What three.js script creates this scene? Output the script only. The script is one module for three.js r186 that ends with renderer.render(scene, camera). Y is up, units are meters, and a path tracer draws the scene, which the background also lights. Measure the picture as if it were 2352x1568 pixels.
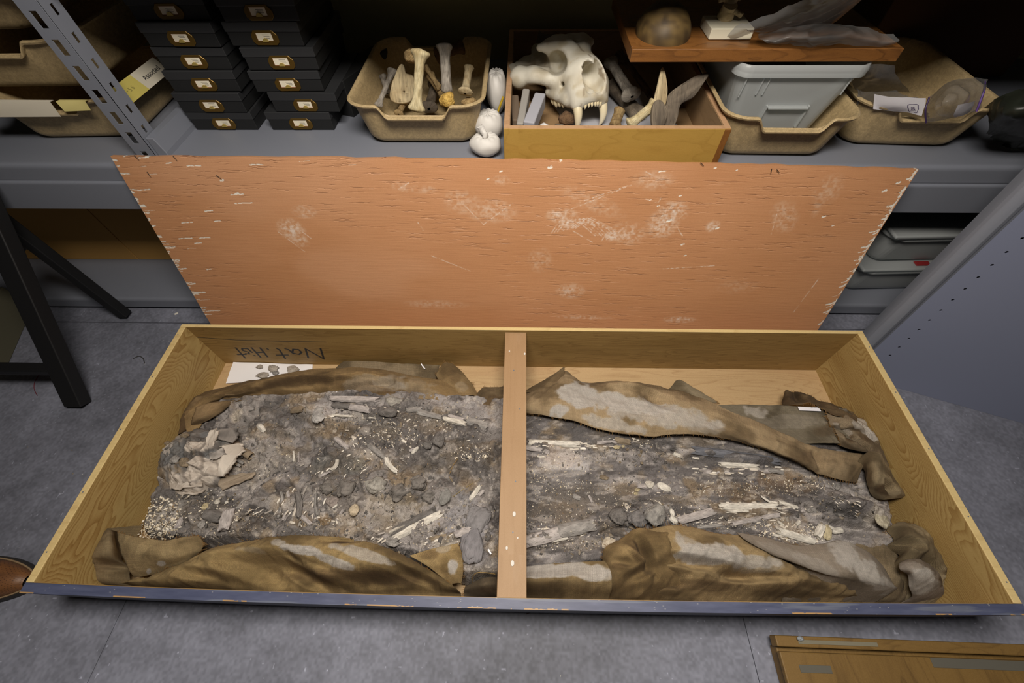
import * as THREE from 'three';
import { RoundedBoxGeometry } from 'three/addons/geometries/RoundedBoxGeometry.js';
import { RectAreaLightUniformsLib } from 'three/addons/lights/RectAreaLightUniformsLib.js';
import { MarchingCubes } from 'three/addons/objects/MarchingCubes.js';
import { mergeGeometries, mergeVertices, toCreasedNormals } from 'three/addons/utils/BufferGeometryUtils.js';

// ------------------------------------------------------------------ camera, lights, exposure
const scene = new THREE.Scene();
scene.background = new THREE.Color(0x000000);
const CAM = { f: 936.2, x: 0.008, y: 1.237, z: 0.756, pitch: -0.9611, yaw: 0.0315, roll: -0.0155 };
const camera = new THREE.PerspectiveCamera(79.89, 2352 / 1568, 0.02, 30);
camera.position.set(CAM.x, CAM.y, CAM.z);
camera.rotation.set(CAM.pitch, CAM.yaw, CAM.roll, 'YXZ');
camera.updateMatrixWorld();
scene.add(camera);
const renderer = new THREE.WebGLRenderer({ antialias: true });
renderer.toneMapping = THREE.LinearToneMapping;
renderer.toneMappingExposure = 2.9;
renderer.shadowMap.enabled = true;
RectAreaLightUniformsLib.init();
const LAMP = { x: 0.0, y: 1.86, z: 0.56, w: 0.7, d: 0.34, power: 16 };   // the hanging fluorescent fixture over the aisle
const lampLight = new THREE.RectAreaLight(0xfff6ea, LAMP.power, LAMP.w, LAMP.d);
lampLight.position.set(LAMP.x, LAMP.y - 0.012, LAMP.z);
lampLight.rotation.x = -Math.PI / 2;
scene.add(lampLight);

// ------------------------------------------------------------------ helpers
function rng(seed) { let s = seed >>> 0; return () => { s = (s + 0x6D2B79F5) >>> 0; let t = Math.imul(s ^ (s >>> 15), 1 | s); t = (t + Math.imul(t ^ (t >>> 7), 61 | t)) ^ t; return ((t ^ (t >>> 14)) >>> 0) / 4294967296; }; }
const clamp = (v, a = 0, b = 1) => v < a ? a : v > b ? b : v;
const lerp = (a, b, t) => a + (b - a) * t;
const smooth = (a, b, x) => { const t = clamp((x - a) / (b - a)); return t * t * (3 - 2 * t); };
function hash2(x, y) { let h = Math.imul(x, 374761393) + Math.imul(y, 668265263) | 0; h = Math.imul(h ^ (h >>> 13), 1274126177); return ((h ^ (h >>> 16)) >>> 0) / 4294967296; }
function vnoise(x, y) {
  const xi = Math.floor(x), yi = Math.floor(y), fx = x - xi, fy = y - yi;
  const u = fx * fx * (3 - 2 * fx), v = fy * fy * (3 - 2 * fy);
  return lerp(lerp(hash2(xi, yi), hash2(xi + 1, yi), u), lerp(hash2(xi, yi + 1), hash2(xi + 1, yi + 1), u), v);
}
function fbm(x, y, o = 4, g = 0.5) { let a = 1, s = 0, t = 0; for (let i = 0; i < o; i++) { s += a * vnoise(x, y); t += a; a *= g; x = x * 2.03 + 17.3; y = y * 2.03 + 9.1; } return s / t; }
function noise3(x, y, z) { return (vnoise(x + z * 0.71, y - z * 1.3) + vnoise(y * 1.1 + 31.7 + x * 0.3, z + 11.3) + vnoise(z * 0.9 - 7.1, x * 1.07 + 5.9 + y * 0.4)) / 3; }
const used = new Map();
function numbered(name) { const n = used.get(name) || 0; used.set(name, n + 1); return n ? `${name}_${String(n).padStart(3, '0')}` : name; }
function mesh(name, geo, mat, parent) {
  const m = new THREE.Mesh(geo, mat); m.castShadow = m.receiveShadow = true;
  m.name = parent ? name : numbered(name); (parent || scene).add(m); return m;
}
function tag(o, label, category, group, kind) {
  if (label) o.userData.label = label; if (category) o.userData.category = category;
  if (group) o.userData.group = group; if (kind) o.userData.kind = kind; return o;
}
function thing(name, label, category, p = [0, 0, 0], turn = 0, group) {
  const o = new THREE.Group(); o.name = numbered(name); scene.add(o); o.position.set(...p); o.rotation.y = turn;
  return tag(o, label, category, group);
}
function struct(name, geo, mat) { const m = mesh(name, geo, mat); m.userData.kind = 'structure'; return m; }
// a pixel of the 2352 x 1568 frame turned into the world point at a known height (y), depth (z) or side (x)
function ray(px, py) { return new THREE.Vector3((px - 1176) / CAM.f, -(py - 784) / CAM.f, -1).applyQuaternion(camera.quaternion); }
function at(px, py, y) { const d = ray(px, py), t = (y - CAM.y) / d.y; return new THREE.Vector3(CAM.x + d.x * t, y, CAM.z + d.z * t); }
function atZ(px, py, z) { const d = ray(px, py), t = (z - CAM.z) / d.z; return new THREE.Vector3(CAM.x + d.x * t, CAM.y + d.y * t, z); }
const V = (x, y, z) => new THREE.Vector3(x, y, z);
function rbox(w, h, d, r = 0.002, s = 1) { return new RoundedBoxGeometry(w, h, d, s, Math.min(r, w / 2.01, h / 2.01, d / 2.01)); }
function place(geo, x, y, z, rx = 0, ry = 0, rz = 0) { geo.applyMatrix4(new THREE.Matrix4().compose(V(x, y, z), new THREE.Quaternion().setFromEuler(new THREE.Euler(rx, ry, rz, 'YXZ')), V(1, 1, 1))); return geo; }
function merge(list) { const l = list.map(g => { const n = g.index ? g.toNonIndexed() : g; for (const k of Object.keys(n.attributes)) if (!['position', 'normal', 'uv'].includes(k)) n.deleteAttribute(k); return n; }); return mergeGeometries(l); }
// uv in metres, chosen per face from its facing (box mapping)
function boxUV(geo, sx = 1, sy = sx, swap = false) {
  const g = geo.index ? geo.toNonIndexed() : geo, p = g.attributes.position, n = p.count, uv = new Float32Array(n * 2);
  const a = V(0, 0, 0), b = V(0, 0, 0), c = V(0, 0, 0);
  for (let i = 0; i < n; i += 3) {
    a.fromBufferAttribute(p, i); b.fromBufferAttribute(p, i + 1); c.fromBufferAttribute(p, i + 2);
    const nx = Math.abs((b.y - a.y) * (c.z - a.z) - (b.z - a.z) * (c.y - a.y)), ny = Math.abs((b.z - a.z) * (c.x - a.x) - (b.x - a.x) * (c.z - a.z)), nz = Math.abs((b.x - a.x) * (c.y - a.y) - (b.y - a.y) * (c.x - a.x));
    [a, b, c].forEach((q, k) => {
      let u, v; if (nx >= ny && nx >= nz) { u = q.z; v = q.y; } else if (ny >= nz) { u = q.x; v = q.z; } else { u = q.x; v = q.y; }
      if (swap) [u, v] = [v, u];
      uv[(i + k) * 2] = u * sx; uv[(i + k) * 2 + 1] = v * sy;
    });
  }
  g.setAttribute('uv', new THREE.BufferAttribute(uv, 2)); return g;
}
function texture(w, h, fn, { srgb = true, repeat } = {}) {
  const d = new Uint8Array(w * h * 4);
  for (let y = 0; y < h; y++) for (let x = 0; x < w; x++) {
    const c = fn(x / w, y / h, x, y), i = (y * w + x) * 4;
    if (typeof c === 'number') d[i] = d[i + 1] = d[i + 2] = clamp(c, 0, 255); else { d[i] = clamp(c[0], 0, 255); d[i + 1] = clamp(c[1], 0, 255); d[i + 2] = clamp(c[2], 0, 255); }
    d[i + 3] = 255;
  }
  const t = new THREE.DataTexture(d, w, h); t.colorSpace = srgb ? THREE.SRGBColorSpace : THREE.NoColorSpace;
  t.magFilter = THREE.LinearFilter; t.minFilter = THREE.LinearMipmapLinearFilter; t.generateMipmaps = true; t.wrapS = t.wrapT = THREE.RepeatWrapping;
  if (repeat) t.repeat.set(...repeat); t.needsUpdate = true; return t;
}
const mixc = (a, b, t) => [lerp(a[0], b[0], t), lerp(a[1], b[1], t), lerp(a[2], b[2], t)];
const std = (o) => new THREE.MeshStandardMaterial({ roughness: 0.75, metalness: 0, side: THREE.DoubleSide, ...o });
// periodic noise for tiling textures
function tnoise(u, v, nx, ny, seed = 0) { const x = u * nx, y = v * ny, xi = Math.floor(x), yi = Math.floor(y), fx = x - xi, fy = y - yi, a = fx * fx * (3 - 2 * fx), b = fy * fy * (3 - 2 * fy); const H = (i, j) => hash2(((i % nx) + nx) % nx + seed * 131, ((j % ny) + ny) % ny + seed * 57); return lerp(lerp(H(xi, yi), H(xi + 1, yi), a), lerp(H(xi, yi + 1), H(xi + 1, yi + 1), a), b); }
function tfbm(u, v, nx, ny, o = 4, seed = 0) { let s = 0, t = 0, a = 1; for (let i = 0; i < o; i++) { s += a * tnoise(u, v, nx, ny, seed + i * 7); t += a; a *= 0.5; nx *= 2; ny *= 2; } return s / t; }

// ------------------------------------------------------------------ materials
const concreteTex = texture(1024, 1024, (u, v) => {
  const a = tfbm(u, v, 4, 4, 6, 1), b = tfbm(u, v, 40, 40, 3, 5), c = tnoise(u, v, 300, 300, 9), s = tfbm(u, v, 3, 14, 5, 3);
  let k = 124 + (a - 0.5) * 60 + (b - 0.5) * 26 + (c - 0.5) * 22 + (s - 0.5) * 26;
  const fleck = tnoise(u, v, 210, 210, 21); if (fleck > 0.965) k += 46;
  return [k * 0.96, k * 0.98, k * 1.08];
});
const M = {};
M.concrete = std({ map: concreteTex, bumpMap: concreteTex, bumpScale: 0.0006, roughness: 0.62 });
M.steel = std({ color: 0x7d818c, roughness: 0.5, metalness: 0.0 });
M.steelDark = std({ color: 0x6d727b, roughness: 0.5 });
M.wallPaint = std({ color: 0xb4b088, roughness: 0.9 });
M.roomWall = std({ color: 0x767674, roughness: 0.95 });
function woodTexture(W, H, { light, dark, lines, along = 1.2, across = 7, warp = 0.35, seed = 1, sharp = 6, line = 0.7, fine = 10, blotch = 0.25, tint = null }) {
  return texture(W, H, (u, v) => {
    const x = u * along + seed * 3.7, y = v * across + seed * 1.9;
    const f = fbm(x, y, 3, 0.45) + warp * fbm(x * 2.3 + 5, y * 0.7, 2) + 0.05 * v * across + 0.016 * fbm(x * 14, y * 9, 2);
    const s = f * lines, q = s - Math.floor(s);
    const edge = Math.pow(q, sharp) * smooth(1, 0.93, q);
    const pore = vnoise(u * 26 * along + seed, v * 300 * 1.1);
    const b = fbm(u * 3 + seed, v * 5, 3);
    let c = mixc(light, dark, clamp(edge * line + (b - 0.45) * blotch + (pore - 0.5) * 0.22));
    if (tint) c = mixc(c, tint, smooth(0.55, 0.75, fbm(u * 4 + 9 + seed, v * 6, 4)) * 0.45);
    const n = (hash2(Math.floor(u * W), Math.floor(v * H)) - 0.5) * fine;
    return [c[0] + n, c[1] + n, c[2] + n];
  });
}
M.endPly = std({ map: woodTexture(1024, 512, { light: [176, 150, 96], dark: [122, 86, 38], lines: 62, along: 1.1, across: 3.0, seed: 4, sharp: 2.2, line: 0.6, blotch: 0.45, warp: 0.3 }), roughness: 0.6 });
M.pine = std({ map: woodTexture(1024, 256, { light: [214, 190, 134], dark: [158, 124, 74], lines: 5, along: 3, across: 1.5, seed: 2, line: 0.35, blotch: 0.35 }), roughness: 0.7 });
M.slatWood = std({ map: woodTexture(512, 1024, { light: [164, 132, 96], dark: [138, 106, 70], lines: 3, along: 6, across: 1, seed: 12, line: 0.25, blotch: 0.6, tint: [174, 146, 116] }), roughness: 0.6 });
M.bottomPly = std({ map: woodTexture(2048, 512, { light: [192, 162, 120], dark: [154, 120, 80], lines: 16, along: 2, across: 9, seed: 8, line: 0.6, blotch: 0.4, tint: [176, 140, 100] }), roughness: 0.65 });
M.drawerWood = std({ map: woodTexture(1024, 256, { light: [176, 140, 68], dark: [134, 98, 38], lines: 6, along: 2, across: 3, seed: 15, line: 0.35, blotch: 0.35 }), roughness: 0.5 });
M.drawerIn = std({ map: woodTexture(512, 256, { light: [150, 122, 88], dark: [104, 80, 52], lines: 6, along: 2, across: 3, seed: 17, line: 0.4, blotch: 0.35 }), roughness: 0.6 });
M.brownWood = std({ map: woodTexture(1024, 128, { light: [128, 84, 40], dark: [70, 42, 18], lines: 8, along: 3, across: 2, seed: 19, line: 0.6, blotch: 0.5 }), roughness: 0.45 });
M.cutWood = std({ map: woodTexture(512, 128, { light: [186, 148, 112], dark: [140, 104, 70], lines: 5, along: 3, across: 1, seed: 23, line: 0.4, blotch: 0.4 }), roughness: 0.7 });
// ------------------------------------------------------------------ the setting
{
  const slab = (w, h, d, x, y, z) => boxUV(place(new THREE.BoxGeometry(w, h, d), x, y, z), 0.55);
  // floor in three poured bays parted by narrow saw-cut joints
  const zs = [-1.2, -0.178, 3.2];
  const floorParts = [];
  floorParts.push(slab(2.0 - 0.005, 0.2, 0.18 + 0.842 - 0.004, -2.2 + 0.0, -0.1, -0.69));
  const fx = [-3.2, -1.0, 0.575, 3.2];
  floorParts.length = 0;
  for (let i = 0; i < 3; i++) floorParts.push(slab(fx[i + 1] - fx[i] - 0.0016, 0.2, 3.2 + 0.178 - 0.003, (fx[i] + fx[i + 1]) / 2, -0.1, (3.2 - 0.178) / 2));
  floorParts.push(slab(6.4, 0.2, 1.019, 0, -0.1, -0.69));
  floorParts.push(slab(6.4, 0.1, 4.4, 0, -0.154, 1.0));
  struct('floor', merge(floorParts), M.concrete);
  struct('wall_back', slab(6.6, 2.9, 0.12, 0, 1.25, -0.985), M.wallPaint);
  struct('wall_left', slab(0.12, 2.9, 4.3, -3.26, 1.25, 1.1), M.roomWall);
  struct('wall_right', slab(0.12, 2.9, 4.3, 3.26, 1.25, 1.1), M.roomWall);
  struct('wall_front', slab(6.6, 2.9, 0.12, 0, 1.25, 3.26), M.roomWall);
  struct('ceiling', slab(6.6, 0.12, 4.4, 0, 2.76, 1.1), M.roomWall);
  // hanging lamp, above the picture
  const lamp = thing('ceiling_lamp', 'long white hanging fluorescent lamp over the crate', 'lamp', [LAMP.x, LAMP.y, LAMP.z]);
  mesh('housing', place(rbox(LAMP.w + 0.06, 0.05, LAMP.d + 0.06, 0.01), 0, 0.03, 0), std({ color: 0xd8d8d4 }), lamp);
  mesh('diffuser', place(new THREE.BoxGeometry(LAMP.w, 0.008, LAMP.d), 0, 0.001, 0), std({ color: 0xffffff, emissive: 0xfff6ea, emissiveIntensity: 1.0 }), lamp);
  for (const s of [-1, 1]) mesh('suspension_rod', place(new THREE.CylinderGeometry(0.004, 0.004, 0.65, 8), s * 0.35, 0.375, 0), M.steel, lamp);
}

// ------------------------------------------------------------------ steel shelving
const SH = 0.62, SZ = -0.243;          // middle shelf top and its front edge
{
  const t = thing('steel_shelving', 'grey painted steel shelving unit with slotted posts behind the crate', 'shelving', [0, 0, 0]);
  const roll = (yTop, h, zf, depth, x0, x1, lip) => {        // a folded sheet: deck, rounded nose, front apron
    const s = new THREE.Shape(), r = 0.014; s.moveTo(-depth, yTop); s.lineTo(-r, yTop); s.quadraticCurveTo(0, yTop, 0, yTop - r); s.lineTo(0, yTop - h); s.lineTo(-lip, yTop - h); s.lineTo(-lip, yTop - h + 0.004); s.lineTo(-0.004, yTop - h + 0.004);
    s.lineTo(-0.004, yTop - r - 0.002); s.lineTo(-0.012, yTop - 0.006); s.lineTo(-depth, yTop - 0.006); s.closePath();
    const g = new THREE.ExtrudeGeometry(s, { depth: x1 - x0, bevelEnabled: false, curveSegments: 8 });
    g.rotateY(-Math.PI / 2); g.scale(1, 1, 1); // shape x -> z, extrude -> -x
    g.translate(x1, 0, zf); return g;
  };
  const fix = (g) => { const p = g.attributes.position; return g; };
  mesh('middle_shelf', fix(roll(SH - 0.001, 0.047, SZ, 0.66, -2.9, 2.9, 0.02)), M.steel, t);
  const beam = new THREE.Shape(); beam.moveTo(0, 0); beam.lineTo(0.012, 0); beam.quadraticCurveTo(0.02, 0, 0.02, -0.008); beam.lineTo(0.02, -0.088); beam.lineTo(-0.02, -0.088); beam.lineTo(-0.02, -0.084); beam.lineTo(0.012, -0.084); beam.lineTo(0.012, -0.006); beam.lineTo(0, -0.006); beam.closePath();
  const bg = new THREE.ExtrudeGeometry(beam, { depth: 5.8, bevelEnabled: false, curveSegments: 6 }); bg.rotateY(-Math.PI / 2); bg.translate(2.9, SH - 0.05, SZ - 0.012);
  mesh('front_beam', bg, M.steel, t);
  mesh('lower_shelf', roll(0.063, 0.046, SZ, 0.66, -2.9, 2.9, 0.02), M.steel, t);
  mesh('kick_plate', place(new THREE.BoxGeometry(5.8, 0.016, 0.03), 0, 0.008, SZ - 0.03), M.steelDark, t);
  mesh('upper_shelf', roll(1.18, 0.05, SZ, 0.66, -2.9, 2.9, 0.02), M.steel, t);
  mesh('upper_beam', bg.clone().translate(0, 1.18 - SH, 0), M.steel, t);
  // slotted angle post: front flange with big slots, side flange with small ones
  const holes = (w, h, slots) => { const s = new THREE.Shape(); s.moveTo(0, 0); s.lineTo(w, 0); s.lineTo(w, h); s.lineTo(0, h); s.closePath(); for (const [x, y, sw, sh] of slots) { const p = new THREE.Path(); p.moveTo(x, y); p.lineTo(x, y + sh); p.lineTo(x + sw, y + sh); p.lineTo(x + sw, y); p.closePath(); s.holes.push(p); } return s; };
  const frontSlots = [], sideSlots = [];
  for (let k = 0; k < 24; k++) { frontSlots.push([0.015, 0.05 + k * 0.0508, 0.016, 0.031]); sideSlots.push([0.022, 0.066 + k * 0.0508, 0.01, 0.02]); }
  const post = (x, z, parent) => {
    const f = new THREE.ExtrudeGeometry(holes(0.05, 1.24, frontSlots), { depth: 0.003, bevelEnabled: false }); f.translate(-0.05, 0, -0.003);
    const s = new THREE.ExtrudeGeometry(holes(0.05, 1.24, sideSlots), { depth: 0.003, bevelEnabled: false }); s.rotateY(Math.PI / 2); s.translate(-0.003, 0, 0);
    const e = new THREE.CylinderGeometry(0.003, 0.003, 1.24, 8); e.translate(-0.0025, 0.62, -0.0025);
    const g = merge([f, s, e]); g.translate(x, 0, z); mesh('post', g, M.steel, parent);
  };
  post(-0.985, SZ - 0.03, t); post(-0.985, -0.885, t); post(2.7, SZ - 0.03, t); post(2.7, -0.885, t);
  // side rail lying along the end of the bay
  const r = new THREE.Shape(); r.moveTo(0, 0); r.lineTo(0.024, 0); r.lineTo(0.024, 0.012); r.lineTo(0.016, 0.05); r.lineTo(0, 0.05); r.closePath();
  const rg = new THREE.ExtrudeGeometry(r, { depth: 0.62, bevelEnabled: true, bevelSize: 0.002, bevelThickness: 0.002, bevelSegments: 1 }); rg.translate(-0.98, SH, -0.9);
  mesh('side_rail', rg, M.steel, t);
}

// ------------------------------------------------------------------ the crate
const T = 0.23, CW = 0.718, HALF = 1.05, BOT = 0.016;
{
  const crate = thing('wooden_crate', 'long open plywood crate with a blue painted front rim and a middle slat', 'crate', [0, 0, 0]);
  M.backPly = (() => {
    const c = document.createElement('canvas'); c.width = 2048; c.height = 256; const g = c.getContext('2d');
    const img = g.createImageData(2048, 256);
    for (let y = 0; y < 256; y++) for (let x = 0; x < 2048; x++) {
      const u = x / 2048, v = y / 256, f = fbm(u * 5, v * 6, 4) + 0.25 * fbm(u * 18, v * 3, 2), s = f * 9, q = s - Math.floor(s);
      const pore = vnoise(u * 60, v * 120), b = fbm(u * 6 + 3, v * 3 + 1, 4);
      let k = mixc([160, 130, 78], [110, 82, 40], clamp(Math.pow(q, 3) * 0.4 + (b - 0.42) * 0.8 + (pore - 0.5) * 0.3)); const n = (hash2(x, y) - 0.5) * 10, i = (y * 2048 + x) * 4;
      img.data[i] = k[0] + n; img.data[i + 1] = k[1] + n; img.data[i + 2] = k[2] + n; img.data[i + 3] = 255;
    }
    g.putImageData(img, 0, 0);
    // the inscription was written the other way up: drawn turned by half a circle
    const X = (px) => (px - 430) / (1965 - 430) * 2048, line = (w, pts) => { g.lineWidth = w; g.beginPath(); pts.forEach(([x, y], i) => i ? g.lineTo(x, y) : g.moveTo(x, y)); g.stroke(); };
    g.strokeStyle = 'rgba(22,26,38,0.9)'; g.lineCap = 'round'; g.lineJoin = 'round';
    line(3, [[X(432), 62], [X(520), 76], [X(640), 82], [X(736), 84]]);
    g.save(); g.translate(X(716), 122); g.rotate(Math.PI); const k = 1.42;
    const W = (pts) => line(6.4, pts.map(([x, y]) => [x * k, y * 1.05]));
    // strokes in the lettering's own frame (x to its right, y down), Nat. Hist
    W([[4, -4], [14, -74], [14, -72], [40, -6], [40, -6], [50, -66]]);                                             // N
    W([[76, -36], [66, -44], [56, -30], [58, -12], [70, -10], [78, -30], [78, -40], [82, -12], [88, -8]]);       // a
    W([[108, -72], [104, -14], [108, -6]]); W([[94, -48], [122, -50]]);                                           // t
    W([[130, -12], [131, -10]]);                                                                                  // .
    W([[148, -62], [146, -4]]); W([[166, -66], [166, -4]]); W([[147, -32], [166, -36]]);                          // H
    W([[176, -34], [178, -8]]); W([[176, -56], [177, -54]]);                                                      // i
    W([[194, -42], [186, -44], [184, -32], [194, -22], [190, -8], [182, -10]]);                                   // s
    W([[206, -72], [204, -6]]); W([[196, -48], [216, -50]]);                                                      // t
    g.restore();
    const t = new THREE.CanvasTexture(c); t.colorSpace = THREE.SRGBColorSpace; t.wrapS = t.wrapT = THREE.ClampToEdgeWrapping; return std({ map: t, roughness: 0.6 });
  })();
  // a wooden board: box with faces assigned rim / faces by vertical position, bowed in plan when asked
  const board = (w, h, d, x, y, z, bow = 0) => {
    const g = new THREE.BoxGeometry(w, h, d, 40, 1, 1); const p = g.attributes.position;
    for (let i = 0; i < p.count; i++) { const u = p.getX(i) / (w / 2); p.setZ(i, p.getZ(i) + bow * (1 - u * u)); }
    g.computeVertexNormals(); g.translate(x, y, z); return g;
  };
  const capH = 0.0012;
  const tb = 0.011, ts = 0.0172, tf = 0.0195;
  // back board
  const bb = board(2 * HALF, T - 0.002, tb - 0.001, 0, (T - 0.002) / 2, tb / 2);
  { const p = bb.attributes.position, uv = bb.attributes.uv; for (let i = 0; i < p.count; i++) uv.setXY(i, (p.getX(i) + HALF - ts) / (2 * HALF - 2 * ts), clamp((p.getY(i) - BOT) / (T - BOT))); }
  const back = mesh('back_panel', bb, M.backPly, crate);
  tag(back, 'back panel with handwriting upside down');
  mesh('rim_edge', boxUV(board(2 * HALF, 0.002, tb, 0, T - 0.001, tb / 2), 0.6, 4), M.pine, back);
  for (const s of [-1, 1]) {
    const eg = place(new THREE.BoxGeometry(ts, T - 0.002, CW - tf - tb), s * (HALF - ts / 2), (T - 0.002) / 2, tb + (CW - tf - tb) / 2);
    const q = eg.attributes.position, uv = eg.attributes.uv; for (let i = 0; i < q.count; i++) uv.setXY(i, q.getZ(i) * 1.25 + (s > 0 ? 0.37 : 0), q.getY(i) * 2.4 + (s > 0 ? 0.3 : 0));
    const e = mesh('end_panel', eg, M.endPly, crate);
    mesh('rim_edge', boxUV(place(rbox(ts, 0.003, CW - tf - tb, 0.0012), s * (HALF - ts / 2), T - 0.001, tb + (CW - tf - tb) / 2), 4, 0.8, true), M.pine, e);
    for (const z of [0.05, 0.2, 0.36, 0.52, 0.65]) mesh('nail_head', place(new THREE.CylinderGeometry(0.0016, 0.0016, 0.001, 10), s * (HALF - ts / 2 + 0.001), T + 0.0008, z + 0.01 * s), M.steelDark, e);
  }
  // front board painted blue, its edges chipped down to the wood
  const BOW = 0.0095;
  const blueTex = texture(2048, 64, (u, v) => {
    const n = fbm(u * 60, v * 3, 4), w = fbm(u * 14 + 4, v * 2 + 8, 4), chip = v > 0.86 && fbm(u * 26 + 2, 3.1, 3) > 0.66 && fbm(u * 190, v * 9, 2) > 0.36;
    let k = mixc([62, 68, 94], [88, 94, 120], n); k = mixc(k, [112, 118, 130], smooth(0.62, 0.72, w) * 0.6);
    if (hash2(Math.floor(u * 700), Math.floor(v * 22)) > 0.996) k = [150, 150, 150];
    if (chip) k = [170, 134, 88]; return k;
  });
  M.blueRim = std({ map: blueTex, roughness: 0.5 }); M.bluePaint = std({ color: 0x343a4c, roughness: 0.55 });
  const front = mesh('front_panel', board(2 * HALF, T - 0.002, tf, 0, (T - 0.002) / 2, CW - tf / 2, BOW), M.bluePaint, crate);
  tag(front, 'front panel painted dark blue');
  { const g = board(2 * HALF, 0.002, tf, 0, T - 0.001, CW - tf / 2, BOW), p = g.attributes.position, uv = g.attributes.uv; for (let i = 0; i < p.count; i++) { const X = p.getX(i) / HALF; uv.setXY(i, (X + 1) / 2, clamp((p.getZ(i) - BOW * (1 - X * X) - (CW - tf)) / tf)); } mesh('rim_edge', g, M.blueRim, front); }
  mesh('inner_face', boxUV(board(2 * HALF - 2 * ts, T - BOT - 0.003, 0.001, 0, BOT + (T - BOT - 0.003) / 2, CW - tf - 0.0006, BOW), 0.5, 2), M.backPly, front);
  const bt = new THREE.BoxGeometry(2 * HALF - 2 * ts, BOT, CW - tf - tb + 0.0); bt.translate(0, BOT / 2, tb + (CW - tf - tb) / 2);
  { const p = bt.attributes.position, uv = bt.attributes.uv; for (let i = 0; i < p.count; i++) uv.setXY(i, p.getX(i) / 2.1 + 0.5, p.getZ(i) / 0.72); }
  mesh('bottom_board', bt, M.bottomPly, crate);
  // middle slat across the top
  const p0 = at(1160.5, 762, 0.222), p1 = at(1209, 762, 0.222), p2 = at(1209.5, 1366, 0.222), p3 = at(1141, 1365, 0.222);
  const sg = new THREE.BufferGeometry(); const zb = tb + 0.001, zf = CW - tf + BOW - 0.0006, y1 = 0.222, y0 = 0.203;
  const sp = new THREE.Shape(); sp.moveTo(p0.x, -zb); sp.lineTo(p1.x, -zb); sp.lineTo(p2.x, -zf); sp.lineTo(p3.x, -zf); sp.closePath();
  const sl = new THREE.ExtrudeGeometry(sp, { depth: 0.017, bevelEnabled: true, bevelSize: 0.001, bevelThickness: 0.001, bevelOffset: -0.001, bevelSegments: 1 }); sl.rotateX(-Math.PI / 2); sl.translate(0, y0, 0);
  const slat = mesh('cross_slat', boxUV(sl, 8, 1.6), M.slatWood, crate);
  for (const [x, y] of [[1180, 850], [1194, 938], [1184, 1105], [1178, 1222]]) { const q = at(x, y, y1 + 0.0005); mesh('nail_head', place(new THREE.CylinderGeometry(0.0018, 0.0018, 0.0012, 10), q.x, y1, q.z), M.steelDark, slat); }
  for (const [x, y, r] of [[1177, 1293, 0.0042], [1181, 1180, 0.004], [1164, 1258, 0.0028], [1189, 1235, 0.0016], [1205, 812, 0.003], [1170, 806, 0.002]]) { const q = at(x, y, y1 + 0.0004), g = new THREE.SphereGeometry(r, 10, 6); g.scale(1, 0.12, 1.5); g.translate(q.x, y1 + 0.0002, q.z); mesh('plaster_spot', g, std({ color: 0xd8d4cc }), slat); }
}
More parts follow.
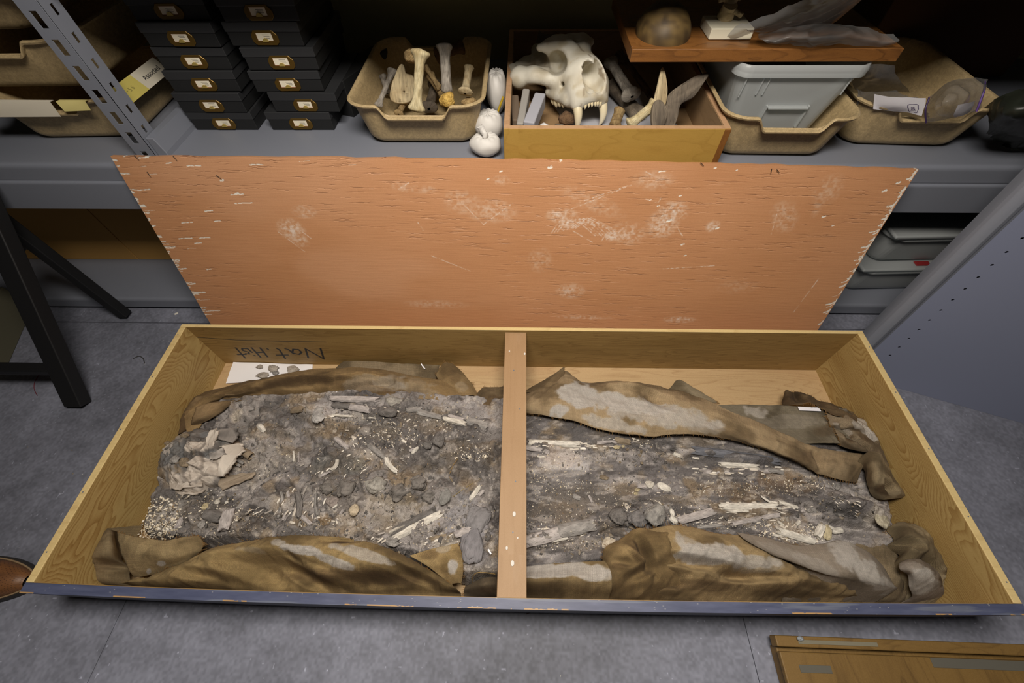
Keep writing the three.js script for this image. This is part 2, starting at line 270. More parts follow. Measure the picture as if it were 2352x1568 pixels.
// ------------------------------------------------------------------ the painted lid
{
  const LW = 2.05, LL = 0.672, TH = 0.011, lean = 0.2594, yaw = -0.024;
  // scuffs and chips as they lie on the lid: positions in its own frame, u along 0..1, v up 0..1
  const R = rng(77);
  const corner = { tl: [248, 354], tr: [2110, 385] };
  const lid = thing('crate_lid', 'orange painted plywood lid with chipped white edges leaning on the shelf', 'lid', [-0.046, 0, -0.0337], yaw);
  const q = new THREE.Quaternion().setFromAxisAngle(V(1, 0, 0), -lean);
  const toUV = (px, py) => {      // where a sight line meets the lid, in lid coordinates
    const d = ray(px, py).applyAxisAngle(V(0, 1, 0), -yaw), o = V(CAM.x + 0.046, CAM.y, CAM.z + 0.0337).applyAxisAngle(V(0, 1, 0), -yaw);
    const qi = q.clone().invert(); d.applyQuaternion(qi); o.applyQuaternion(qi); const t = -o.z / d.z; return [(o.x + d.x * t) / LW + 0.5, (o.y + d.y * t) / LL];
  };
  const W = 2048, H = 700, scuff = new Float32Array(W * H), chip = new Float32Array(W * H);
  const stroke = (arr, pts, wpx, amt) => {    // pts in pixels of the photograph's frame, measured on the lid
    const P = pts.map(([a, b]) => { const [u, v] = toUV(a, b); return [u * W, v * H]; });
    for (let i = 0; i < P.length - 1; i++) { const [ax, ay] = P[i], [bx, by] = P[i + 1], n = Math.ceil(Math.hypot(bx - ax, by - ay)) + 1;
      for (let s = 0; s <= n; s++) { const x = lerp(ax, bx, s / n), y = lerp(ay, by, s / n); for (let j = -Math.ceil(wpx); j <= wpx; j++) for (let k = -Math.ceil(wpx); k <= wpx; k++) { const X = Math.round(x + k), Y = Math.round(y + j), r = Math.hypot(k, j) / wpx; if (r <= 1 && X >= 0 && Y >= 0 && X < W && Y < H) arr[Y * W + X] = Math.max(arr[Y * W + X], amt * (1 - r * r) * (arr === scuff ? clamp(fbm(X / 6, Y / 6, 3) * 3.2 - 1.1) : 1)); } } }
  };
  const smudge = (px, py, rx, ry, amt, ang = 0) => {
    const [u, v] = toUV(px, py), cx = u * W, cy = v * H; const c = Math.cos(ang), s = Math.sin(ang);
    for (let y = Math.max(0, cy - 90 | 0); y < Math.min(H, cy + 90); y++) for (let x = Math.max(0, cx - 130 | 0); x < Math.min(W, cx + 130); x++) { const dx = (x - cx) * c + (y - cy) * s, dy = -(x - cx) * s + (y - cy) * c, r = (dx / rx) ** 2 + (dy / ry) ** 2; if (r < 1) { const n = fbm(x / 7 + px, y / 7, 4) * 2.4 - 0.75; scuff[y * W + x] = Math.max(scuff[y * W + x], Math.min(1, amt * 1.5) * (1 - r) * clamp(n)); } }
  };
  smudge(670, 530, 46, 42, 0.8); smudge(1440, 540, 60, 40, 0.5); smudge(1290, 500, 50, 26, 0.6); smudge(1520, 520, 50, 50, 0.6); smudge(1060, 470, 60, 40, 0.35); smudge(1240, 600, 40, 50, 0.3); smudge(1000, 700, 120, 20, 0.3); smudge(700, 490, 40, 24, 0.4); smudge(1900, 440, 40, 50, 0.3); smudge(690, 555, 30, 24, 0.6); smudge(1300, 515, 26, 20, 0.8); smudge(1405, 545, 30, 20, 0.7); smudge(1636, 523, 22, 22, 1); smudge(1545, 490, 46, 36, 0.7); smudge(1500, 420, 60, 30, 0.35); smudge(1310, 670, 50, 34, 0.5); smudge(1130, 490, 80, 40, 0.4); smudge(1360, 470, 110, 30, 0.28, -0.4); smudge(920, 435, 26, 22, 0.35); smudge(1800, 500, 40, 60, 0.35, 0.6); smudge(1560, 735, 60, 16, 0.6); smudge(1340, 730, 110, 12, 0.35); smudge(970, 440, 50, 14, 0.3); smudge(1880, 470, 16, 46, 0.25); smudge(1150, 420, 26, 16, 0.4); smudge(1690, 660, 70, 30, 0.15);
  for (let k = 0; k < 9; k++) stroke(scuff, [[1265 + k * 7, 540 - k * 1.5], [1285 + k * 9, 512 - k * 1], [1330 + k * 11, 515 + k * 2.5], [1366 + k * 8, 545 + k * 1]], 2.2, 0.7 + 0.3 * R());
  for (const p of [[[1378, 560], [1392, 540], [1425, 536], [1432, 552]], [[1388, 556], [1404, 545], [1424, 548]], [[1560, 470], [1545, 510], [1566, 545]], [[1482, 462], [1510, 470], [1520, 455]], [[640, 535], [700, 580]], [[655, 505], [715, 550]], [[1260, 505], [1450, 430]], [[1330, 470], [1440, 432]], [[960, 515], [972, 532]], [[1290, 520], [1360, 560]], [[1790, 470], [1770, 540]], [[1070, 480], [1110, 520]], [[990, 590], [1080, 625]], [[1480, 400], [1500, 410]], [[1520, 620], [1640, 612]], [[1110, 520], [1180, 470]], [[915, 440], [940, 425]], [[1880, 640], [1820, 720]]]) stroke(scuff, p, 1.8, 0.95);
  const spots = [[1535, 512, 9], [1560, 455, 5], [1492, 464, 4], [1510, 478, 5], [1520, 500, 4], [1566, 565, 6], [1572, 590, 5], [1645, 528, 6], [1262, 392, 8], [1285, 378, 6], [1150, 400, 5], [1120, 418, 4], [1640, 392, 4], [1690, 395, 3], [2062, 421, 7], [2030, 440, 8], [545, 448, 6], [510, 418, 6], [1912, 520, 5], [1890, 500, 6]];
  for (const [x, y, r] of spots) stroke(chip, [[x - r * 0.4, y], [x + r * 0.6, y - r * 0.3]], r * 0.45, 1);
  for (const [x, y, l] of [[290, 360, 14], [330, 364, 22], [356, 357, 16], [415, 357, 26], [446, 384, 30], [388, 378, 14], [352, 402, 18], [330, 384, 12], [470, 360, 20], [620, 358, 60], [780, 355, 40], [990, 357, 60], [700, 376, 24], [560, 360, 40], [860, 358, 30], [1100, 358, 40], [1060, 362, 26], [590, 383, 30], [810, 384, 16], [1270, 362, 40], [1330, 366, 40], [1450, 370, 44], [1600, 374, 50], [1760, 378, 60], [1900, 382, 50], [480, 487, 18], [500, 510, 14], [430, 513, 24], [545, 450, 30], [426, 549, 30], [470, 548, 24], [455, 560, 16], [440, 572, 20], [560, 470, 40], [480, 620, 10], [470, 690, 24], [490, 715, 30], [1480, 372, 20], [1520, 400, 16]]) stroke(chip, [[x - l / 2, y], [x - l / 5, y - 1], [x + l / 2, y - 1.5]], 1.0 + R() * 1.2, 1);
  // ragged chips along the two sloping edges
  const e0 = [[252, 362], [476, 738]], e1 = [[2106, 388], [1884, 748]];
  for (let k = 0; k < 46; k++) { const a = Math.pow(R(), 0.9), x = lerp(e0[0][0], e0[1][0], a), y = lerp(e0[0][1], e0[1][1], a), l = 6 + R() * R() * 46; stroke(chip, [[x + 2, y], [x + l * 0.5, y + R() * 3], [x + l, y + 1]], 1.1 + R() * 1.8 * (R() < 0.3 ? 2.2 : 1), 1); }
  for (let k = 0; k < 60; k++) { const a = R(), x = lerp(e1[0][0], e1[1][0], a), y = lerp(e1[0][1], e1[1][1], a), l = 4 + R() * R() * 22; stroke(chip, [[x - 1, y], [x - l * 0.5, y + 5], [x - l, y + 7]], 1.1 + R() * 2.2, 1); }
  const cracks = new Float32Array(W * H);
  for (let k = 0; k < 1500; k++) { const u = R(), v = R(); const dens = fbm(u * 5 + 2, v * 3 + 5, 3) + (v > 0.6 ? 0.12 : 0) + (u < 0.4 ? 0.08 : 0) - (u > 0.75 && v < 0.6 ? 0.1 : 0); if (dens < 0.5) continue; const l = 14 + R() * 80; let y = v * H, x = u * W; const sl = (R() - 0.5) * 0.12; const amt = 0.35 + R() * 0.65;
    for (let s = 0; s < l; s++) { const X = Math.round(x + s), Y = Math.round(y + s * sl + Math.sin(s * 0.2 + k) * 0.7); if (X >= 0 && X < W && Y >= 0 && Y < H) cracks[Y * W + X] = amt * Math.sin(Math.PI * s / l); } }
  const lidTex = texture(W, H, (u, v, x, y) => {
    const i = y * W + x; let k = mixc([200, 147, 107], [188, 134, 92], fbm(u * 9, v * 5, 4));
    const g = vnoise(u * 40, v * 330); k = mixc(k, [178, 122, 84], clamp((g - 0.55) * 0.5));
    k = mixc(k, [212, 164, 130], smooth(0.55, 0.7, fbm(u * 3 + 7, v * 2, 3)) * 0.35);
    k = mixc(k, [132, 82, 52], cracks[i] * 0.75);
    if (i + W < W * H) k = mixc(k, [232, 188, 152], cracks[i + W] * 0.55);
    k = mixc(k, [228, 212, 200], clamp(scuff[i]) * 0.9);
    const n = (hash2(x, y) - 0.5) * 9; if (chip[i] > 0.3 && fbm(x * 0.22, y * 0.5, 2) > 0.3) k = mixc(k, [236, 232, 222], 0.95);
    return [k[0] + n, k[1] + n, k[2] + n];
  });
  const lidBump = texture(W, H, (u, v, x, y) => { const i = y * W + x; return 150 - cracks[i] * 110 - (chip[i] > 0.25 ? 40 : 0) + (vnoise(u * 40, v * 330) - 0.5) * 26 + (fbm(u * 30, v * 12, 3) - 0.5) * 30; }, { srgb: false });
  for (const t of [lidTex, lidBump]) t.wrapS = t.wrapT = THREE.ClampToEdgeWrapping;
  M.lidPaint = std({ map: lidTex, bumpMap: lidBump, bumpScale: 0.0024, roughness: 0.5 });
  const g = new THREE.BoxGeometry(LW, LL, TH, 60, 12, 1), p = g.attributes.position, uv = g.attributes.uv;
  const rr = (u, s) => (fbm(u * 40 + s, s * 3, 4) - 0.5) * 0.006;
  for (let i = 0; i < p.count; i++) {
    let x = p.getX(i), y = p.getY(i); uv.setXY(i, x / LW + 0.5, y / LL + 0.5);
    const top = y / LL + 0.5; y += top * (0.007 * (1 - (2 * x / LW) ** 2) + 0);          // the lid's top edge is cut with a slight crown
    if (Math.abs(y) > LL * 0.45 && y > 0) y += rr(x, 1); if (Math.abs(x) > LW * 0.49) x += rr(y * 3, 7);
    p.setXYZ(i, x, y, p.getZ(i));
  }
  g.translate(0, LL / 2, -TH / 2); g.applyQuaternion(q); g.computeVertexNormals();
  mesh('painted_panel', g, M.lidPaint, lid);
  // a few bent nail points
  for (const [x, y, a] of [[404, 362, 0.4], [1612, 376, 0.9], [1770, 392, 0.2], [1786, 392, 0.9], [344, 399, 0.2], [316, 361, 0.5], [504, 405, 0.8]]) { const [u, v] = toUV(x, y), c = new THREE.CylinderGeometry(0.0009, 0.0005, 0.013, 6); c.rotateZ(a); c.translate((u - 0.5) * LW, v * LL, 0.004); c.applyQuaternion(q); mesh('nail_point', c, std({ color: 0x2a2522, roughness: 0.5 }), lid); }
}
// ------------------------------------------------------------------ the block of clay with the bones
const insidePoly = (P, x, z) => { let c = false; for (let i = 0, j = P.length - 1; i < P.length; j = i++) if ((P[i][1] > z) !== (P[j][1] > z) && x < (P[j][0] - P[i][0]) * (z - P[i][1]) / (P[j][1] - P[i][1]) + P[i][0]) c = !c; return c; };
const distPoly = (P, x, z) => { let d = 1e9; for (let i = 0, j = P.length - 1; i < P.length; j = i++) { const ax = P[j][0], az = P[j][1], bx = P[i][0] - ax, bz = P[i][1] - az, t = clamp(((x - ax) * bx + (z - az) * bz) / (bx * bx + bz * bz)); d = Math.min(d, Math.hypot(x - ax - bx * t, z - az - bz * t)); } return insidePoly(P, x, z) ? d : -d; };
const SOIL = 0.11;
const soilPoly = [[470, 905], [600, 890], [900, 880], [1180, 900], [1400, 925], [1640, 931], [1890, 936], [1985, 990], [2050, 1080], [2084, 1160], [2088, 1215], [2075, 1290], [1900, 1290], [1500, 1285], [1240, 1335], [1080, 1345], [960, 1295], [700, 1258], [420, 1258], [300, 1232], [320, 1170], [345, 1100], [360, 1020], [430, 960]].map(([x, y]) => { const p = at(x, y, SOIL); return [p.x, p.z]; });
const sp_ = (px, py, h = SOIL) => at(px, py, h);
// mounds: pixel centre, half-length and half-width in mm, height in mm, turn
const mounds = [
  [870, 1110, 60, 36, 22, 0.1], [800, 1118, 40, 32, 18, 0], [940, 1120, 46, 38, 22, 0.2], [745, 1125, 32, 26, 13, 0], [1010, 1130, 40, 36, 14, 0], [1060, 1110, 40, 40, 12, 0],
  [1005, 1015, 26, 34, 22, 0], [975, 1025, 22, 20, 13, 0], [1090, 1010, 44, 44, 16, 0], [1110, 1050, 30, 34, 14, 0], [1095, 1210, 44, 60, 22, 0], [1080, 1285, 40, 30, 12, 0],
  [740, 1000, 60, 26, 14, 0.3], [700, 945, 36, 22, 20, 0], [740, 960, 40, 26, 18, 0.2], [880, 950, 60, 22, 12, 0.1], [640, 1010, 30, 40, 12, 0], [780, 1050, 70, 20, 14, 0.5], [900, 1050, 60, 16, 12, 0.6],
  [555, 1180, 70, 18, 16, -0.8], [600, 1130, 50, 14, 16, -0.9], [660, 1165, 20, 46, 14, 0.2], [700, 1165, 14, 44, 12, 0.1], [540, 1215, 44, 22, 14, 0], [610, 1200, 30, 26, 10, 0], [430, 1160, 50, 24, 10, 0.2],
  [980, 1215, 80, 26, 16, -0.5], [1010, 1250, 60, 16, 12, -0.5], [880, 1215, 50, 34, 6, 0], [760, 1225, 60, 20, 8, 0.1],
  [1440, 1180, 40, 26, 22, 0], [1490, 1175, 46, 34, 26, 0], [1520, 1190, 30, 26, 20, 0], [1350, 1210, 60, 18, 18, -0.15], [1280, 1228, 70, 18, 20, -0.12], [1230, 1240, 50, 20, 18, 0],
  [1270, 1022, 80, 14, 16, 0.06], [1420, 1030, 80, 20, 12, 0.08], [1480, 1050, 60, 26, 14, 0.1], [1700, 1050, 110, 14, 20, 0.12], [1600, 1035, 60, 14, 18, 0.12], [1700, 1082, 90, 12, 12, 0.05], [1840, 1085, 50, 18, 12, 0.2],
  [1570, 1120, 26, 16, 10, 0], [1930, 1150, 100, 30, 30, 0.45], [1990, 1175, 60, 22, 30, 0.4], [1860, 1150, 70, 20, 22, 0.3], [1950, 1195, 80, 12, 22, 0.2], [1640, 1178, 90, 14, 12, -0.15], [1780, 1170, 90, 16, 14, 0], [1700, 1200, 80, 10, 10, -0.12],
].map(([x, y, a, b, h, t]) => { const p = sp_(x, y); return [p.x, p.z, a / 1000, b / 1000, h / 1000, Math.cos(t), Math.sin(t)]; });
const pits = [[515, 1150, 16, 12, 12], [465, 1128, 20, 10, 12], [722, 1185, 14, 22, 12], [760, 1190, 16, 14, 10], [1130, 1080, 20, 60, 20], [1430, 1215, 50, 14, 14], [1610, 1130, 16, 10, 8], [1125, 1180, 16, 40, 14]].map(([x, y, a, b, h]) => { const p = sp_(x, y); return [p.x, p.z, a / 1000, b / 1000, h / 1000]; });
const xMid = sp_(1175, 1100).x;
function soilHeight(x, z) {
  const left = smooth(xMid + 0.03, xMid - 0.03, x), d = distPoly(soilPoly, x + (fbm(x * 30, z * 30, 2) - 0.5) * 0.012, z);
  const e = smooth(-0.004, 0.03, d);
  let h = lerp(SOIL - 0.012, SOIL, left) + (fbm(x * 7, z * 9, 3) - 0.5) * 0.034;
  const streak = (fbm(x * 12, z * 60, 3) - 0.5) * 0.012;
  const lump = (1 - Math.abs(2 * fbm(x * 26 + 3, z * 26, 3) - 1)) * 0.014 + (fbm(x * 60, z * 60, 3) - 0.5) * 0.024 - smooth(0.06, 0.0, Math.abs(fbm(x * 20 + 9, z * 22 + 4, 4) - 0.5)) * 0.004;
  h += lerp(streak + (fbm(x * 45, z * 70, 4) - 0.5) * 0.014, lump - 0.004, left);
  for (const [mx, mz, a, b, mh, c, s] of mounds) {
    const dx = x - mx, dz = z - mz; if (dx * dx + dz * dz > 0.03) continue;
    const u = (dx * c + dz * s) / a, v = (-dx * s + dz * c) / b, r = u * u + v * v + (fbm(x * 70, z * 70, 2) - 0.5) * 0.5; if (r < 1) h += mh * Math.pow(1 - Math.max(0, r), 0.7);
  }
  for (const [mx, mz, a, b, mh] of pits) { const u = (x - mx) / a, v = (z - mz) / b, r = u * u + v * v; if (r < 1) h -= mh * (1 - r); }
  return lerp(BOT + 0.014, h, e) + (1 - e) * (fbm(x * 20, z * 20, 2) - 0.5) * 0.006;
}
const onSoil = (px, py, lift = 0) => { let p = at(px, py, SOIL); for (let i = 0; i < 3; i++) p = at(px, py, soilHeight(p.x, p.z)); p.y += lift; return p; };
// patches of colour the clay and bone dust really have: pixel centre, radii (px), colour, strength, turn
const patches = [
  [1300, 1075, 70, 50, [186, 184, 182], 0.75, 0], [1290, 1050, 60, 30, [178, 164, 152], 0.6, 0], [1250, 1100, 70, 40, [140, 136, 134], 0.5, 0], [1510, 1170, 60, 30, [176, 172, 166], 0.65, 0], [1470, 1180, 50, 30, [130, 128, 130], 0.4, 0],
  [375, 1195, 36, 50, [200, 196, 184], 0.85, 0.2], [340, 1215, 40, 34, [190, 180, 160], 0.6, 0], [730, 955, 28, 40, [160, 154, 150], 0.7, 0], [690, 940, 40, 18, [150, 140, 124], 0.5, 0], [545, 955, 20, 18, [176, 166, 148], 0.8, 0],
  [840, 1040, 60, 14, [160, 152, 140], 0.7, 0.2], [870, 985, 60, 24, [154, 142, 122], 0.6, 0], [970, 970, 80, 26, [132, 118, 98], 0.7, 0.2], [1000, 985, 50, 20, [140, 124, 102], 0.6, 0], [950, 1060, 40, 24, [132, 124, 116], 0.5, 0],
  [920, 1165, 80, 30, [122, 108, 84], 0.6, 0.1], [900, 1180, 60, 40, [116, 104, 84], 0.6, 0], [800, 1065, 50, 26, [104, 104, 98], 0.6, 0], [740, 1065, 30, 26, [108, 112, 106], 0.6, 0], [840, 960, 50, 14, [112, 106, 92], 0.5, 0],
  [1070, 1190, 50, 60, [118, 118, 122], 0.6, 0], [1095, 1225, 44, 60, [124, 124, 130], 0.6, 0], [1040, 1245, 60, 16, [140, 130, 112], 0.6, -0.3], [930, 1175, 40, 16, [150, 146, 144], 0.5, 0.2], [880, 1170, 30, 12, [158, 152, 146], 0.5, 0.3],
  [480, 1180, 60, 40, [112, 100, 82], 0.5, 0], [610, 1060, 60, 60, [104, 98, 88], 0.5, 0], [560, 990, 40, 30, [108, 104, 98], 0.5, 0], [640, 985, 60, 20, [92, 88, 84], 0.6, 0], [600, 1000, 30, 14, [150, 146, 140], 0.4, 0],
  [1700, 1130, 120, 22, [96, 80, 62], 0.6, 0.1], [1800, 1110, 80, 26, [104, 82, 58], 0.5, 0.1], [1560, 1150, 80, 12, [112, 98, 78], 0.5, 0], [1350, 1140, 120, 30, [110, 100, 86], 0.5, 0], [1290, 1180, 80, 26, [106, 92, 74], 0.5, 0], [1330, 1250, 80, 14, [104, 92, 78], 0.5, 0],
  [1700, 1050, 100, 10, [116, 118, 124], 0.6, 0.12], [2010, 1185, 30, 26, [170, 162, 146], 0.6, 0.4], [1980, 1150, 60, 14, [134, 128, 122], 0.5, 0.5], [1950, 1160, 80, 24, [76, 74, 72], 0.6, 0.4], [1760, 940, 60, 14, [150, 142, 132], 0.5, 0], [1720, 960, 120, 30, [122, 110, 92], 0.85, 0.05], [1850, 955, 110, 40, [118, 104, 84], 0.8, 0],
  [740, 985, 60, 26, [104, 92, 74], 0.5, 0], [800, 990, 60, 22, [108, 94, 74], 0.6, 0], [760, 1205, 60, 14, [112, 104, 90], 0.4, 0], [690, 1190, 30, 20, [120, 96, 64], 0.5, 0], [745, 1193, 24, 14, [126, 98, 60], 0.6, 0], [1110, 1330, 50, 20, [88, 80, 66], 0.6, 0],
].map(([x, y, a, b, c, m, t]) => { const p = onSoil(x, y); return [p.x, p.z, a * 0.00098, b * 0.00118, c, m, Math.cos(t), Math.sin(t)]; });
const toLin = (c) => c.map(v => { v /= 255; return v <= 0.04045 ? v / 12.92 : Math.pow((v + 0.055) / 1.055, 2.4); });
{
  const NX = 1040, NZ = 300, X0 = -1.028, X1 = 1.028, Z0 = 0.118, Z1 = 0.69;
  const pos = new Float32Array(NX * NZ * 3), col = new Float32Array(NX * NZ * 3), uv = new Float32Array(NX * NZ * 2), idx = [];
  for (let j = 0; j < NZ; j++) for (let i = 0; i < NX; i++) {
    const x = lerp(X0, X1, i / (NX - 1)), z = lerp(Z0, Z1, j / (NZ - 1)), k = j * NX + i, h = soilHeight(x, z);
    pos.set([x, h, z], k * 3); uv.set([x * 5, z * 5], k * 2);
    const left = smooth(xMid + 0.03, xMid - 0.03, x);
    let c = mixc(mixc([96, 92, 90], [114, 109, 104], left), [142, 137, 133], smooth(0.45, 0.7, fbm(x * 9 + 3, z * lerp(30, 12, left), 4)));
    c = mixc(c, [126, 108, 82], smooth(0.5, 0.68, fbm(x * 16 + 41, z * 20 + 7, 4)) * 0.65);
    c = mixc(c, [66, 62, 60], smooth(0.5, 0.7, fbm(x * 22 + 11, z * lerp(60, 26, left) + 3, 4)) * 0.7);
    for (const [mx, mz, a, b, pc, m, cs, sn] of patches) { const dx = x - mx, dz = z - mz; if (dx * dx + dz * dz > 0.03) continue; const u = (dx * cs + dz * sn) / a, v = (-dx * sn + dz * cs) / b, r = u * u + v * v; if (r < 1.4) c = mixc(c, pc, m * smooth(1.25, 0.35, r + (fbm(x * 55, z * 55, 3) - 0.5) * 1.7)); }
    const pale = fbm(x * 70 + 1, z * lerp(130, 80, left), 3), cl = fbm(x * 8 + 77, z * 10, 3);
    c = mixc(c, [176, 168, 154], smooth(0.70, 0.82, pale + (cl - 0.5) * 0.45) * 0.6);
    c = mixc(c, [196, 176, 130], hash2(i * 3 + 1, j * 7) > 0.9965 ? 0.8 : 0);
    const n = 0.86 + 0.28 * hash2(i, j); const big = fbm(x * 5.5 + 31, z * lerp(14, 8, left) + 17, 3); c = mixc(c, [70, 67, 65], smooth(0.52, 0.36, big) * 0.55); c = mixc(c, [150, 145, 140], smooth(0.55, 0.68, big) * 0.4); const pk = smooth(0.56, 0.7, fbm(x * 34 + 8, z * lerp(90, 40, left) + 2, 4)); c = mixc(c, [176, 170, 162], pk * 0.45); c = [c[0] * 1.1, c[1] * 1.095, c[2] * 1.11]; const L = toLin(c); col.set([L[0] * n, L[1] * n, L[2] * n], k * 3);
  }
  for (let j = 0; j < NZ - 1; j++) for (let i = 0; i < NX - 1; i++) { const a = j * NX + i; idx.push(a, a + NX, a + 1, a + 1, a + NX, a + NX + 1); }
  // skirt down to the crate's bottom so that the block is solid
  const ring = []; for (let i = 0; i < NX; i++) ring.push(i); for (let j = 1; j < NZ; j++) ring.push(j * NX + NX - 1); for (let i = NX - 2; i >= 0; i--) ring.push((NZ - 1) * NX + i); for (let j = NZ - 2; j > 0; j--) ring.push(j * NX);
  const P2 = [...pos], C2 = [...col], U2 = [...uv]; const base = NX * NZ; ring.forEach((k) => { P2.push(pos[k * 3], BOT + 0.001, pos[k * 3 + 2]); C2.push(col[k * 3], col[k * 3 + 1], col[k * 3 + 2]); U2.push(uv[k * 2], uv[k * 2 + 1]); });
  ring.forEach((k, n) => { const m = (n + 1) % ring.length; idx.push(k, ring[m], base + n, ring[m], base + m, base + n); });
  // keep only the cells of the block itself (and its low feather)
  const keep = []; for (let t = 0; t < idx.length; t += 3) { const a = idx[t], b = idx[t + 1], c = idx[t + 2]; const hmax = Math.max(P2[a * 3 + 1], P2[b * 3 + 1], P2[c * 3 + 1]); if (hmax > BOT + 0.0185 || a >= base || b >= base || c >= base) keep.push(a, b, c); }
  const g = new THREE.BufferGeometry(); g.setAttribute('position', new THREE.Float32BufferAttribute(P2, 3)); g.setAttribute('color', new THREE.Float32BufferAttribute(C2, 3)); g.setAttribute('uv', new THREE.Float32BufferAttribute(U2, 2)); g.setIndex(keep.filter((v, i, A) => { const t = i - i % 3; return !(A[t] >= base || A[t + 1] >= base || A[t + 2] >= base); })); g.computeVertexNormals();
  const grit = texture(512, 512, (u, v) => 128 + (tfbm(u, v, 16, 16, 5, 3) - 0.5) * 150 + (tnoise(u, v, 200, 200, 8) - 0.5) * 50, { srgb: false });
  M.soil = std({ vertexColors: true, bumpMap: grit, bumpScale: 0.006, roughness: 0.85 });
  tag(mesh('clay_block', g, M.soil), 'dark grey lumpy clay block holding crushed bones inside the crate', 'clay', null, 'stuff');
}
// ------------------------------------------------------------------ burlap
const weave = texture(512, 512, (u, v) => {
  const n = 32, a = u * n, b = v * n, i = Math.floor(a), j = Math.floor(b), fx = a - i - 0.5, fy = b - j - 0.5, over = (i + j) % 2 === 0;
  const wx = 0.40 + 0.12 * hash2(i, 91), wy = 0.40 + 0.12 * hash2(j, 17), ix = Math.abs(fx) < wx, iy = Math.abs(fy) < wy; let k = 128;
  const vx = 236 * (0.94 + 0.1 * hash2(i, 5)) * (1 - 1.1 * fx * fx), vy = 236 * (0.94 + 0.1 * hash2(j, 7)) * (1 - 1.1 * fy * fy);
  if (ix && iy) k = over ? vx * (1 - 0.5 * fy * fy) : vy * (1 - 0.5 * fx * fx); else if (ix) k = vx * 0.8; else if (iy) k = vy * 0.8;
  return k * (0.85 + 0.3 * tnoise(u, v, 170, 170, 3)) + (tnoise(u, v, 8, 8, 4) - 0.5) * 14;
}, {});
M.burlap = std({ vertexColors: true, map: weave, bumpMap: weave, bumpScale: 0.0009, roughness: 0.95 });
M.thread = std({ color: 0x8a683a, roughness: 0.9 });
function cr(p0, p1, p2, p3, t) { const t2 = t * t, t3 = t2 * t; return 0.5 * ((2 * p1) + (-p0 + p2) * t + (2 * p0 - 5 * p1 + 4 * p2 - p3) * t2 + (-p0 + 3 * p1 - 3 * p2 + p3) * t3); }
function crVec(list, t) { const n = list.length - 1, i = Math.min(n - 1, Math.floor(t * n)), f = t * n - i, g = (k) => list[clamp(k, 0, n)]; return V(...['x', 'y', 'z'].map(c => cr(g(i - 1)[c], g(i)[c], g(i + 1)[c], g(i + 2)[c], f))); }
function tubeOf(pts, r, seg = 12, rad = 5) { return new THREE.TubeGeometry(new THREE.CatmullRomCurve3(pts), seg, r, rad, false); }
